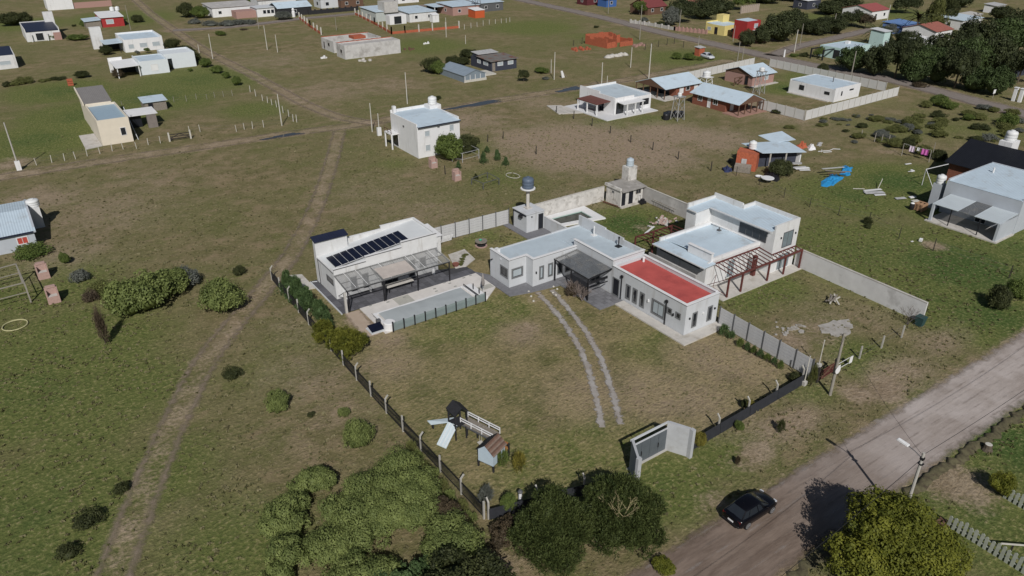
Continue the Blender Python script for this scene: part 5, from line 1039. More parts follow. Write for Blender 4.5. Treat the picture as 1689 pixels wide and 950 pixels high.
# ---------------------------------------------------------------- the village around
def flat_house(label, x0, y0, x1, y1, h, wm, rm, rz=None, zb=None, wins=(), name='house', th=.2, hb=None, hl=None, hr=None):
    t = thing(name, label, 'house', x0, y0); ring(t, x0, y0, x1, y1, h, wm, th, hb, hl, hr); flat(t, x0, y0, x1, y1, (rz or h-.18), rm, zb=zb, inset=th)
    for w in wins: window(t, *w[:6], fm=w[6] if len(w) > 6 else ALU, gm=w[7] if len(w) > 7 else GLASS, mull=w[8] if len(w) > 8 else 0, fr=.08)
    return t
# cream house
t = flat_house('cream plaster house with pale blue roof and front slab', 12.9, 140.3, 17.8, 152.8, 4.25, CREAM, mat('pale_blue_roof', (.30,.40,.48), .5, .06, wave=('X',.3,.4)), 3.9, wins=[('-y',140.3,16.1,17.0,1.2,2.6,ALU,GLASS)])
obj('wall', MB().ext([(13.0,152.802,-.1),(13.0,152.802,4.4),(13.0,161,5.6),(13.0,161,-.1)], (4.2,0,0)), CREAM, t); obj('roof', MB().slab([(12.8,152.9,4.5),(17.4,152.9,4.5),(17.4,161.2,5.75),(12.8,161.2,5.75)], .09), mat('grey_brown_sheet', (.20,.19,.185), .8, .08, wave=('X',.3,.4)), t); obj('verge', MB().slab([(12.6,152.9,4.7),(12.79,152.9,4.7),(12.79,161.3,5.95),(12.6,161.3,5.95)], .5), CREAM, t)
obj('awning', MB().slab([(18.3,148.2,2.35),(23.8,148.2,2.3),(23.8,153,2.45),(18.3,153,2.5)], .1), BRIGHT, t); obj('side_pillar', MB().box(21.7,147.2,-.1,23.3,147.9,2.25), mat('brown_render', (.20,.175,.16), .9), t); obj('side_room', MB().box(17.85,149,-.1,21.0,152.8,2.1), DOORW, t)
obj('front_pipe', MB().cyl((18.6,140.6,0),(18.3,147,4.4),.06,.06,6), LGREY, t)
pad('house_slab', [(10.2,139.6),(12.85,140.2),(12.85,149),(10.4,149)], .06, SLABC)
t = thing('garden_shed', 'grey plank shed with zinc roof behind the cream house', 'shed', 23.6, 159.5); ring(t, 23.6, 159.5, 27.6, 163.4, 1.75, WOOD, .1); obj('roof', MB().slab([(23.3,159.2,1.85),(27.9,159.2,1.85),(27.9,163.6,2.15),(23.3,163.6,2.15)], .07), ZINC, t); window(t, '-y', 159.5, 24.2, 25.2, .1, 1.6, gm=DOORW, name='door', fm=WOOD, fr=.06)
fg = thing('field_gate', 'dark crossed timber gate between two pale posts by the track', 'gate', 23.0, 139)
x0, y0 = G(280,233); x1, y1 = G(315,228)
for (x, y) in ((x0,y0),(x1,y1)): obj('post', MB().box(x-.12,y-.12,-.1,x+.12,y+.12,1.5), PALEW, fg)
for z in (.35,.7,1.1): obj('rail', MB().bar((x0,y0,z),(x1,y1,z),.06,.14), DARKPOST, fg)
obj('brace', MB().bar((x0,y0,.35),((x0+x1)/2,(y0+y1)/2,1.1),.06,.12).bar(((x0+x1)/2,(y0+y1)/2,1.1),(x1,y1,.35),.06,.12), DARKPOST, fg)
# house at the left edge
t = thing('house', 'pale blue house with zinc gable roof and red curtained window', 'house', -0.4, 100); gable(t, -10, 100, -0.5, 111.5, 2.25, 3.1, GREYH, ZINC, 'x', .25)
window(t, '-y', 100, -2.45, -1.25, .72, 1.68, fm=ALU, gm=mat('red_curtain', (.42,.07,.05), .8), mull=1, fr=.1); obj('parapet', MB().ext([(-.5,99.7,2.2),(-.5,105.75,3.35),(-.5,111.8,2.35),(-.5,111.8,2.0),(-.5,99.7,2.0)], (.25,0,0)), GREYH, t); obj('eave_trim', MB().box(-10.3,99.68,2.02,-.51,99.74,2.2), NAVY, t)
obj('tank_base', MB().box(-.24,106.6,-.1,.9,108.6,2.6), WHITE, t)
tank('squat white tank beside the pale blue house at left edge', .35, 107.6, 2.6, .75, 1.0, TANKW)
# upper left group
t = flat_house('white house with long navy roof and white chimney tower', 12.1, 261.3, 20.8, 275.5, 2.5, WHITE, NAVY, 2.75, 3.5, [('-y',261.3,14.5,16.5,.1,2.2,ALU,GLASS)], hb=3.7, hl=3.4, hr=3.4); obj('chimney_tower', MB().box(18.6,273.5,2.0,21.2,275.2,6.2), WHITE, t); obj('porch_wall', MB().box(19.0,260.6,-.1,20.9,261.28,2.0), PINKBR, t); obj('porch_post', MB().box(13.2,260.4,-.1,13.4,260.6,2.4).box(17.2,260.4,-.1,17.4,260.6,2.4), WHITE, t)
flat_house('white house with navy roof cut by the left edge', -8, 222, 6.8, 235.5, 3.1, WHITE, NAVY, 2.85, 3.3, [('-y',222,3.2,5.6,.9,1.9,ALU,SHUT)])
t = flat_house('white house with wavy parapet behind dark hedge shrubs', 32.2, 228, 42.0, 239.5, 3.2, BRIGHT, ZINC, 2.95, 3.1, [('-y',228,33.2,34.6,.8,2.0,ALU,SHUT),('-y',228,36,38,.9,2.1,ALU,SHUT),('-y',228,39.2,41.2,.9,2.1,ALU,SHUT)], hl=3.4, hr=3.45, hb=3.5)
obj('carport_roof', MB().slab([(27.6,229,2.4),(32.1,229,2.5),(32.1,236,2.6),(27.6,236,2.5)], .1), ZINC, t); obj('carport_post', MB().box(27.8,229.2,-.1,28,229.4,2.3).box(31.2,229.2,-.1,31.4,229.4,2.3), BLACK, t); obj('carport_back', MB().box(28,235.3,-.1,32.0,235.5,2.3), DOORW, t)
obj('tank_tower', MB().box(26.0,238,-.1,28.8,239.6,5.6), WHITE, t)
t = flat_house('low white house with carport and striped white roof', 29.8, 195.5, 36.2, 203.5, 3.1, mat('cool_white', (.62,.66,.69), .85, .04), ZINC, 2.85, 3.0, [('-y',195.5,32.2,33.8,.7,2.2,ALU,BRIGHT)], hl=3.3)
ring(t, 36.202, 199.2, 43.3, 206.5, 3.5, mat('cool_white', ()), .2, name='wall'); flat(t, 36.202, 199.2, 43.3, 206.5, 3.25, mat('cool_white', ()), name='roof'); obj('veranda_roof', MB().slab([(24.6,194.6,2.35),(29.75,194.6,2.5),(29.75,203,2.75),(24.6,203,2.6)], .1), BRIGHT, t); obj('veranda_post', MB().box(24.8,194.8,-.1,25,195,2.3).box(29.4,194.8,-.1,29.6,195,2.3), ALU, t); obj('veranda_back', MB().box(25,201,-.1,29.7,201.2,2.3), DOORW, t); obj('front_door', MB().box(36.6,199.08,0,37.8,199.2,2.4), GLASS, t); obj('side_wall', MB().box(24.4,203.02,-.1,27.5,203.3,3.3), BRIGHT, t)
t = thing('house', 'small red house with white roof edge among shrubs', 'house', 34.4, 277.3); ring(t, 34.4, 277.3, 40.8, 289, 2.9, REDW, .2); obj('roof', MB().slab([(34.0,276.9,3.0),(41.0,276.9,3.0),(41.2,289.5,3.4),(34.2,289.5,3.4)], .14), BRIGHT, t); window(t, '-y', 277.3, 35.6, 37.8, .9, 2.3, gm=SHUT, fm=ALU); obj('lean_to', MB().box(29.8,278,-.1,34.2,284,2.0), WOOD, t); obj('lean_to_roof', MB().slab([(29.4,277.6,2.1),(34.38,277.6,2.3),(34.38,284.3,2.5),(29.4,284.3,2.3)], .08), ZINC, t)
for k, (x, lab) in enumerate(((39.6,'left of two white tanks on the red house'),(41.2,'right of two white tanks on the red house'))): tank(lab, x, 288, 3.45, .7, 1.3, TANKW)
t = flat_house('white house cut by top edge above the navy roof', 24.6, 331, 33, 340, 4.5, BRIGHT, ZINC); obj('yard_wall', MB().box(33.1,331.5,-.1,46,331.8,2.0), PINKBR, t)
# unfinished cement house
t = thing('unfinished_house', 'roofless unfinished house with stained cement walls', 'house', 76.8, 185.5)
UNF = mat('stained_cement_front', (.50,.49,.48), .95, .12, .9, .3, 6, stain=((.30,.285,.27), .35, .5, .8))
ring(t, 76.9, 185.6, 92.8, 191, 3.4, UNF, .25, hb=3.3); ring(t, 78, 195.5, 92, 204, 2.9, UNF, .25, name='wall'); obj('roof_slab', MB().box(77.15,185.85,2.9,92.55,190.75,3.05), CEMENT, t); obj('brick_course', MB().box(76.9,190.752,3.302,92.8,191.0,3.45).box(78,203.75,2.902,92,204,3.05).box(84,195.5,2.902,87.5,199,3.6), HOLLOW, t)
window(t, '-x', 76.9, 187.2, 188.6, 1.2, 2.2, fm=CEMENT, gm=DOORW); window(t, '-x', 78, 198, 199.5, 1.2, 2.2, fm=CEMENT, gm=DOORW); window(t, '-x', 78, 201.5, 202.5, .1, 2.1, fm=CEMENT, gm=DOORW)
for k in range(7): obj('window_gap', MB().box(80+k*1.5,195.42,1.9,80.9+k*1.5,195.5,2.7), DKGREY, t)
for k, (px, py, ln, m_, lab) in enumerate(((532,96,1.6,BRIGHT,'white rubble heap beside unfinished house'),(705,72,1.8,BRIGHT,'white sand heap in field beyond unfinished house'),(675,82,2.2,BROWNW,'dark brushwood heap right of unfinished house'),(600,100,3.0,SLABC,'pale boards lying before unfinished house'))):
    x, y = G(px, py); t = thing('heap', lab, 'heap', x, y); rr = random.Random(k)
    for j in range(9): a, r_ = rr.uniform(0,6.3), ln*.45*rr.random(); q = rr.uniform(.25,.5)*ln*.4; obj('piece', MB().prism([(x+r_*math.cos(a)*1.5+q*math.cos(w)*rr.uniform(.7,1.2), y+r_*math.sin(a)+q*math.sin(w)*rr.uniform(.7,1.2)) for w in (0,1.2,2.4,3.7,5)], -.05, rr.uniform(.15,.45) if j < 8 else .6), m_, t)
# white two storey house
t = thing('two_storey_house', 'tall white two-storey house with zinc roof in the field', 'house', 53.7, 103.5)
ring(t, 53.7, 103.6, 61.6, 112.9, 5.0, BRIGHT, .2, hb=5.9, hl=5.5, hr=5.6); obj('roof', MB().slab([(53.75,103.3,5.15),(61.6,103.3,5.15),(61.4,109,5.6),(53.9,109,5.6)], .08).slab([(53.9,109.002,5.6),(61.4,109.002,5.6),(61.4,112.7,5.45),(53.9,112.7,5.45)], .08), ZINC, t); obj('gutter', MB().box(53.7,103.18,4.98,61.6,103.29,5.12), NAVY, t)
for u0, u1, z0, z1 in ((55.0,56.0,3.3,4.3),(59.6,60.5,3.5,4.6),(55.0,56.0,.9,2.0)): window(t, '-y', 103.6, u0, u1, z0, z1, fm=ALU, gm=SHUT)
obj('vent', MB().box(57.4,103.5,4.5,57.8,103.6,4.7).box(57.5,103.5,2.7,57.7,103.6,3.1).box(57.4,103.5,1.9,57.8,103.6,2.1), DKGREY, t); obj('vent', MB().box(53.6,108.0,4.1,53.7,108.4,4.35), DKGREY, t)
obj('tank_tower', MB().box(60.0,110.6,5.2,62.2,112.6,6.1), BRIGHT, t); obj('chimney', MB().box(53.9,112.0,5.5,54.4,112.6,6.6), BRIGHT, t)
bal = obj('balcony', MB().box(52.3,110.2,2.4,53.68,112.8,2.6), BRIGHT, t); obj('balcony_rail', MB().box(52.3,110.2,3.2,52.36,112.8,3.3).box(52.3,110.2,2.6,52.36,110.3,3.2).box(52.3,112.7,2.6,52.36,112.8,3.2).box(52.3,111.4,2.6,52.36,111.5,3.2), BROWNW, bal); obj('porch_post', MB().box(52.3,110.2,-.1,52.5,110.4,2.4).box(52.3,112.6,-.1,52.5,112.8,2.4), BRIGHT, t); window(t, '-x', 53.7, 110.4, 112.4, .1, 2.2, fm=ALU)
tank('white water tank on top of the tall two-storey house', 61.1, 111.6, 6.1, .75, 1.35, TANKW)
def bbq(label, px, py, s=1.0):
    x, y = G(px, py); t = thing('brick_barbecue', label, 'barbecue', x, y); w_ = .55*s; obj('base', MB().box(x-w_,y,-.05,x+w_,y+.9*s,.75*s), BRICKPAD, t); obj('hood', MB().box(x-w_,y+.55*s,.752*s,x+w_,y+.9*s,1.5*s).box(x-w_,y,.752*s,x-w_+.14,y+.55*s,1.35*s).box(x+w_-.14,y,.752*s,x+w_,y+.55*s,1.35*s), BRICKPAD, t); obj('hearth', MB().box(x-w_+.15,y+.02,.753*s,x+w_-.15,y+.53*s,.80*s), CONC, t); obj('chimney_top', MB().box(x-w_*.8,y+.5*s,1.502*s,x+w_*.8,y+.92*s,1.66*s), BRICKPAD, t)
bbq('pink brick barbecue beside the tall white house', 717, 277); bbq('pink brick barbecue near the low square frame', 756, 298); bbq('pink brick barbecue beside swing frame, upper of two', 74, 460, 1.05); bbq('pink brick barbecue beside swing frame, lower of two', 91, 500, 1.05)
def frame(label, pts, h, m, r=.05, name='goal_frame', low=None):
    P = [G(*p) for p in pts]; t = thing(name, label, 'frame', *P[0])
    for x, y in P: obj('post', MB().box(x-r,y-r,-.1,x+r,y+r,h), m, t)
    for (a, b_) in zip(P, P[1:]+P[:1]): obj('top_rail', MB().bar((*a,h),(*b_,h),r*1.4), m, t)
    if low: 
        for (a, b_) in zip(P, P[1:]+P[:1]): obj('mid_rail', MB().bar((*a,low),(*b_,low),r), m, t)
    return t
frame('grey tube goal frame beside round bush and white house', [(746,266),(763,268),(790,261),(773,252)], 1.5, PANELC, .03, low=.5)
frame('low square grey post frame in the field', [(778,304),(797,312),(823,304),(804,294)], .9, DKGREY, .05)
frame('grey timber swing frame left of two barbecues', [(51,498),(-30,520),(-42,488),(37,466)], 2.3, POLEW, .07, 'swing_frame', 1.2)
x, y = G(25,537); hp = MB()
for k in range(24): a, a2 = 2*math.pi*k/24, 2*math.pi*(k+1)/24; hp.cyl((x+1.1*math.cos(a),y+1.1*math.sin(a),.06),(x+1.1*math.cos(a2),y+1.1*math.sin(a2),.06),.07,.07,5)
tag(obj('flower_bed_ring', hp, mat('pale_yellow_edging', (.42,.40,.22), .8), org=(x,y,0)), 'pale yellow ring edging on the grass below barbecues', 'ring')
x, y = G(1125-300,0) if False else G(846,290); hp = MB()
for k in range(20): a, a2 = 2*math.pi*k/20, 2*math.pi*(k+1)/20; hp.cyl((x+.9*math.cos(a),y+1.3*math.sin(a),.05),(x+.9*math.cos(a2),y+1.3*math.sin(a2),.05),.05,.05,4)
tag(obj('hose_ring', hp, PALEW, org=(x,y,0)), 'pale hose ring lying on the field grass', 'hose')
# greenhouse and dark cabin
t = thing('greenhouse', 'blue-grey plastic greenhouse with ridged roof', 'greenhouse', 88.2, 145.6); gable(t, 88.2, 145.6, 94.0, 156.6, 1.5, 2.5, mat('greenhouse_film', (.20,.24,.28), .35, .1, 1, wave=('Y',.5,.4)), mat('greenhouse_roof_film', (.24,.29,.34), .35, .1, .8, wave=('Y',1.1,.5)), 'y', .15)
for k in range(5): obj('gable_bar', MB().box(88.3+k*1.38,145.52,0,88.42+k*1.38,145.59,1.5), ALU, t)
obj('base_board', MB().box(88.1,145.45,-.1,94.1,145.53,.5), PALEW, t)
t = thing('cabin', 'dark slate-blue cabin with rusty mossy flat roof', 'house', 99.6, 151.8); ring(t, 99.6, 151.8, 107, 161, 2.3, DARKB, .2); obj('roof', MB().slab([(99.2,151.4,2.42),(107.4,151.4,2.42),(107.4,158,2.75),(99.2,158,2.75)], .1), MOSS, t); obj('roof', MB().slab([(100,158.2,3.0),(106,158.2,3.0),(106,161.6,3.2),(100,161.6,3.2)], .12), GREYJ, t); obj('wall', MB().box(100.2,158.4,2.3,105.8,161.2,2.87), DARKB, t)
for u0, u1 in ((101.4,103),(104.4,106)): window(t, '-y', 151.8, u0, u1, 1.1, 2.0, fm=ALU, gm=SHUT)
window(t, '-y', 151.8, 99.9, 100.7, .05, 2.0, gm=WOOD, fm=WOOD, name='door'); window(t, '-x', 99.6, 153.2, 155.2, 1.1, 2.0, fm=ALU, gm=SHUT); window(t, '-x', 99.6, 156.5, 158, 1.1, 2.0, fm=ALU, gm=SHUT)
tag(obj('timber_deck', MB().box(95.0,148.5,0,98.8,153,.3), PALEW, org=(95,148.5,0)), 'pale timber deck between greenhouse and dark cabin', 'deck')
# brick walls going up
t = thing('brick_building_site', 'unfinished orange brick walls without a roof', 'building site', 142, 158); bw = []
for (xa,ya,xb,yb,hs) in ((142.3,158.6,152,158.85,(1.4,1.5,0,1.2,1.3,1.1)),(142.3,158.9,142.55,167.7,(2.4,2.5,2.3,1.6,2.2)),(142.3,167.75,152,168,(2.6,2.5,2.4,2.6,2.4,2.3)),(151.75,158.9,152,167.7,(1.7,1.4,1.4,1.6,2.0)),(146,158.9,146.25,163.7,(2.0,1.8,2.0)),(146.3,163.75,151.7,164,(2.2,1.9,0,2.1)),(149,164.05,149.25,167.7,(2.8,1.2))):
    n_ = len(hs)
    for k_, h_ in enumerate(hs):
        if h_: u0, u1 = k_/n_, (k_+1)/n_-.004; lx = xb-xa > yb-ya; bw.append((xa+(xb-xa)*u0 if lx else xa, ya if lx else ya+(yb-ya)*u0, xa+(xb-xa)*u1 if lx else xb, yb if lx else ya+(yb-ya)*u1, h_))
for q in bw: obj('brick_wall', MB().box(q[0],q[1],-.1,q[2],q[3],q[4]), HOLLOW, t)
for (px, py, n_, lab, m_) in ((958,82,14,'scattered orange bricks beside brick building site',HOLLOW),(1055,76,12,'stack of pinkish bricks right of brick building site',PINKBR)):
    x, y = G(px, py); t = thing('brick_pile', lab, 'bricks', x, y); rr = random.Random(px)
    for k in range(n_): a, b_ = x+rr.uniform(-2.4,2.4), y+rr.uniform(-1.5,1.5); obj('brick_stack', MB().box(a-.3,b_-.3,-.05,a+.3,b_+.3,rr.uniform(.2,.6)), m_, t)
x, y = G(1016,92); rr = random.Random(8); hb = MB()
for k in range(7): hb.lathe(x-3+k*.95, y+rr.uniform(-.5,.5), [(rr.uniform(.9,1.3),-.05),(.7,rr.uniform(.3,.5)),(.2,rr.uniform(.5,.7))], 9)
hp_ = thing('sand_heap', 'pale covered sand heap before the brick building site', 'heap', x, y); [obj('heap_lobe', m, SLABC, hp_, True) for m in pieces(hb)]
x, y = G(1022,60); bg_ = 0
# modern white house
t = thing('modern_house', 'white modern house with grey flat roof and two porches', 'house', 97.4, 105.4)
ring(t, 97.4, 105.4, 107, 116, 2.75, BRIGHT, .2, hl=3.3, hb=3.3, hr=2.95); flat(t, 97.4, 105.4, 107, 116, 2.6, MEMB, zb=2.9, inset=.2); obj('parapet_step', MB().box(97.42,105.42,2.752,102.4,105.6,3.2).box(97.42,110,3.302,97.6,115.98,3.7), BRIGHT, t)
window(t, '-y', 105.4, 104.0, 106.4, .9, 2.1, fm=BLACK); window(t, '-y', 105.4, 97.8, 99.7, .05, 2.2, fm=BLACK); window(t, '-x', 97.4, 108.5, 109.8, .1, 2.1, fm=BLACK)
obj('porch_roof', MB().slab([(93.9,106.6,2.3),(97.38,106.6,2.45),(97.38,112.6,2.45),(93.9,112.6,2.3)], .12), mat('brown_porch_roof', (.14,.055,.045), .8, .1, wave=('X',.25,.4)), t)
for y in (106.75,109.6,112.4): obj('porch_post', MB().box(93.95,y-.1,-.05,94.15,y+.1,2.2), BRIGHT, t)
obj('porch_rail', MB().box(93.96,106.76,2.02,94.1,112.3,2.19), BRIGHT, t); obj('front_porch_roof', MB().slab([(97.9,103.3,2.4),(103.4,103.3,2.4),(103.4,105.38,2.5),(97.9,105.38,2.5)], .1), BRIGHT, t)
for x in (98.9,101,102.9): obj('porch_post', MB().box(x-.1,103.35,-.05,x+.1,103.55,2.3), BRIGHT, t)
pad('porch_floor', [(93.5,103),(106.7,102.9),(106.7,105.35),(97.35,105.35),(97.35,116),(93.5,116)], .1, mat('white_tile_floor', (.62,.62,.63), .6, .04)); pad('porch_floor', [(89,112),(93.45,110),(93.45,117),(91,118.5)], .08, SLABC)
x, y = 95.3, 109.6; ct = thing('garden_sofa', 'grey garden sofa under the brown porch roof', 'sofa', x, y, .1); obj('seat', MB().box(x-.5,y-1.3,.1,x+.5,y+1.3,.5), GREYJ, ct); obj('backrest', MB().box(x+.3,y-1.3,.502,x+.5,y+1.3,.95), GREYJ, ct)
# brick houses
t = thing('brick_house', 'brick house with zinc gable roof and open end porch', 'house', 117.4, 108.4); gable(t, 117.4, 108.6, 124.4, 116.4, 2.35, 3.7, BRICK, ZINC, 'x', .5); obj('porch_roof', MB().slab([(113.6,108.0,2.22),(116.898,108.0,2.22),(116.898,112.5,3.73),(113.6,112.5,3.73)], .08).slab([(113.6,112.502,3.73),(116.898,112.502,3.73),(116.898,117.0,2.22),(113.6,117.0,2.22)], .08), ZINC, t)
obj('porch_gable', MB().ext([(113.62,108.2,2.15),(113.62,116.8,2.15),(113.62,112.5,3.62)], (.08,0,0)), BROWNW, t)
for y in (108.3,110.4,112.5,114.6,116.7): obj('porch_post', MB().box(113.7,y-.08,-.05,113.86,y+.08,2.14), BROWNW, t)
window(t, '-y', 108.6, 120.3, 121.5, 1.0, 1.9, fm=ALU); window(t, '-y', 108.6, 122.8, 123.9, .1, 2.0, fm=ALU, gm=BRIGHT, name='door'); window(t, '-y', 108.6, 118.4, 119.6, .6, 2.0, fm=ALU, gm=BRIGHT); window(t, '-x', 117.4, 110.5, 114.5, .1, 2.1, fm=BLACK)
t = thing('brick_house', 'brick house with zinc roof and shaded front porch', 'house', 116.6, 94.4); gable(t, 116.6, 94.6, 123.4, 103.2, 2.35, 3.7, BRICK, ZINCY, 'y', .5); obj('porch_roof', MB().slab([(116.1,91.0,2.18),(120.0,91.0,3.73),(120.0,94.098,3.73),(116.1,94.098,2.18)], .08).slab([(120.0,91.0,3.73),(123.9,91.0,2.18),(123.9,94.098,2.18),(120.0,94.098,3.73)], .08), ZINCY, t); obj('porch_gable', MB().ext([(116.3,91.05,2.1),(123.7,91.05,2.1),(120,91.05,3.6)], (0,.08,0)), BROWNW, t)
for x in (116.4,118.2,120,121.8,123.6): obj('porch_post', MB().box(x-.08,91.1,-.05,x+.08,91.26,2.15), BROWNW, t)
window(t, '-x', 116.6, 100.6, 101.8, .9, 2.0, fm=ALU, mull=1); window(t, '-x', 116.6, 96.6, 97.8, .9, 2.0, fm=ALU, mull=1); window(t, '-x', 116.6, 98.4, 99.2, .05, 2.05, fm=ALU, gm=BRIGHT, name='door'); window(t, '-y', 94.6, 118, 119, .05, 2.05, fm=ALU, gm=BRIGHT, name='door')
t = thing('brick_house', 'pinkish brick house inside the walled compound', 'house', 138.4, 105.8); gable(t, 138.4, 105.9, 145.8, 113.6, 2.4, 3.7, PINKBR, ZINC, 'x', .45); obj('gable_board', MB().ext([(138.3,105.6,2.35),(138.3,113.9,2.35),(138.3,109.75,3.7)], (.08,0,0)), BROWNW, t); window(t, '-y', 105.9, 142.5, 143.8, .9, 2.0, fm=ALU, gm=SHUT); window(t, '-x', 138.4, 107, 108, .05, 2.05, fm=BROWNW, gm=DOORW, name='door')
pad('brick_house_walk', rect(137.6,104.9,146.4,105.85), .08, SLABC); pad('brick_house_walk', rect(115.6,90.4,124,94.5), .07, mat('reddish_floor', (.32,.19,.15), .9, .2)); pad('brick_house_walk', rect(113.0,107.4,117.3,117.2), .08, SLABC)
t = flat_house('white house with big zinc roof inside panel walls', 141, 87.2, 149.8, 98.2, 2.75, BRIGHT, ZINCY, 2.55, 2.7, [('-x',141,94.5,95.7,1.0,2.0,BLACK,GLASS,1),('-x',141,88.4,89.6,1.2,1.8,BLACK),('-y',87.2,143.2,143.6,1.0,1.9,BLACK),('-y',87.2,146,147.4,1.7,2.0,BLACK)], hl=2.5); obj('flue', MB().cyl((146.5,91.6,2.5),(146.5,91.6,3.7),.1,.1,7), DKGREY, t); obj('side_step', MB().box(140.2,88,-.05,140.95,98,.12), SLABC, t)
def compound(label, p0, p1, bays, h=1.85):
    return panel_fence(label, p0, p1, bays, h, 1, PANELW, CPOST)
PANELW = mat('white_compound_panel', (.56,.555,.54), .95, .06, 1.2, stain=((.4,.39,.37), .6, .58, .5))
compound('front panel wall of the walled compound', (124.4,82.0), (157,82.8), 16); compound('left panel wall of compound beside brick porch', (124.3,82.2), (124.3,92.8), 5); compound('far right panel wall of compound along gravel road', (158.6,86.5), (159.4,117.6), 15); compound('back panel wall of compound behind brick houses', (127.5,118.2), (157.2,120.6), 14)
def tower(label, px, py, h, tm=None, w_=.8, r_=.75, th_=1.2, tlabel=None, m=None):
    x, y = G(px, py); t = thing('tank_tower', label, 'tower', x, y); m = m or ALU
    for sx in (-1,1):
        for sy in (-1,1): obj('leg', MB().bar((x+sx*w_*1.15,y+sy*w_*1.15,-.1),(x+sx*w_*.8,y+sy*w_*.8,h),.12), m, t)
    b = MB()
    for k in range(3):
        z0, z1 = h*k/3, h*(k+1)/3
        for s_ in (-1,1): b.bar((x-w_,y+s_*w_,z0),(x+w_,y+s_*w_,z1),.05).bar((x+s_*w_,y-w_,z0),(x+s_*w_,y+w_,z1),.05)
    obj('bracing', b, m, t); obj('platform', MB().box(x-w_*1.1,y-w_*1.1,h,x+w_*1.1,y+w_*1.1,h+.1), m, t)
    if tm: tank(tlabel, x, y, h+.1, r_, th_, tm)
tower('pale steel tank tower inside compound before pinkish house', 1251, 154, 4.6, TANKW, .75, .55, .8, 'small white tank on tower before pinkish brick house', mat('galvanised_steel', (.27,.27,.265), .6, .15))
tower('steel tank stand between the two brick houses', 1163, 147, 2.6, TANKW, 1.0, .85, 1.25, 'white tank on stand between the two brick houses')
tower('bare steel water tower standing before brick houses', 1117, 197, 4.3, TANKW, .8, .4, .7, 'small pale drum on the bare steel tower', mat('galvanised_steel', (.27,.27,.265), .6, .15))
x, y = G(1112,196); t = thing('scrap_pile', 'dark tyres and drums under the bare steel tower', 'scrap', x, y)
for dx, dy, r_ in ((-1.6,.6,.6),(-.9,1.2,.7),(1.3,.9,.6),(2.0,.3,.6),(.2,1.6,.6)): obj('drum', MB().lathe(x+dx,y+dy,[(r_,-.02),(r_,.9),(r_*.8,1.1)],12), BLACK, t)
t = thing('ball_frame', 'brown timber frame on legs before pinkish brick house', 'frame', *G(1218,140)); x, y = G(1218,140); obj('top_rail', MB().box(x-1.6,y-.1,1.6,x+1.6,y+.1,1.75).box(x-1.6,y-.1,.8,x+1.6,y+.1,.9), BROWNW, t)
for k in (-1.5,0,1.5): obj('leg', MB().box(x+k-.08,y-.08,-.1,x+k+.08,y+.08,1.6), BROWNW, t)
# far street houses, right side
t = flat_house('yellow house with zinc roof and yellow tank tower', 184.6, 154, 192, 161.4, 2.8, YELLOW, ZINC, 2.6, 2.95, [('-y',154,187.5,188.8,.9,1.9,ALU),('-x',184.6,156.6,157.8,.05,2.1,BROWNW,DOORW),('-x',184.6,159.2,160.6,.9,1.9,ALU,SHUT)], hb=3.3, hl=2.7, hr=3.0); obj('tank_tower', MB().box(189.5,159.2,2.4,192.3,161.8,4.9), YELLOW, t)
t = flat_house('red two-storey house beside the yellow house', 184, 145.5, 190, 150.2, 5.1, REDW, ZINC, 4.9, 5.2, [('-y',145.5,187.2,188.8,3.0,4.3,ALU,SHUT)]); obj('balcony', MB().box(186.8,144.4,2.4,189.8,145.48,2.6), BRIGHT, t)
t = flat_house('pale teal house with zinc roof behind round tree', 181.2, 112.1, 193, 119, 2.75, TEAL, ZINC, 2.6, 2.7, [('-x',181.2,113,114.8,.1,2.2,BLACK)]); obj('porch_frame', MB().box(176.5,114.6,2.3,181.1,115.0,2.5).box(176.5,118,2.3,181.1,118.4,2.5).box(176.5,114.6,-.1,176.8,114.9,2.3).box(176.5,118.1,-.1,176.8,118.4,2.3), BLACK, t); obj('roof_vent', MB().box(189,116,2.6,190,117,3.3), BRIGHT, t)
def mini(label, px, py, w_, d_, h, wm, rm, kind='flat', ridge=1.2, wins=1, axis='x', over=.3, name='house', win_m=None):
    x, y = G(px, py); t = thing(name, label, 'house', x, y)
    if kind == 'flat': ring(t, x, y, x+w_, y+d_, h, wm, .2); obj('roof', MB().slab([(x-over,y-over,h+.1),(x+w_+over,y-over,h+.1),(x+w_+over,y+d_+over,h+.5),(x-over,y+d_+over,h+.5)], .1), rm, t)
    else: gable(t, x, y, x+w_, y+d_, h, h+ridge, wm, rm, axis, over)
    for k in range(wins): u = x+w_*(k+.5)/wins; window(t, '-y', y, u-.6, u+.6, .9, 2.0, fm=win_m or ALU)
    if d_ > 5: window(t, '-x', x, y+d_*.4, y+d_*.4+1.2, .9, 2.0, fm=win_m or ALU)
    return t
mini('maroon tiled house behind low street wall', 1068, 25, 9, 9, 2.6, BROWNW, MAROON, 'gable', 2.4, 2)
mini('small bright blue cabin by the far road', 1000, 12, 5, 5, 2.6, BLUEW, DKGREY, 'flat', wins=1); mini('dark red cabin left of the bright blue cabin', 968, 9, 8, 6, 2.4, mat('dark_red_boards', (.10,.025,.03), .8), DKGREY, 'flat')
t = mini('white house with red roof among trees at top right', 1436, 34, 10, 11, 3.0, BRIGHT, mat('dull_red_roof', (.30,.085,.08), .8, .12, wave=('X',.3,.4)), 'gable', 1.4, 2, 'x'); x, y = G(1420,30); obj('carport_roof', MB().slab([(x,y,2.4),(x+7,y-1,2.5),(x+7,y+6,2.7),(x,y+6,2.6)], .12), BRIGHT, t)
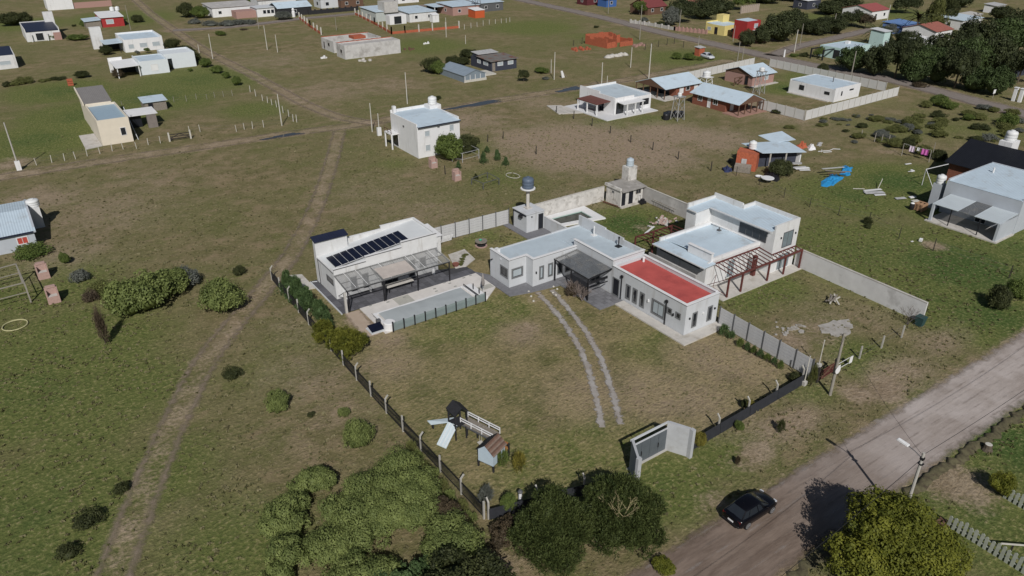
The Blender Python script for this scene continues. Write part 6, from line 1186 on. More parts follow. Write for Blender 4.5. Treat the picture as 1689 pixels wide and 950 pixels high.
mini('dark cabin with white roof edge behind trees', 1330, 16, 8, 6, 3.0, DARKB, BRIGHT, 'flat'); mini('blue house half hidden behind palms', 1484, 57, 9, 6, 2.6, mat('mid_blue_wall', (.12,.20,.42), .8), mat('blue_sheet', (.14,.24,.46), .5), 'flat', wins=2)
mini('white house with terracotta roof behind dense trees', 1540, 70, 9, 10, 3.0, BRIGHT, TERRA, 'gable', 1.4, 2, 'x'); mini('white low house with grey zinc roof beyond terracotta roof', 1585, 50, 12, 9, 2.8, WHITE, ZINC, 'flat', wins=2); mini('white garage piece between dark trees', 1520, 84, 6, 4, 2.4, BRIGHT, BRIGHT, 'flat', wins=0, name='garage')
mini('white tall block among trees behind teal house', 1453, 82, 3, 4, 4.6, TEAL, LGREY, 'flat', wins=1); mini('low dark house at right edge among trees', 1672, 128, 10, 6, 2.2, DARKB, mat('dark_blue_sheet', (.03,.035,.06), .5), 'flat', wins=1); mini('white shed at the top right corner', 1640, 22, 7, 4, 2.4, BRIGHT, GREYJ, 'flat'); mini('pale ruined foundation at top right', 1600, 30, 8, 4, .7, CONC, CONC, 'flat', wins=0, name='foundation')
# far street houses, top middle and left
t = mini('white complex with grey roofs behind grey hedge', 352, 29, 15, 12, 3.0, BRIGHT, CEMENT, 'flat', wins=3); x, y = G(430,28); obj('porch_room', MB().box(x-8,y+.5,-.1,x-1.2,y+6,2.2), PINKBR, t); obj('sun_room', MB().box(x-1,y,-.1,x+8,y+7,2.8), BRIGHT, t); obj('sun_room_roof', MB().box(x-1.3,y-.3,2.802,x+8.3,y+7.3,2.95), LGREY, t)
for k in range(4): window(t, '-y', y, x+1+1.4*k, x+2.2+1.4*k, .9, 2.2, fm=ALU)
mini('thatched roof house behind the white complex', 428, 18, 14, 9, 3.6, WHITE, STRAW, 'gable', 2.2, 2); t = mini('black cabin with pale zinc porch roof', 460, 28, 12, 9, 2.8, DKWOOD, ZINC, 'gable', 1.4, 1); x, y = G(462,29); obj('white_pillar', MB().lathe(x+4.5,y-1,[(.6,-.1),(.6,1.6),(.4,1.9),(.5,2.5),(.2,2.9)],10), BRIGHT, t)
mini('grey house cut by top edge left of brick-fenced house', 530, 14, 10, 7, 3.2, LGREY, ZINC, 'flat', wins=2, win_m=BLACK); mini('brown timber house cut by top edge', 563, 13, 9, 7, 2.8, BROWNW, GREYJ, 'flat', wins=2)
t = mini('grey-green block of brick-fenced house', 621, 36, 8, 12, 3.0, mat('grey_green_plaster', (.42,.45,.43), .9, .06), ZINC, 'flat', wins=1); x, y = G(640,40); obj('porch_room', MB().box(x,y-1.5,-.1,x+6,y+1.5,2.8), BRIGHT, t); window(t, '-y', y-1.5, x+1.6, x+4.2, .1, 2.4, fm=BLACK); obj('tank_tower', MB().box(x+2,y+6,2.6,x+7,y+11,6.0), CONC, t)
mini('white right half of brick-fenced house with blue-grey roof', 676, 37, 10, 13, 2.8, WHITE, ZINC, 'flat', wins=2)
t = mini('pinkish house with zinc roofs and open carport', 747, 26, 11, 11, 2.9, PINKBR, ZINC, 'flat', wins=2, win_m=BRIGHT); x, y = G(716,24); obj('carport_roof', MB().slab([(x,y,2.5),(x+9,y-1,2.6),(x+9,y+7,2.8),(x,y+7,2.7)], .12), ZINC, t)
for dx in (.4,4.4,8.4): obj('carport_post', MB().box(x+dx,y+.2,-.1,x+dx+.2,y+.4,2.45), BRIGHT, t)
obj('carport_back', MB().box(x+.5,y+6,-.1,x+9,y+6.2,2.4), DOORW, t)
mini('dark house with zinc roof right of red shed', 792, 20, 10, 9, 2.9, DKGREY, ZINC, 'flat', wins=2); mini('small bright orange-red shed before dark house', 784, 30, 3.8, 4.5, 2.4, ORANGEW, BRIGHT, 'flat', wins=0, name='shed', over=.15)
tower('steel tower frame behind orange-red shed', 786, 22, 5.0, None, 1.2, m=DKGREY); mini('white house cut by the top edge, centre', 657, 6, 9, 6, 3, BRIGHT, BRIGHT, 'flat', wins=2, win_m=BLACK); mini('white gate cabin inside brick fence', 714, 37, 2.4, 2, 2.2, BRIGHT, BRIGHT, 'flat', wins=0, name='cabin', over=.1)
def brick_fence(label, pts, step=4.5):
    P = [Vector((*G(*p),0)) for p in pts]; t = thing('brick_fence', label, 'fence', P[0].x, P[0].y)
    for a, b_ in zip(P[:-1], P[1:]):
        L_ = (b_-a).length; n_ = max(1, int(L_/step)); obj('low_wall', MB().bar(a+Vector((0,0,.3)), b_+Vector((0,0,.3)), .25, .7), HOLLOW, t)
        for k in range(n_+1): q = a.lerp(b_, k/n_); obj('post', MB().box(q.x-.16,q.y-.16,-.1,q.x+.16,q.y+.16,2.1), PALEW, t)
    return t
brick_fence('low orange brick fence with pale posts left of unfinished house', [(494,31),(512,45),(530,57)]); brick_fence('low orange brick fence with pale posts before zinc-roofed house', [(586,24),(618,40),(646,56),(668,54),(757,46)])
mini('yellowish porch house beyond maroon roof trees', 1150, 18, 6, 5, 2.6, mat('tan_plaster', (.40,.32,.27), .9), TERRA, 'flat')
def line_wall(label, pts, h, m, name='street_wall'):
    P = [Vector((*G(*p),0)) for p in pts]; t = thing(name, label, 'wall', P[0].x, P[0].y)
    for a, b_ in zip(P[:-1], P[1:]): obj('wall_run', MB().bar(a+Vector((0,0,h/2-.05)), b_+Vector((0,0,h/2-.05)), .25, h+.1), m, t)
    n_ = 8
    for k in range(n_+1):
        i = min(int(k/n_*(len(P)-1)), len(P)-2); q = P[i].lerp(P[i+1], k/n_*(len(P)-1)-i); obj('pier', MB().box(q.x-.25,q.y-.25,-.1,q.x+.25,q.y+.25,h+.3), m, t)
    return t
line_wall('low grey street wall before maroon roofed house', [(1040,38),(1070,42),(1113,50)], .9, CONC); line_wall('brown timber street fence left of yellow house', [(1113,50),(1165,56)], 1.0, PINKBR); line_wall('tan wall behind the yellow and red houses', [(1222,22),(1250,18)], 2.2, mat('tan_wall', (.36,.30,.25), .9)); line_wall('dark timber fence at top centre beside road', [(510,24),(590,17)], 1.3, DKWOOD)
# orange brick shack and clutter
t = thing('brick_shack', 'orange brick shack with crooked zinc roof', 'house', 92, 68.4); b = MB(); b.hexa([(91.6,70.9,-.1),(93.2,68.3,-.1),(95.2,69.4,-.1),(93.6,72.0,-.1)], [(91.6,70.9,2.9),(93.2,68.3,2.6),(95.2,69.4,2.4),(93.6,72.0,2.9)]); obj('wall', b, HOLLOW, t)
obj('wall', MB().prism([(95.3,69.6),(101.5,67.2),(103,71),(95.0,73.4)], -.1, 2.1), DARKB, t); obj('end_wall', MB().box(101.6,66.6,-.1,101.9,69.0,2.0), BRIGHT, t); obj('roof', MB().slab([(94.3,68.3,2.75),(101.9,65.8,2.2),(103.4,70.6,2.55),(95,73,3.0)], .07), ZINC, t); obj('side_roof', MB().slab([(100.5,71,2.6),(104,69.5,2.9),(105,73,3.3),(101,74.5,2.9)], .06), ZINC, t); obj('door', MB().hexa([(91.95,70.15,0),(92.35,69.5,0),(92.4,69.53,0),(92.0,70.18,0)], [(91.95,70.15,1.8),(92.35,69.5,1.8),(92.4,69.53,1.8),(92.0,70.18,1.8)]), GREYJ, t)
obj('lean_to', MB().prism([(91.2,70.6),(92.4,68.5),(91.7,68.1),(90.5,70.2)], 0, [1.2,1.2,.9,.9]), WOOD, t); obj('porch_post', MB().box(95.9,67.9,0,96.05,68.05,2.6).box(98.6,67.0,0,98.75,67.15,2.4), PALEW, t)
tank('white water tank on the orange brick shack', 94.8, 70.6, 2.75, .6, 1.3, TANKW)
def junk(name, label, cat, px, py, parts, z=0):
    x, y = G(px, py); t = thing(name, label, cat, x, y)
    for nm, m_, p0, p1, w_, h_ in parts: obj(nm, MB().bar((x+p0[0],y+p0[1],p0[2]),(x+p1[0],y+p1[1],p1[2]),w_,h_), m_, t)
    return t
junk('sheet_pile', 'pile of grey metal sheets right of brick shack', 'metal sheets', 1317, 279, [('sheet',GREYJ,(-.6,.6,.15),(1.4,-.4,.2),.9,.05),('sheet',BRIGHT,(-.9,0,.25),(1.2,-1.0,.3),.6,.05),('sheet',GREYJ,(0,1.2,.6),(.9,.2,.75),.9,.05),('sheet',ALU,(-.5,-.5,.1),(.9,-1.4,.12),.5,.04)])
def tarp(label, px, py, rx, ry, h, m, ang=.4):
    x, y = G(px, py); b = MB(); n_ = 16; rg = random.Random(px)
    for j in range(5):
        for i in range(n_):
            a = 2*math.pi*i/n_; q = (1-j/4.6)*(1+rg.uniform(-.3,.3)*(1 if j < 4 else .3)); u, w_ = rx*q*math.cos(a), ry*q*math.sin(a)*(1+.4*math.sin(2*a+px)); b.v.append((x+u*math.cos(ang)-w_*math.sin(ang), y+u*math.sin(ang)+w_*math.cos(ang), (h*(j/4)**.6*rg.uniform(.5,1.3)) if j else -.03))
    for j in range(4):
        for i in range(n_): b.f.append((j*n_+i, j*n_+(i+1)%n_, (j+1)*n_+(i+1)%n_, (j+1)*n_+i))
    b.f.append(tuple(range(4*n_,5*n_))); return tag(obj('tarpaulin', b, m, org=(x,y,0)), label, 'tarpaulin')
tarp('bright blue tarpaulin heap, upper of two, in green yard', 1396, 281, 2.2, 1.0, .4, BLUET); tarp('bright blue tarpaulin heap, lower of two, in green yard', 1372, 297, 3.0, 1.2, .35, BLUET)
junk('plank_pile', 'grey planks lying across the lower blue tarpaulin', 'planks', 1380, 292, [('plank',WOOD,(-1.5,1.2,1.0),(1.4,-1.2,.9),.3,.06),('plank',GREYJ,(-1.2,1.9,1.0),(2.4,.6,.95),.35,.06),('plank',BROWNW,(-2,.4,.8),(.5,-.9,.9),.25,.06)])
junk('sheet_pile', 'pale metal sheets scattered on grass left of grey house', 'metal sheets', 1446, 318, [('sheet',GREYJ,(-1.6,.9,.08),(.8,-.6,.12),.9,.04),('sheet',ALU,(-1.0,1.4,.1),(1.4,.2,.2),.5,.04),('pole',PALEW,(-1.5,2.8,.1),(-.2,1.8,.1),.08,.08),('pole',PALEW,(1.2,.6,.1),(3.4,1.4,1.0),.08,.08),('sheet',BRIGHT,(-1.2,-.4,.05),(.2,-1.2,.08),.4,.04)])
junk('sheet_pile', 'small grey boards beside brown pallets', 'boards', 1484, 328, [('sheet',GREYJ,(-.6,.3,.1),(.7,-.4,.15),.6,.05),('sheet',BRIGHT,(1.4,-.6,.1),(2.2,-1.0,.15),.5,.12),('sheet',PALEW,(.3,-1.6,.1),(1.2,-2.0,.15),.6,.1)])
x, y = G(1517,346); t = thing('pallet_stack', 'stack of orange-brown pallets beside grey house', 'pallets', x, y)
for k in range(5): obj('pallet', MB().box(x-.7,y-.6,.02+.2*k,x+.7,y-.4,.14+.2*k).box(x-.7,y-.1,.02+.2*k,x+.7,y+.1,.14+.2*k).box(x-.7,y+.4,.02+.2*k,x+.7,y+.6,.14+.2*k).box(x-.7,y-.6,.141+.2*k,x-.4,y+.6,.18+.2*k).box(x+.4,y-.6,.141+.2*k,x+.7,y+.6,.18+.2*k), mat('new_pallet_wood', (.36,.22,.13), .9, .2, 4), t)
x, y = G(1503,345); t = thing('rain_barrel', 'dark barrel beside the pallet stack', 'barrel', x, y); obj('barrel_body', MB().lathe(x,y,[(.3,0),(.36,.4),(.3,.85)],12), BLACK, t); obj('lid', MB().lathe(x,y,[(.28,.852),(.2,.95)],12), PLATE, t)
x0, y0 = G(1487,256); x1, y1 = G(1532,267); t = thing('clothesline', 'clothesline between leaning posts by the shrubs', 'clothesline', x0, y0)
for (x, y) in ((x0,y0),(x1,y1)): obj('post', MB().cyl((x,y,-.1),(x+.3,y+.2,1.9),.07,.05,6), POLEW, t)
obj('line', MB().tube([(x0+.3,y0+.2,1.85),((x0+x1)/2+.3,(y0+y1)/2,1.7),(x1+.3,y1+.2,1.85)], .015, 4), ALU, t)
for k, (u0, u1, m_, lab) in enumerate(((.22,.42,LILAC,'pale lilac sheet hanging on clothesline'),(.5,.6,BRIGHT,'small white cloth hanging on clothesline'),(.66,.92,PINKCL,'magenta cloth hanging on clothesline'))):
    a = Vector((x0+.3,y0+.2,1.74)).lerp(Vector((x1+.3,y1+.2,1.74)), u0); b_ = Vector((x0+.3,y0+.2,1.74)).lerp(Vector((x1+.3,y1+.2,1.74)), u1); q = MB(); n_ = 8; dn = (b_-a).cross(Vector((0,0,1))).normalized()
    for i in range(n_+1):
        p = a.lerp(b_, i/n_)+dn*.08*math.sin(i*1.7); q.v += [tuple(p), tuple(p+dn*.06-Vector((0,0,.9 if k != 1 else .5)))]
    for i in range(n_): q.f.append((2*i,2*i+1,2*i+3,2*i+2))
    o = obj('laundry', q, m_, org=(a.x,a.y,0)); sm_ = o.modifiers.new('thickness','SOLIDIFY'); sm_.thickness = .02; tag(o, lab, 'laundry')
x, y = G(1305,297); t = thing('round_table', 'round white table below the shack tree', 'table', 0, 0); t.location = (0,0,0); x, y = G(1265,301); t.location = (x,y,0); ORG[t.name] = (x,y,0); obj('table_top', MB().lathe(x,y,[(.95,.68),(.95,.76)],20), BRIGHT, t); obj('leg', MB().cyl((x,y,-.05),(x,y,.68),.08,.08,8), WOOD, t)
x, y = G(1252,292); t = thing('white_basin', 'shallow white basin on grass beside the shack', 'basin', x, y); obj('basin_body', MB().lathe(x,y,[(.4,.0),(.6,.16),(.55,.16),(.3,.05)],14), BRIGHT, t)
x, y = G(1199,281); tarp('dark blue bundle left of the brick shack', 1199, 281, .9, .6, .7, mat('dark_blue_cloth', (.03,.04,.10), .8))
tarp('orange-red heap of bricks beyond the shack', 1322, 243, 1.3, .9, 1.0, HOLLOW); tarp('white sheet bundle beyond the shack', 1338, 244, 1.2, .6, .6, BRIGHT); tarp('pale grey rubble behind the white sheet bundle', 1352, 238, 1.2, .5, .3, GREYJ); tarp('dark junk heap under tree before the shack', 1275, 290, 2.6, 1.0, .8, BLACK)
junk('pvc_pipes', 'loose white plastic pipes on green yard grass', 'pipes', 1367, 250, [('pipe',BRIGHT,(-1.5,1.0,.05),(.5,.2,.05),.08,.08),('pipe',BRIGHT,(.5,.2,.05),(1.8,.4,.05),.08,.08),('pipe',BRIGHT,(-1.2,.2,.05),(.2,-.4,.05),.08,.08),('pipe',BRIGHT,(1.8,.4,.05),(2.6,-.4,.05),.08,.08),('pipe',BRIGHT,(-1.5,.4,.08),(-.2,1.2,.08),.07,.07)])
junk('white_chair', 'white plastic chair lying on the green yard', 'chair', 1504, 283, [('seat',BRIGHT,(-.4,0,.1),(.3,-.1,.12),.4,.05),('backrest',BRIGHT,(.3,-.2,.1),(.4,.4,.15),.3,.05),('leg',BRIGHT,(-.6,.3,.05),(-.3,0,.1),.06,.06)]); junk('white_board', 'white board piece lying on green yard grass', 'board', 1498, 271, [('board',BRIGHT,(-.5,.2,.05),(.6,-.1,.07),.3,.05)])
junk('rubbish', 'small white litter on the field below the green yard', 'litter', 1519, 398, [('bag',BRIGHT,(-.2,0,.15),(.2,.1,.2),.35,.3),('sheet',PLATE,(-1.2,.6,.05),(-.9,.5,.07),.2,.04)])
# grey house with glazed veranda, right edge
t = thing('grey_house', 'grey-blue rendered house with open veranda at right edge', 'house', 96.3, 34.4)
b = MB(); b.box(100.6,34.2,-.1,100.8,43.6,4.35); b.box(100.8,34.2,-.1,112,34.4,4.6); b.box(100.8,43.4,-.1,112,43.6,4.6); b.box(111.8,34.4,-.1,112,43.4,4.8); obj('wall', b, GREYH, t); obj('roof', MB().slab([(100.6,34.4,4.4),(111.8,34.4,4.7),(111.8,43.4,4.7),(100.6,43.4,4.4)], .08), ZINCY, t)
VR = mat('pale_veranda_roof', (.48,.53,.56), .5, .05, .8, wave=('Y',.28,.4))
for k, (ya, yb, m_) in enumerate(((34.3,37.4,VR),(37.402,39.4,POLYD),(39.402,42.7,VR))): obj('veranda_roof', MB().slab([(96.2,ya,2.42),(100.58,ya,2.75),(100.58,yb,2.75),(96.2,yb,2.42)], .07), m_, t)
for y, m_, w_ in ((34.4,GREYH,.3),(36.6,BLACK,.1),(40.2,BLACK,.1),(42.5,GREYH,.3)): obj('veranda_post', MB().box(96.3-w_/2,y-w_/2,-.05,96.3+w_/2,y+w_/2,2.34), m_, t)
obj('side_screen', MB().box(96.5,34.25,-.1,100.58,34.35,2.4), GREYH, t); window(t, '-x', 100.6, 37.6, 39.0, .1, 2.1, fm=ALU, mull=1); window(t, '-x', 100.6, 39.8, 41.0, .8, 2.1, fm=ALU); window(t, '-x', 100.6, 35.2, 37.0, .8, 2.1, fm=ALU, mull=1); window(t, '-y', 34.2, 103, 105, 1.0, 2.1, fm=ALU, gm=SHUT); window(t, '-y', 34.2, 106.4, 107.6, .1, 2.1, fm=DKGREY, name='door', gm=DOORW)
obj('flue', MB().cyl((108,41.4,4.4),(108,41.4,5.3),.12,.12,8), ALU, t); pad('veranda_floor', rect(95.9,34.0,100.56,43.0), .1, SLABC); obj('tank_base', MB().box(100.9,44.2,-.1,102.1,45.4,3.4), GREYH, t)
tank('white tank on grey block behind grey house', 101.5, 44.8, 3.4, .6, 1.25, TANKW)
t = thing('black_roof_house', 'brick house with large black roof at right edge', 'house', 112, 30); gable(t, 113.6, 26, 125, 49.6, 3.0, 5.2, BRICK, BLKROOF, 'y', .6); obj('terrace_frame', MB().bar((108.6,50.4,2.4),(113,49.5,2.6),.08).bar((108.6,50.4,2.4),(107.6,48.2,.2),.07).bar((108.6,50.4,-.1),(108.6,50.4,2.4),.07), ALU, t); obj('tank_base', MB().box(119.8,44.6,4.4,122.2,46.4,5.8), BRIGHT, t)
for y in (36,40,44): window(t, '-x', 113.6, y, y+1.4, .9, 2.1, fm=BROWNW)
tank('white tank above the large black roof', 121, 45.5, 5.8, .8, 1.5, TANKW)
# ---------------------------------------------------------------- poles and field fences
POLES = [((32,280),202,'twin concrete pole at the left edge beside track',CPOST,.13),((465,207),155,'pale pole beside dirt street crossing, left field',PALEW,.11),((351,97),56,'pale pole beside upper dirt track hedge',PALEW,.11),((441,82),42,'left pole of the pair in upper left field',PALEW,.11),((458,86),57,'right shorter pole of the pair in upper left field',PALEW,.1),((329,88),73,'short pale post beside upper dirt track',PALEW,.1),
 ((672,171),119,'pale pole in field above the tall white house',PALEW,.11),((614,217),170,'left pole beside the tall white house balcony',PALEW,.1),((626,223),187,'right pole with white meter box beside tall white house',PALEW,.1),((914,131),86,'tall pale pole beside low round bush',PALEW,.11),((909,120),98,'short pole left of tall pale pole near bush',PALEW,.09),((1070,129),72,'leaning tall pale pole beside brick porch house',PALEW,.14),((992,143),103,'tall pale pole behind the modern white house',PALEW,.12),((1040,111),78,'pale pole before white sand heap',PALEW,.11),((1001,142),125,'short pale pole behind the modern white house',PALEW,.09),
 ((1055,65),8,'tall grey pole by far road near brick site',POLEW,.14),((1120,50),16,'grey pole before maroon roofed house',POLEW,.13),((1209,68),42,'grey-green pole before the red two-storey house',POLEW,.12),((1216,102),69,'left pole of pair by compound corner road',POLEW,.12),((1224,100),76,'right pole of pair by compound corner road',POLEW,.11),((1150,90),59,'pole beside orange hut near silver car',POLEW,.12),((1403,129),84,'leaning grey pole behind big zinc roof house',POLEW,.14),((1310,86),49,'white pole at side road corner',PALEW,.13),((1373,56),22,'grey pole on side road among trees',POLEW,.13),((1319,76),39,'thin lamp pole at side road corner',POLEW,.1),((1461,44),8,'pale pole before the red roofed white house',PALEW,.13),((1293,94),82,'short white marker post at street corner',BRIGHT,.25),((427,47),26,'lamp pole before grey hedge at top left',POLEW,.12),((555,50),28,'thin pole left of brick fenced house',POLEW,.09),((736,61),29,'pale pole before brick fence, top centre',PALEW,.1),((768,72),58,'short pale pole in field right of sand heap',PALEW,.09),((1003,22),-10,'pole beside the bright blue cabin',POLEW,.12),((216,50),8,'tall thin pole beside red house shrubs',POLEW,.1),((1536,262),235,'leaning pole at clothesline end',POLEW,.06)]
for (b_, ty, lab, m_, r_) in POLES:
    x, y = G(*b_); h_ = HT(*b_, ty); t = thing('utility_pole', lab, 'pole', x, y, group='poles in the village'); lean = vrg.uniform(-.02,.02)*h_; obj('shaft', MB().cyl((x,y,-.3),(x+lean,y+lean*.5,h_),r_,r_*.7,7), m_, t)
    if 'meter' in lab or 'twin' in lab: obj('meter_box', MB().box(x-.35,y-.2,-.1,x+.35,y+.25,1.4), BRIGHT, t)
def post_row(label, pts, h, m, r_=.07, wires=2):
    P = [G(*p) for p in pts]; t = thing('wire_fence', label, 'fence', *P[0])
    for x, y in P: q = vrg.uniform(-.08,.08); obj('post', MB().cyl((x,y,-.2),(x+q,y+q*.5,h*vrg.uniform(.9,1.1)),r_,r_*.9,6), m, t)
    for k in range(wires): z = h*(.45+.4*k); obj('wire', MB().tube([(*p,z) for p in P], .01, 3), DKGREY, t)
    return t
zf = lambda o, s, L_: [(o[0]+a/s, o[1]+b_/s) for a, b_ in L_]
post_row('row of dark fence posts below the modern white house', zf((900,80),4.2225,[(75,445),(195,488),(322,538),(450,588),(592,652),(745,705),(922,770),(1150,850)]), 1.35, DARKPOST, .09)
post_row('row of thin pale posts before the cream house', zf((0,120),4.968,[(300,755),(425,735),(530,720),(620,705),(715,680),(820,660),(920,640),(1010,625),(1120,620),(1215,590),(1315,575)]), 1.2, PALEW, .06)
post_row('row of thin posts right of the crossed timber gate', zf((280,0),4.2225,[(140,925),(212,915),(465,915),(520,900),(577,895),(655,885),(780,875)]), 1.2, PALEW, .06)
post_row('leaning pale posts along the dirt street, left field', zf((280,0),4.2225,[(560,640),(600,670),(648,700),(682,715),(712,730),(745,745),(790,785),(830,810),(860,845),(885,850)]), 1.3, PALEW, .07)
post_row('faint posts crossing the left green field', zf((280,0),4.2225,[(-330,740),(-200,720),(-80,715),(30,712),(118,705),(185,690),(260,690),(315,680),(375,672),(437,665)]), 1.1, POLEW, .05)
post_row('pale posts right of the orange-red shed', [(766,48),(777,46),(787,44),(797,42),(807,40),(817,39),(827,38),(835,37),(841,36)], 1.5, PALEW, .08)
post_row('dark posts along the far road beside brick site', [(946,75),(960,72),(975,70),(1064,82),(1075,79),(1086,77),(1100,74),(1112,72),(1127,78)], 1.6, DARKPOST, .09)
post_row('thin posts along the green yard boundary', zf((1189,180),4.75,[(120,520),(300,590),(493,690),(695,765),(920,830),(1160,880)])+zf((1389,380),3.96,[(370,50)]), 1.3, DARKPOST, .05); post_row('thin dark posts below the grey house', [(1539,413),(1664,458)], 1.5, DARKPOST, .06)
post_row('pale posts behind green yard shrubs', zf((1389,180),3.96,[(122,190),(210,212),(255,220),(300,230)]), 1.5, POLEW, .08); post_row('scattered dark posts in field right of white house', zf((580,100),4.2225,[(948,565),(1055,545),(1285,650),(652,790)]), 1.3, DARKPOST, .08, 0)
x, y = G(1637,162); t = thing('street_sign', 'small white sign on post by right road', 'sign', x, y); obj('post', MB().cyl((x,y,-.1),(x,y,1.6),.06,.06,6), POLEW, t); obj('board', MB().box(x-.45,y-.06,1.0,x+.45,y+.0,1.8), PLATE, t)
for px, lab in ((1671,'left white gate pillar at right road edge'),(1681,'right white gate pillar at right road edge')): x, y = G(px,166 if px < 1675 else 168); t = thing('gate_pillar', lab, 'pillar', x, y); obj('pillar_body', MB().box(x-.3,y-.3,-.1,x+.3,y+.3,2.6), BRIGHT, t); obj('pillar_cap', MB().box(x-.4,y-.4,2.602,x+.4,y+.4,2.75), BRIGHT, t)
x, y = G(1157,92); t = thing('brick_hut', 'tiny orange hut beside the silver car', 'hut', x, y); obj('wall', MB().box(x-1,y,-.1,x+1,y+1.6,2.0), HOLLOW, t); obj('roof', MB().slab([(x-1.2,y-.2,2.1),(x+1.2,y-.2,2.1),(x+1.2,y+1.8,2.3),(x-1.2,y+1.8,2.3)], .1), GREYJ, t)
x, y = G(117,141); t = thing('orange_crate_stack', 'orange-red stacked crates on left green field', 'crates', x, y)
for k in range(3): obj('crate', MB().box(x-.55,y-.4,.02+.5*k,x+.55,y+.4,.44+.5*k), HOLLOW, t)
x, y = G(930,128); t = thing('white_bin', 'white leaning board post right of tall pale pole', 'board', x, y); obj('board', MB().hexa([(x-.5,y,0),(x+.3,y,0),(x+.3,y+.2,0),(x-.5,y+.2,0)], [(x-.9,y,1.6),(x-.4,y,1.6),(x-.4,y+.2,1.6),(x-.9,y+.2,1.6)]), BRIGHT, t); obj('prop', MB().bar((x+.9,y,0),(x-.4,y+.2,1.4),.1), WOOD, t)
# ---------------------------------------------------------------- planting
def LL(*a): return [tuple(x) if len(x) == 6 else (x[0],x[1],x[2],x[3],x[3],x[4]) for x in a]
big_plant('cypress_tree', 'big dense yellow-green tree beside street lamp, bottom right', 'tree', 38.2, 13.4, LL((0,0,2.6,3.0,2.5),(-2.3,1.0,1.9,1.9,1.7),(1.8,-.6,1.9,2.2,1.8),(.6,1.7,3.2,2.0,1.7),(-.9,.9,3.7,1.7,1.5),(1.3,1.0,3.2,1.7,1.6),(-2.9,-.6,1.2,1.3,1.2),(2.9,-1.6,1.4,1.6,1.4),(0,-2.2,2.0,2.0,1.7)), 52000, .17, 21, LF_CYP, 80, (.17,.3), trunk_mb(3, .28, 6, 1), core=.5, up=.3, asp=.6, rnd=.4, shell=.78)
big_plant('evergreen_tree', 'dark bushy evergreen, left of two before the gate', 'tree', 21.9, 26.9, LL((0,0,1.9,2.2,2.0),(-.3,.3,3.3,1.0,1.3),(-.8,-1.3,1.4,1.6,1.4),(.6,1.0,2.6,1.4,1.6),(1.2,-.6,2.0,1.5,1.5),(-1.2,.6,1.6,1.3,1.3)), 42000, .19, 22, LF_PITT, 60, (.2,.36), trunk_mb(2.4, .2, 5, 2), core=.5, pt=True, asp=.3, shell=.6)
big_plant('evergreen_tree', 'dark bushy evergreen with bare twigs, right of two before the gate', 'tree', 26.4, 25.4, LL((0,0,2.0,2.3,2.1),(.4,.2,3.4,1.0,1.3),(1.3,-.5,1.9,1.5,1.6),(-.8,1.0,2.8,1.3,1.6),(-1.3,-.8,1.6,1.6,1.5),(.5,1.0,2.3,1.4,1.4),(.5,-1.7,1.2,1.5,1.2)), 46000, .19, 23, LF_PITT, 60, (.2,.36), trunk_mb(2.6, .22, 5, 3), core=.5, pt=True, asp=.3, shell=.6)
def bare_bush(name, label, x, y, z, h, n_, m, spread=.6, seed=0, r_=.025):
    rg = random.Random(seed); t = thing(name, label, 'bush', x, y); b = MB()
    def grow(p, d, L_, r, k):
        q = p+d*L_; b.cyl(p, q, r, r*.6, 4)
        if k:
            for _ in range(rg.choice((2,3))): e = (d+Vector((rg.gauss(0,.45), rg.gauss(0,.45), rg.uniform(-.05,.35)))).normalized(); grow(q, e, L_*rg.uniform(.55,.8), r*.6, k-1)
    for k in range(n_): a = 2*math.pi*k/n_; grow(Vector((x+rg.uniform(-.1,.1), y+rg.uniform(-.1,.1), z)), Vector((math.cos(a)*spread, math.sin(a)*spread, 1)).normalized(), h*.42, r_, 3)
    obj('branches', b, m, t); return t
bare_bush('bare_branches', 'pale bare twigs sticking out of the right dark evergreen', 25.6, 24.6, 2.6, 1.9, 6, mat('yellowish_twig', (.34,.29,.16), .9), .7, 4, .035)
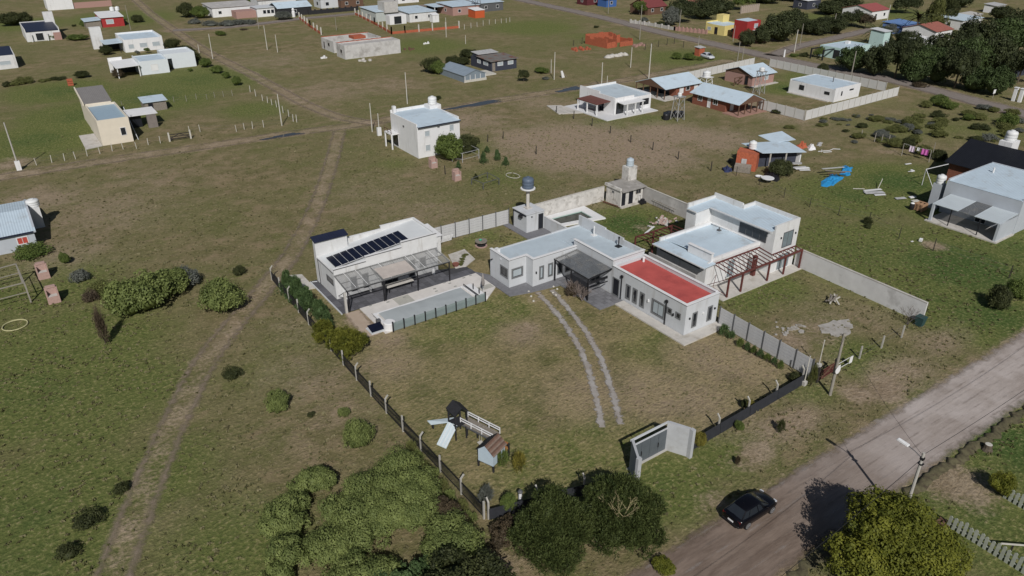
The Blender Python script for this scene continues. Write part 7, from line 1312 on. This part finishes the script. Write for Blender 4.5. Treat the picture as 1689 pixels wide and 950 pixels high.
AC = (('acacia_bush','rounded acacia bush, leftmost of the bottom cluster','bush',8.4,39.2,LL((0,0,.9,1.3,1.2),(1.1,.4,.8,1.0,.9),(-.9,-.4,.7,1.0,.8),(.4,-1.1,.7,1.0,.9)),12000,31),
 ('acacia_bush','acacia bush at upper end of the bottom cluster','bush',11.3,41.2,LL((0,0,.8,1.2,1.0),(.9,-.3,.7,.8,.8),(-.9,.2,.6,.8,.7)),9000,32),
 ('acacia_bush','broad grey-green acacia bush in middle of the bottom cluster','bush',12.8,35.9,LL((0,0,1.3,2.0,1.6),(-1.3,1.1,1.1,1.3,1.2),(1.0,-1.4,1.2,1.5,1.4),(-.8,-1.7,1.0,1.4,1.2),(.6,1.7,1.3,1.3,1.3),(-2.0,-.4,.8,1.1,.9)),28000,33),
 ('acacia_bush','largest light green acacia bush beside iron bar fence','bush',16.1,36.6,LL((0,0,1.5,2.2,1.9),(-.9,-1.8,1.4,1.7,1.6),(.5,1.6,1.3,1.5,1.4),(-1.5,.8,1.4,1.5,1.5),(-.2,-3.0,1.2,1.6,1.4),(.9,-1.2,1.2,1.3,1.3)),34000,34),
 ('acacia_bush','acacia bush beside brown bush near the fence corner','bush',16.4,30.5,LL((0,0,1.2,1.8,1.5),(.5,1.4,1.0,1.3,1.1),(-1.0,-.6,1.0,1.4,1.2),(.9,-.9,.9,1.2,1.0)),18000,35),
 ('acacia_bush','lower left acacia bush of the bottom cluster','bush',7.2,35.3,LL((0,0,.9,1.4,1.1),(-.8,-.7,.7,1.0,.8),(.6,.9,.7,.9,.8)),11000,36),
 ('acacia_bush','lumpy pale acacia bush at lower left cluster','bush',9.6,34.6,LL((0,0,.9,1.4,1.2),(.9,-.6,.8,1.0,.9),(.2,1.1,.7,.9,.8)),12000,37),
 ('acacia_bush','acacia bush cut by bottom edge below the cluster','bush',10.6,31.6,LL((0,0,.9,1.5,1.2),(1.2,-.6,.8,1.1,.9),(-1.2,.3,.7,1.1,.9)),11000,44))
for nm, lab, cat_, x, y, lb, nl, sd in AC: big_plant(nm, lab, cat_, x, y, lb, nl, .12, sd, LF_ACACIA, 38, (.26,.42), core=.5, part='foliage', zmin=-.15, up=.2, rnd=.3, shell=.82, asp=.75)
big_plant('dark_shrub', 'dark green shrub at the bottom edge under acacias', 'bush', 12.6, 29.6, LL((0,0,.8,1.7,1.0),(1.8,-.6,.8,1.5,1.0),(-1.8,.3,.7,1.4,.9)), 15000, .14, 38, LF_FIR, 34, (.24,.4), core=.52, part='foliage')
big_plant('dark_tree', 'dark tree at the very bottom edge casting shade', 'tree', 14.5, 26.6, LL((0,0,2.4,2.1,1.9),(1.6,-.6,2.0,1.6,1.5),(-1.5,.2,1.9,1.5,1.5)), 14000, .18, 43, LF_DARK, 34, (.24,.4), trunk_mb(2.6,.2,4,8), core=.5)
big_plant('brown_bush', 'upright brown bush against the largest acacia', 'bush', 17.4, 32.7, LL((0,0,1.3,.85,1.3),(.3,-.6,.8,.7,.8)), 7000, .12, 39, LF_BROWN, 30, (.25,.4), core=.5, part='foliage')
big_plant('brown_bush', 'rounded brown bush at the fence corner', 'bush', 19.9, 29.4, LL((0,0,.6,1.2,.8),(.5,.6,.5,.8,.6)), 6500, .12, 40, LF_BROWN, 30, (.25,.4), core=.52, part='foliage')
# conifer hedge at the left fence
for k, (x, y, r_, h_) in enumerate(((20.4,71.4,1.3,2.6),(20.5,69.0,1.5,2.9),(20.7,66.6,1.4,2.6),(21.1,64.3,1.2,2.2),(21.0,62.2,1.0,1.8))):
    plant('fir_tree', ('fir at the far end of the row left of pool house','second fir from far end of the row left of pool house','middle fir of the row left of pool house','fourth fir of the row left of pool house','smallest near fir of the row left of pool house')[k], 'tree', 0, 0, 0, 0, 'cone', LF_FIR, 'firs left of pool house', pos=(x,y), dims=(r_*1.15,h_))
big_plant('golden_cypress', 'round golden cypress before the pool terrace', 'bush', 20.8, 57.0, LL((0,0,1.1,1.5,1.3),(.9,-.5,.9,1.1,1.0),(-.7,.9,1.0,1.1,1.1),(-.5,-1.2,.8,1.1,.9)), 16000, .17, 41, LF_GOLD, 50, (.2,.34), core=.5, part='foliage', pt=True, asp=.3)
big_plant('golden_cypress', 'smaller golden cypress leaning over the iron fence', 'bush', 19.7, 59.9, LL((0,0,.8,1.1,1.0),(.3,.9,.8,.8,.8)), 8000, .16, 42, LF_GOLD, 30, (.22,.4), core=.5, part='foliage', pt=True, asp=.3)
for k in range(8): plant('flax_plant', 'spiky yellow-green flax clump along outside of iron fence', 'plant', 0, 0, 0, 0, 'tuft', LF_OLIVE if k % 2 else LF_ACACIA, 'flax clumps along iron fence', pos=(18.9+.1*math.sin(k*2.1), 32.2+k*1.25), dims=(.75,1.0))
# field bushes on the left
PL = [('field_bush','yellow-green bush, left part of the thicket by track','bush',225,528,440,64,'dome',LF_ACACIA),('field_bush','olive bush, middle of the thicket by track','bush',262,500,445,52,'dome',LF_ACACIA),('field_bush','grey-green bush at far side of track thicket','bush',300,478,440,34,'dome',LF_GREY),('field_bush','large olive bush, right part of track thicket','bush',355,526,456,50,'dome',LF_ACACIA),('field_bush','small dark bush at right end of track thicket','bush',392,456,437,14,'dome',LF_DARK),('field_bush','low bush between thicket and track','bush',180,488,460,30,'low',LF_OLIVE),
 ('field_bush','solitary green bush in dry grass, upper one','bush',457,682,640,28,'dome',LF_ACACIA),('field_bush','solitary green bush in dry grass, lower one','bush',587,750,692,32,'dome',LF_ACACIA),('field_bush','small dark shrub right of main track','bush',378,628,605,22,'low',LF_DARK),('field_bush','very dark low shrub, upper of two at lower left','bush',138,874,845,28,'low',LF_DARK),('field_bush','very dark low shrub, lower of two at lower left','bush',108,930,900,25,'low',LF_DARK),('field_bush','small dark shrub beside track at lower left','bush',192,820,795,17,'low',LF_DARK),('field_bush','tiny green bush in dry grass, centre left','bush',566,690,668,12,'low',LF_ACACIA),('field_bush','tiny dark bush above lower acacia bush','bush',512,690,680,8,'low',LF_DARK),
 ('garden_bush','dark bush at corner of left pale blue house','bush',104,437,412,11,'dome',LF_GREEN),('garden_bush','grey-green bush below the left pale blue house','bush',128,468,438,20,'low',LF_GREY),('garden_hedge','dark hedge along front of left pale blue house','hedge',40,424,402,42,'low',LF_GREEN),('dead_bush','dry brown bush among left field grass','bush',145,500,470,16,'low',LF_DRY),('dead_bush','pale dry shrub standing near track thicket','bush',170,570,500,14,'tuft',LF_DRY),
 ('round_bush','large bright round bush beside tall white house','bush',742,270,206,33,'dome',LF_GREEN),('round_bush','darker round bush right of large bright bush','bush',772,256,212,21,'dome',LF_DARK),('young_pine','young pine, first right of goal frame','tree',797,270,248,9,'cone',LF_FIR),('young_pine','young pine, second right of goal frame','tree',820,266,244,9,'cone',LF_FIR),('young_pine','young pine, third right of goal frame','tree',834,274,258,8,'cone',LF_FIR),('young_pine','young pine above the first by goal frame','tree',803,252,240,6,'cone',LF_FIR),('young_pine','young pine left below the goal frame','tree',756,279,265,7,'cone',LF_FIR),('young_pine','tiny pine inside low square frame','tree',785,296,286,6,'cone',LF_DARK),
 ('field_bush','low round bush above tall white house roof','bush',719,166,157,11,'low',LF_DARK),('dark_bush','dark round bush, left of greenhouse group','bush',712,122,86,22,'dome',LF_DARK),('dark_bush','dark round bush, front of greenhouse group','bush',722,124,92,20,'dome',LF_GREEN),('dark_bush','dark bush behind greenhouse','bush',748,110,84,16,'dome',LF_DARK),('dark_bush','dark bush between greenhouse and cabin','bush',765,108,90,12,'dome',LF_DARK),('dark_bush','broad dark bush behind dark cabin','bush',775,98,76,22,'dome',LF_DARK),('umbrella_shrub','umbrella-shaped shrub with pale stems right of cabin','bush',864,136,115,12,'round',LF_DARK),('round_bush','low round bush beside tall pale pole','bush',895,122,109,15,'dome',LF_GREEN),('round_bush','grey low bush below tall pale pole','bush',902,132,124,9,'low',LF_GREY),
 ('shack_tree','dark leafy tree before the orange brick shack','tree',1287,294,252,24,'dome',LF_DARK),('round_bush','small shrub in the field left of shack','bush',1203,268,262,5,'low',LF_GREY),('field_bush','small dark shrub in field below green yard','bush',1434,372,358,13,'tuft',LF_DARK),('field_bush','lone dark shrub below grey boards','bush',1433,378,366,9,'low',LF_DARK),
 ('roadside_shrub','dark tree at right edge beside road, left half','tree',1655,514,462,26,'dome',LF_DARK),('roadside_shrub','dark tree at right edge beside road, right half','tree',1690,498,456,26,'dome',LF_GREEN),('verge_bush','bushy green shrub behind short picket fence','bush',1655,822,776,24,'dome',LF_CYP),('verge_bush','green plant at bottom edge right of dark evergreens','bush',1095,952,930,24,'dome',LF_CYP),
 ('yucca','spiky green plant behind the playhouse','plant',828,772,745,20,'tuft',LF_GREEN),('yucca','yellowish spiky plant right of the playhouse','plant',858,782,750,20,'tuft',LF_YEL),('grey_shrub','grey airy shrub below the playhouse','plant',802,838,805,22,'tuft',LF_GREY),('garden_shrub','green shrub left of the dark evergreens','bush',838,850,812,18,'dome',LF_GREEN),
 ('yellow_shrub','yellow flowering shrub beside gate wing wall','bush',1154,742,706,13,'dome',LF_YEL),('fence_shrub','green shrub outside shade-cloth fence','bush',1220,712,694,11,'dome',LF_GREEN),('fence_shrub','dark shrub inside shade-cloth fence','bush',1228,675,657,9,'dome',LF_DARK),('fence_shrub','yellowish shrub inside shade-cloth fence','bush',1238,678,658,9,'dome',LF_YEL),('fence_shrub','small dark shrub near slab fence corner','bush',1262,664,650,6,'dome',LF_DARK),('fence_shrub','dark leafy shrub at slab fence front end','bush',1312,632,612,13,'dome',LF_DARK),('verge_shrub','small dark shrub on grass before shade-cloth fence','bush',1289,716,690,9,'tuft',LF_DARK),('verge_shrub','tiny brown shrub on the road verge','bush',1217,768,752,8,'tuft',LF_BROWN),('palm_shrub','tall green and straw plant at gate corner','plant',1340,640,600,13,'tuft',LF_OLIVE),
 ('agave','dark spiky agave at red wing corner','plant',1194,556,533,13,'tuft',LF_FIR),('agave','second spiky agave along slab fence','plant',1207,562,545,11,'tuft',LF_FIR)]
for k in range(7): PL.append(('border_plant','low green border plant along the slab fence','plant',1222+k*11,574+k*6.2,558+k*6.2,9,'tuft',LF_FIR if k % 2 else LF_GREEN))
# village greenery, upper left
PL += [('dark_hedge','dark shrub mass at top left edge','hedge',14,44,12,24,'dome',LF_DARK),('dark_hedge','dark shrub mass left of the navy roof house','hedge',40,42,14,16,'dome',LF_DARK),('garden_bush','round shrub before the navy roofed house','bush',84,66,53,9,'dome',LF_GREEN),('garden_hedge','clipped shrub right of navy roofed house','hedge',122,68,54,21,'dome',LF_GREEN),('garden_bush','round shrub left of red house','bush',137,44,30,7,'dome',LF_GREEN),('garden_bush','dark shrub right of red house','bush',222,38,18,13,'dome',LF_DARK),('garden_bush','dark round shrub before white carport','bush',173,92,70,13,'dome',LF_DARK),('garden_bush','small shrub left of the red house','bush',121,44,38,5,'low',LF_DARK),('dead_bush','dark brown creeper beside striped veranda','bush',192,130,108,12,'dome',LF_BROWN),('garden_bush','small tree inside white house yard','bush',242,88,78,6,'round',LF_GREEN),('garden_bush','second small tree inside white house yard','bush',226,90,82,4,'round',LF_GREY),
 ('hedge_shrub','hedge shrub by upper track, first from top','bush',282,82,58,17,'dome',LF_DARK),('hedge_shrub','hedge shrub by upper track, second','bush',302,96,70,18,'dome',LF_DARK),('hedge_shrub','hedge shrub by upper track, third','bush',318,104,82,16,'dome',LF_DARK),('hedge_shrub','hedge shrub by upper track, fourth','bush',336,112,92,13,'dome',LF_GREEN),('hedge_shrub','hedge shrub by upper track, fifth','bush',355,122,104,11,'dome',LF_GREEN),('hedge_shrub','hedge shrub by upper track, sixth','bush',372,130,114,9,'dome',LF_GREEN),('hedge_shrub','hedge shrub by upper track, last','bush',388,142,122,11,'dome',LF_GREEN),('garden_bush','small round shrub before white low house','bush',313,118,111,5,'dome',LF_GREEN),
 ('field_hedge','dark hedge clump at left edge below navy house','bush',6,144,130,10,'low',LF_DARK),('field_hedge','olive hedge clump left of orange crates','bush',40,138,118,14,'low',LF_OLIVE),('field_hedge','broad olive hedge clump below navy house','bush',20,142,128,16,'low',LF_OLIVE),('field_hedge','low hedge clump beside orange crates','bush',95,132,124,14,'low',LF_DARK),('field_hedge','dark clump right of the orange crates','bush',132,130,115,15,'dome',LF_DARK),('field_hedge','thin clump between hedge clumps, left field','bush',68,136,128,10,'low',LF_OLIVE),
 ('round_tree','large round tree at upper left street corner','tree',305,30,-6,19,'dome',LF_DARK),('round_tree','second round tree at upper left street corner','tree',328,32,4,20,'dome',LF_GREEN),('grey_hedge','grey hedge clump, first along upper street','hedge',322,40,26,14,'low',LF_GREY),('grey_hedge','grey hedge clump, second along upper street','hedge',345,44,30,18,'low',LF_GREY),('grey_hedge','grey hedge clump, third along upper street','hedge',375,44,28,20,'low',LF_GREY),('grey_hedge','grey hedge clump, fourth along upper street','hedge',404,40,28,16,'low',LF_GREY),('grey_shrub','cone-shaped grey shrub before black cabin','bush',466,34,15,18,'dome',LF_GREY),('round_tree','round tree behind the white complex roofs','tree',402,14,-8,22,'dome',LF_GREEN),('round_bush','round bush on grass below grey hedge','bush',361,59,49,11,'dome',LF_GREEN),('dry_mound','brown mound of brush below upper street','bush',402,50,46,9,'low',LF_DRY),('garden_bush','dark shrub at the top edge centre left','bush',448,12,-4,12,'dome',LF_GREEN)]
# upper right greenery
PL += [('dark_tree','dark tree at top edge beyond yellow house, left','tree',1165,10,-25,26,'dome',LF_BELT),('dark_tree','dark tree at top edge beyond yellow house, right','tree',1270,8,-22,30,'dome',LF_BELT),('dark_tree','dark tree mass at top edge beyond street corner','tree',1320,4,-24,28,'dome',LF_BELT),('dark_tree','dark tree filling between corner trees','tree',1336,58,22,20,'dome',LF_BELT),('dark_tree','dark tree beside side road below cabin','tree',1366,50,18,20,'dome',LF_BELT),('dark_tree','dark tree left of palm and blue house','tree',1460,76,46,18,'dome',LF_BELT),('dark_tree','dark tree before blue house','tree',1494,72,46,18,'dome',LF_BELT),('dark_tree','dark tree at top edge behind conifers','tree',1590,14,-22,26,'dome',LF_BELT),('dark_tree','dark tree at far top right','tree',1660,36,0,22,'dome',LF_BELT),('dark_tree','dark tree at top edge above maroon roof','tree',1095,2,-26,22,'dome',LF_BELT),('road_bush','green bush left of the silver car','bush',1118,98,82,12,'dome',LF_GREEN),('road_bush','second green bush left of the silver car','bush',1138,100,84,15,'dome',LF_GREEN),('road_bush','third green bush beside orange hut','bush',1156,100,90,8,'low',LF_GREEN),('dark_bush','round dark shrub by brick site roadside','bush',984,46,40,6,'low',LF_DARK),('dark_tree','dark tree right of maroon roof','tree',1125,40,-3,28,'round',LF_BELT),('dark_tree','dark tree behind maroon roof street wall','tree',1160,34,-14,31,'dome',LF_BELT),('dark_tree','dark tree above yellow house','tree',1190,26,-17,31,'dome',LF_BELT),('dark_tree','pale branched tree before maroon house','tree',1108,44,-2,18,'dome',LF_GREY),('dark_tree','tree left of maroon roof','tree',1056,26,-1,15,'round',LF_GREEN),('bright_tree','bright green tree above the yellow house','tree',1228,18,-10,22,'round',LF_GREEN),('garden_bush','grey shrub behind grey street wall','bush',1063,38,26,9,'dome',LF_GREY),('garden_bush','dark shrub behind grey street wall','bush',1090,44,32,9,'dome',LF_DARK),
 ('dark_tree','dark tree before the red two-storey house','tree',1232,78,38,18,'dome',LF_BELT),('dark_tree','dark tree right of the red two-storey house','tree',1256,74,25,20,'dome',LF_BELT),('dark_tree','large dark tree beyond street corner','tree',1292,72,0,36,'dome',LF_BELT),('dark_tree','dark tree behind large corner tree','tree',1312,50,1,26,'dome',LF_BELT),('dark_tree','dark tree left of side road pole','tree',1352,60,23,23,'dome',LF_BELT),('dark_tree','dark tree right of side road pole','tree',1384,58,18,26,'dome',LF_BELT),('dark_tree','dark tree beside red-roofed house carport','tree',1410,46,13,26,'round',LF_BELT),('dark_tree','dark tree behind side road, top','tree',1372,26,-10,33,'dome',LF_BELT),('dark_tree','dark tree at top beside dark cabin','tree',1400,20,-16,31,'dome',LF_BELT),('brown_tree','brownish tree left of red-roofed house','tree',1430,48,22,14,'round',LF_BROWN),
 ('conifer_tree','tall conifer, left of pair at top right','tree',1545,48,-16,26,'cone',LF_OLIVE),('conifer_tree','tall dark conifer, right of pair at top right','tree',1568,44,-20,26,'cone',LF_DARK),('dark_tree','dark tree behind red-roofed house','tree',1500,24,-15,26,'round',LF_BELT),('garden_bush','red-brown shrub right of red-roofed house','bush',1486,42,28,14,'dome',LF_BROWN),('garden_tree','tree beside blue house','tree',1470,60,36,14,'round',LF_GREY),
 ('roadside_tree','round clipped tree beside teal house','tree',1415,122,66,35,'dome',LF_BELTG),('roadside_tree','forked tree right of round clipped tree','tree',1448,128,54,30,'dome',LF_BELT),('roadside_tree','dense dark tree in front row, second','tree',1485,134,60,35,'round',LF_BELT),('roadside_tree','dense dark tree in front row, third','tree',1520,140,66,35,'dome',LF_BELTG),('roadside_tree','dense green tree in front row, fourth','tree',1552,142,65,32,'dome',LF_BELTG),('roadside_tree','dense green tree in front row, fifth','tree',1585,150,76,35,'round',LF_BELT),('roadside_tree','dense green tree in front row, sixth','tree',1618,156,87,35,'dome',LF_BELTG),('roadside_tree','dense green tree in front row, seventh','tree',1652,162,96,35,'dome',LF_BELTG),('roadside_tree','dark tree in second row behind fourth','tree',1575,120,40,42,'round',LF_BELT),('roadside_tree','dark tree in second row behind fifth','tree',1612,128,40,42,'dome',LF_BELTG),('roadside_tree','dark tree in second row behind seventh','tree',1645,126,28,42,'dome',LF_BELT),('roadside_tree','olive tree in back row at right','tree',1630,92,20,45,'round',LF_BELT),('roadside_tree','olive tree in back row at right edge','tree',1672,96,8,45,'dome',LF_BELTG),('roadside_tree','dark tree at the right edge, top','tree',1686,70,-11,37,'dome',LF_BELT),('roadside_tree','dark tree in third row left','tree',1505,108,47,30,'round',LF_BELT),('roadside_tree','dark tree filling gap behind third','tree',1538,118,59,27,'dome',LF_BELTG),('roadside_tree','small tree by garage piece','tree',1500,80,37,22,'dome',LF_BELT),('roadside_tree','dark tree at right edge below second row','tree',1690,140,66,32,'round',LF_BELT),
 ('corner_bush','round bush behind compound far wall','bush',1358,122,100,12,'dome',LF_DARK),('corner_bush','low bush beside white marker post','bush',1312,94,86,10,'low',LF_GREEN),('corner_bush','low bush right of white marker post','bush',1330,94,84,10,'low',LF_DARK),('garden_bush','leafy shrub before teal house porch','bush',1352,96,74,9,'round',LF_GREEN),('road_shrub','tall shrub on scrub side of right road','bush',1553,178,152,20,'dome',LF_GREEN),('road_shrub','smaller shrub left of tall scrub shrub','bush',1532,178,163,13,'dome',LF_OLIVE),('road_shrub','green shrub right of tall scrub shrub','bush',1572,182,165,14,'dome',LF_GREEN),('road_shrub','dark shrub at right edge of scrub field','bush',1670,210,182,20,'dome',LF_GREEN),('road_shrub','bright shrub before right road at edge','bush',1600,200,186,12,'dome',LF_GREEN),('brown_hedge','brown dead hedge along right road','hedge',1525,146,133,18,'low',LF_BROWN),('compound_bush','bush below left panel wall of compound','bush',1283,188,179,10,'dome',LF_DARK)]
for s in PL: plant(s[0], s[1], s[2], s[3], s[4], s[5], s[6], s[7], s[8], 'border plants along slab fence' if s[0] == 'border_plant' else None)
# big shrubs behind the clothesline, and scrub field
for k, (px, py, ty, hw) in enumerate(((1478,246,224,16),(1500,248,222,18),(1526,258,232,16),(1552,266,240,16),(1512,240,220,16))):
    plant('thicket_shrub', ('thicket shrub left of clothesline','thicket shrub behind lilac sheet','thicket shrub behind magenta cloth','thicket shrub right of clothesline','thicket shrub above the clothesline')[k], 'bush', px, py, ty, hw, 'dome', LF_DARK if k % 2 else LF_OLIVE)
sr = random.Random(17)
for k in range(58):
    px = sr.uniform(1395,1680); lo, hi = 196+(px-1395)*-.06, 232+(px-1395)*.14; py = sr.uniform(max(172, 205-(px-1395)*.12), min(lo+40+(px-1400)*.05, 262))
    if 1470 < px < 1560 and py > 225: continue
    if py > 240 and px > 1580: continue
    x, y = G(px, py); r_ = sr.uniform(.7,1.9)
    kd, lm = sr.choice(('low','dome')), sr.choice((LF_OLIVE,LF_DARK,LF_OLIVE,LF_GREY)); sz = 'small' if r_ < 1.1 else ('middling' if r_ < 1.5 else 'large')
    plant('scrub_shrub', '%s %s %s shrub in scrub field %s' % (sz, {'low':'spreading','dome':'domed'}[kd], {'olive_leaf':'olive','dark_evergreen_leaf':'dark green','grey_green_leaf':'grey'}[lm.name], 'beyond compound wall' if px < 1490 else ('behind the clothesline' if px < 1580 else 'beside right road')), 'bush', 0, 0, 0, 0, kd, lm, 'scrub field shrubs', pos=(x,y), dims=(r_, r_*sr.uniform(.55,.8)))
for k in range(16):
    px, py = sr.uniform(1300,1460), 0; py = 176+(1482-px)*.11+sr.uniform(4,22); x, y = G(px, py); r_ = sr.uniform(.5,1.2)
    lm = sr.choice((LF_OLIVE,LF_GREY)); plant('scrub_shrub', 'low %s %s shrub close along compound front wall' % ('small' if r_ < .85 else 'broad', 'olive' if lm is LF_OLIVE else 'grey'), 'bush', 0, 0, 0, 0, 'low', lm, 'scrub field shrubs', pos=(x,y), dims=(r_, r_*.6))
# palms among the upper right houses
def palm(label, px, py, h, r_):
    x, y = G(px, py); t = thing('palm_tree', label, 'palm', x, y); obj('trunk', MB().cyl((x,y,-.2),(x,y,h),.3,.22,8), BARK, t); b = MB(); rg = random.Random(px)
    for k in range(26):
        a = 2*math.pi*k/26+rg.uniform(-.1,.1); e = rg.uniform(-.2,1.1); p = Vector((x,y,h)); d = Vector((math.cos(a)*math.cos(e), math.sin(a)*math.cos(e), math.sin(e))); sd_ = Vector((-math.sin(a), math.cos(a), 0))
        for j in range(5):
            q = p+d*(r_/4.2); w0, w1 = .35*(1-j/5.5), .35*(1-(j+1)/5.5); b.add([p-sd_*w0-Vector((0,0,.15)), p, q, q-sd_*w1-Vector((0,0,.15))], [(0,1,2,3)]); b.add([p, p+sd_*w0-Vector((0,0,.15)), q+sd_*w1-Vector((0,0,.15)), q], [(0,1,2,3)]); p = q; d = (d+Vector((0,0,-.26))).normalized()
    o = obj('fronds', b, LF_DARK, t); at = o.data.attributes.new('tint','FLOAT','POINT'); at.data.foreach_set('value', np.random.rand(len(o.data.vertices)).astype(np.float32))
palm('dark palm beside the blue house', 1508, 62, 5.5, 4.2); palm('green palm left of the blue house', 1443, 72, 3.2, 4.0)
bare_bush('dead_shrub', 'grey-brown leafless shrub beside entrance canopy', 45.0, 53.0, 0, 1.9, 16, mat('grey_brown_twig', (.21,.17,.15), .95), .5, 6, .03)
bare_bush('dead_shrub', 'second leafless brown shrub by canopy front post', 45.1, 51.9, 0, 1.7, 14, mat('grey_brown_twig', ()), .5, 7, .03)
bare_bush('climbing_shrub', 'leafless shrub against the end of long white wall', 68.6, 29.6, 0, 2.0, 9, mat('dark_twig', (.12,.10,.085), .95), .35, 9)
plant('dry_creeper', 'dry pinkish creeper over the canopy front', 'bush', 0, 0, 0, 0, 'dome', LF_DRY, pos=(45.05,53.4), dims=(1.1,1.25))
# bedding plants by the pool house
for k in range(5): plant('bed_plant', 'small green plants in pale planting bed', 'plant', 0, 0, 0, 0, 'low', LF_OLIVE, 'planting bed plants', pos=(39.0+k*.45, 66.6+k*.45), dims=(.42,.2), z=.04)
pt = thing('brick_planter', 'small reddish planter tub in planting bed', 'planter', 38.4, 66.5); obj('tub', MB().lathe(38.4,66.5,[(.3,.04),(.42,.35),(.36,.36),(.3,.3)],10), mat('red_clay', (.20,.08,.06), .9), pt)
# whitewashed stones beside the drive
for k, (px, py) in enumerate(((872,481),(876,489),(880,497),(913,473),(919,477),(912,483),(917,487))):
    x, y = G(px, py); tag(obj('edging_stone', MB().lathe(x,y,[(.11,-.03),(.13,.05),(.08,.11),(.02,.13)],8), PALEW, org=(x,y,0)), 'small whitewashed stone beside start of the drive', 'stone', 'whitewashed drive stones')
x, y = G(858,825); t = thing('garden_lamp', 'small white garden lamp stub below the playhouse', 'lamp', x, y); obj('stub', MB().cyl((x,y,-.05),(x,y,.7),.12,.12,8), BRIGHT, t); obj('head', MB().lathe(x,y,[(.14,.7),(.2,.8),(.1,.95)],8), DKGREY, t)
# ---------------------------------------------------------------- grass tussocks over the near fields
rg = np.random.default_rng(5); NT = 60000
tx = rg.uniform(-28, 115, NT); ty = rg.uniform(14, 150, NT)
cx_, cy_ = np.searchsorted(GXs, tx)-1, np.searchsorted(GYs, ty)-1; di = dirt[cy_*nx+cx_]; gr = green[cy_*nx+cx_]; dr = dry[cy_*nx+cx_]
keep = (di+rg.random(NT)*.5 < .62)
for x0, y0, x1, y1 in ((23,57.5,41.5,75.5),(39,49,54,62.5),(47.2,39.3,53.6,62.5),(56,43,71,57.5),(49.5,67.5,53.6,73),(54.8,67,62.5,72.6),(65.5,68.6,71.2,73),(20.4,70.4,24,75.6),(-200,16.2,400,23),(53,103,62,113.5),(93,102.5,107.5,118),(-11,99,1,113),(113,88,160,121),(95.8,33,113,46),(91,66,105,75),(30.3,27.8,36.6,30.2),(87,145,108,162),(10,139,24,162)):
    keep &= ~((tx > x0) & (tx < x1) & (ty > y0) & (ty < y1))
lawn = (tx > 20) & (tx < 53) & (ty > 29) & (ty < 60)
for D_ in (D1, D2):
    for (ax, ay), (bx_, by_) in zip(D_[:-1], D_[1:]):
        vx, vy = bx_-ax, by_-ay; q = np.clip(((tx-ax)*vx+(ty-ay)*vy)/(vx*vx+vy*vy), 0, 1); keep &= np.hypot(tx-ax-q*vx, ty-ay-q*vy) > .4
cl = np.array([MN.noise((a*.25, b_*.25, 7)) for a, b_ in zip(tx, ty)]); keep &= (cl+rg.normal(size=NT)*.6 > -.1) & ((ty+rg.normal(size=NT)*22) < 112) & ((tx+rg.normal(size=NT)*14) < 88)
tx, ty, gr, dr, lawn, cl = tx[keep], ty[keep], gr[keep], dr[keep], lawn[keep], cl[keep]; n_ = len(tx)
hgt = np.where(lawn, rg.uniform(.02,.05,n_), rg.uniform(.03,.11,n_)*(1+.6*np.clip(cl,0,1))); wid = np.where(lawn, .10, .14)*rg.uniform(.6,1.5,n_)
B_ = 3; V = np.zeros((n_, B_, 4, 3)); a0 = rg.uniform(0, 6.28, n_)
for k in range(B_):
    a = a0+2.1*k+rg.normal(size=n_)*.3; lx, ly = rg.normal(size=n_)*.5*hgt, rg.normal(size=n_)*.5*hgt; dx, dy = np.cos(a)*wid, np.sin(a)*wid
    V[:,k,0] = np.stack([tx-dx, ty-dy, np.full(n_,-.05)], 1); V[:,k,1] = np.stack([tx+dx, ty+dy, np.full(n_,-.05)], 1); V[:,k,2] = np.stack([tx+dx*.8+lx, ty+dy*.8+ly, hgt*.8], 1); V[:,k,3] = np.stack([tx-dx*.5+lx, ty-dy*.5+ly, hgt], 1)
V = V.reshape(-1,3); nq = n_*B_; me = bpy.data.meshes.new('grass_tussocks'); me.vertices.add(len(V)); me.vertices.foreach_set('co', V.ravel()); me.loops.add(nq*4); me.loops.foreach_set('vertex_index', np.arange(nq*4, dtype=np.int32)); me.polygons.add(nq); me.polygons.foreach_set('loop_start', (np.arange(nq)*4).astype(np.int32)); me.update(calc_edges=True)
tint = np.clip(.42+.4*dr-.32*gr+rg.normal(size=n_)*.2, 0, 1); at = me.attributes.new('tint','FLOAT','POINT'); at.data.foreach_set('value', np.repeat(tint, B_*4).astype(np.float32))
tag(mesh_obj('grass_tussocks', me, LF_GRASS), 'rough grass tussocks over the fields and lawns', 'grass', kind='stuff')
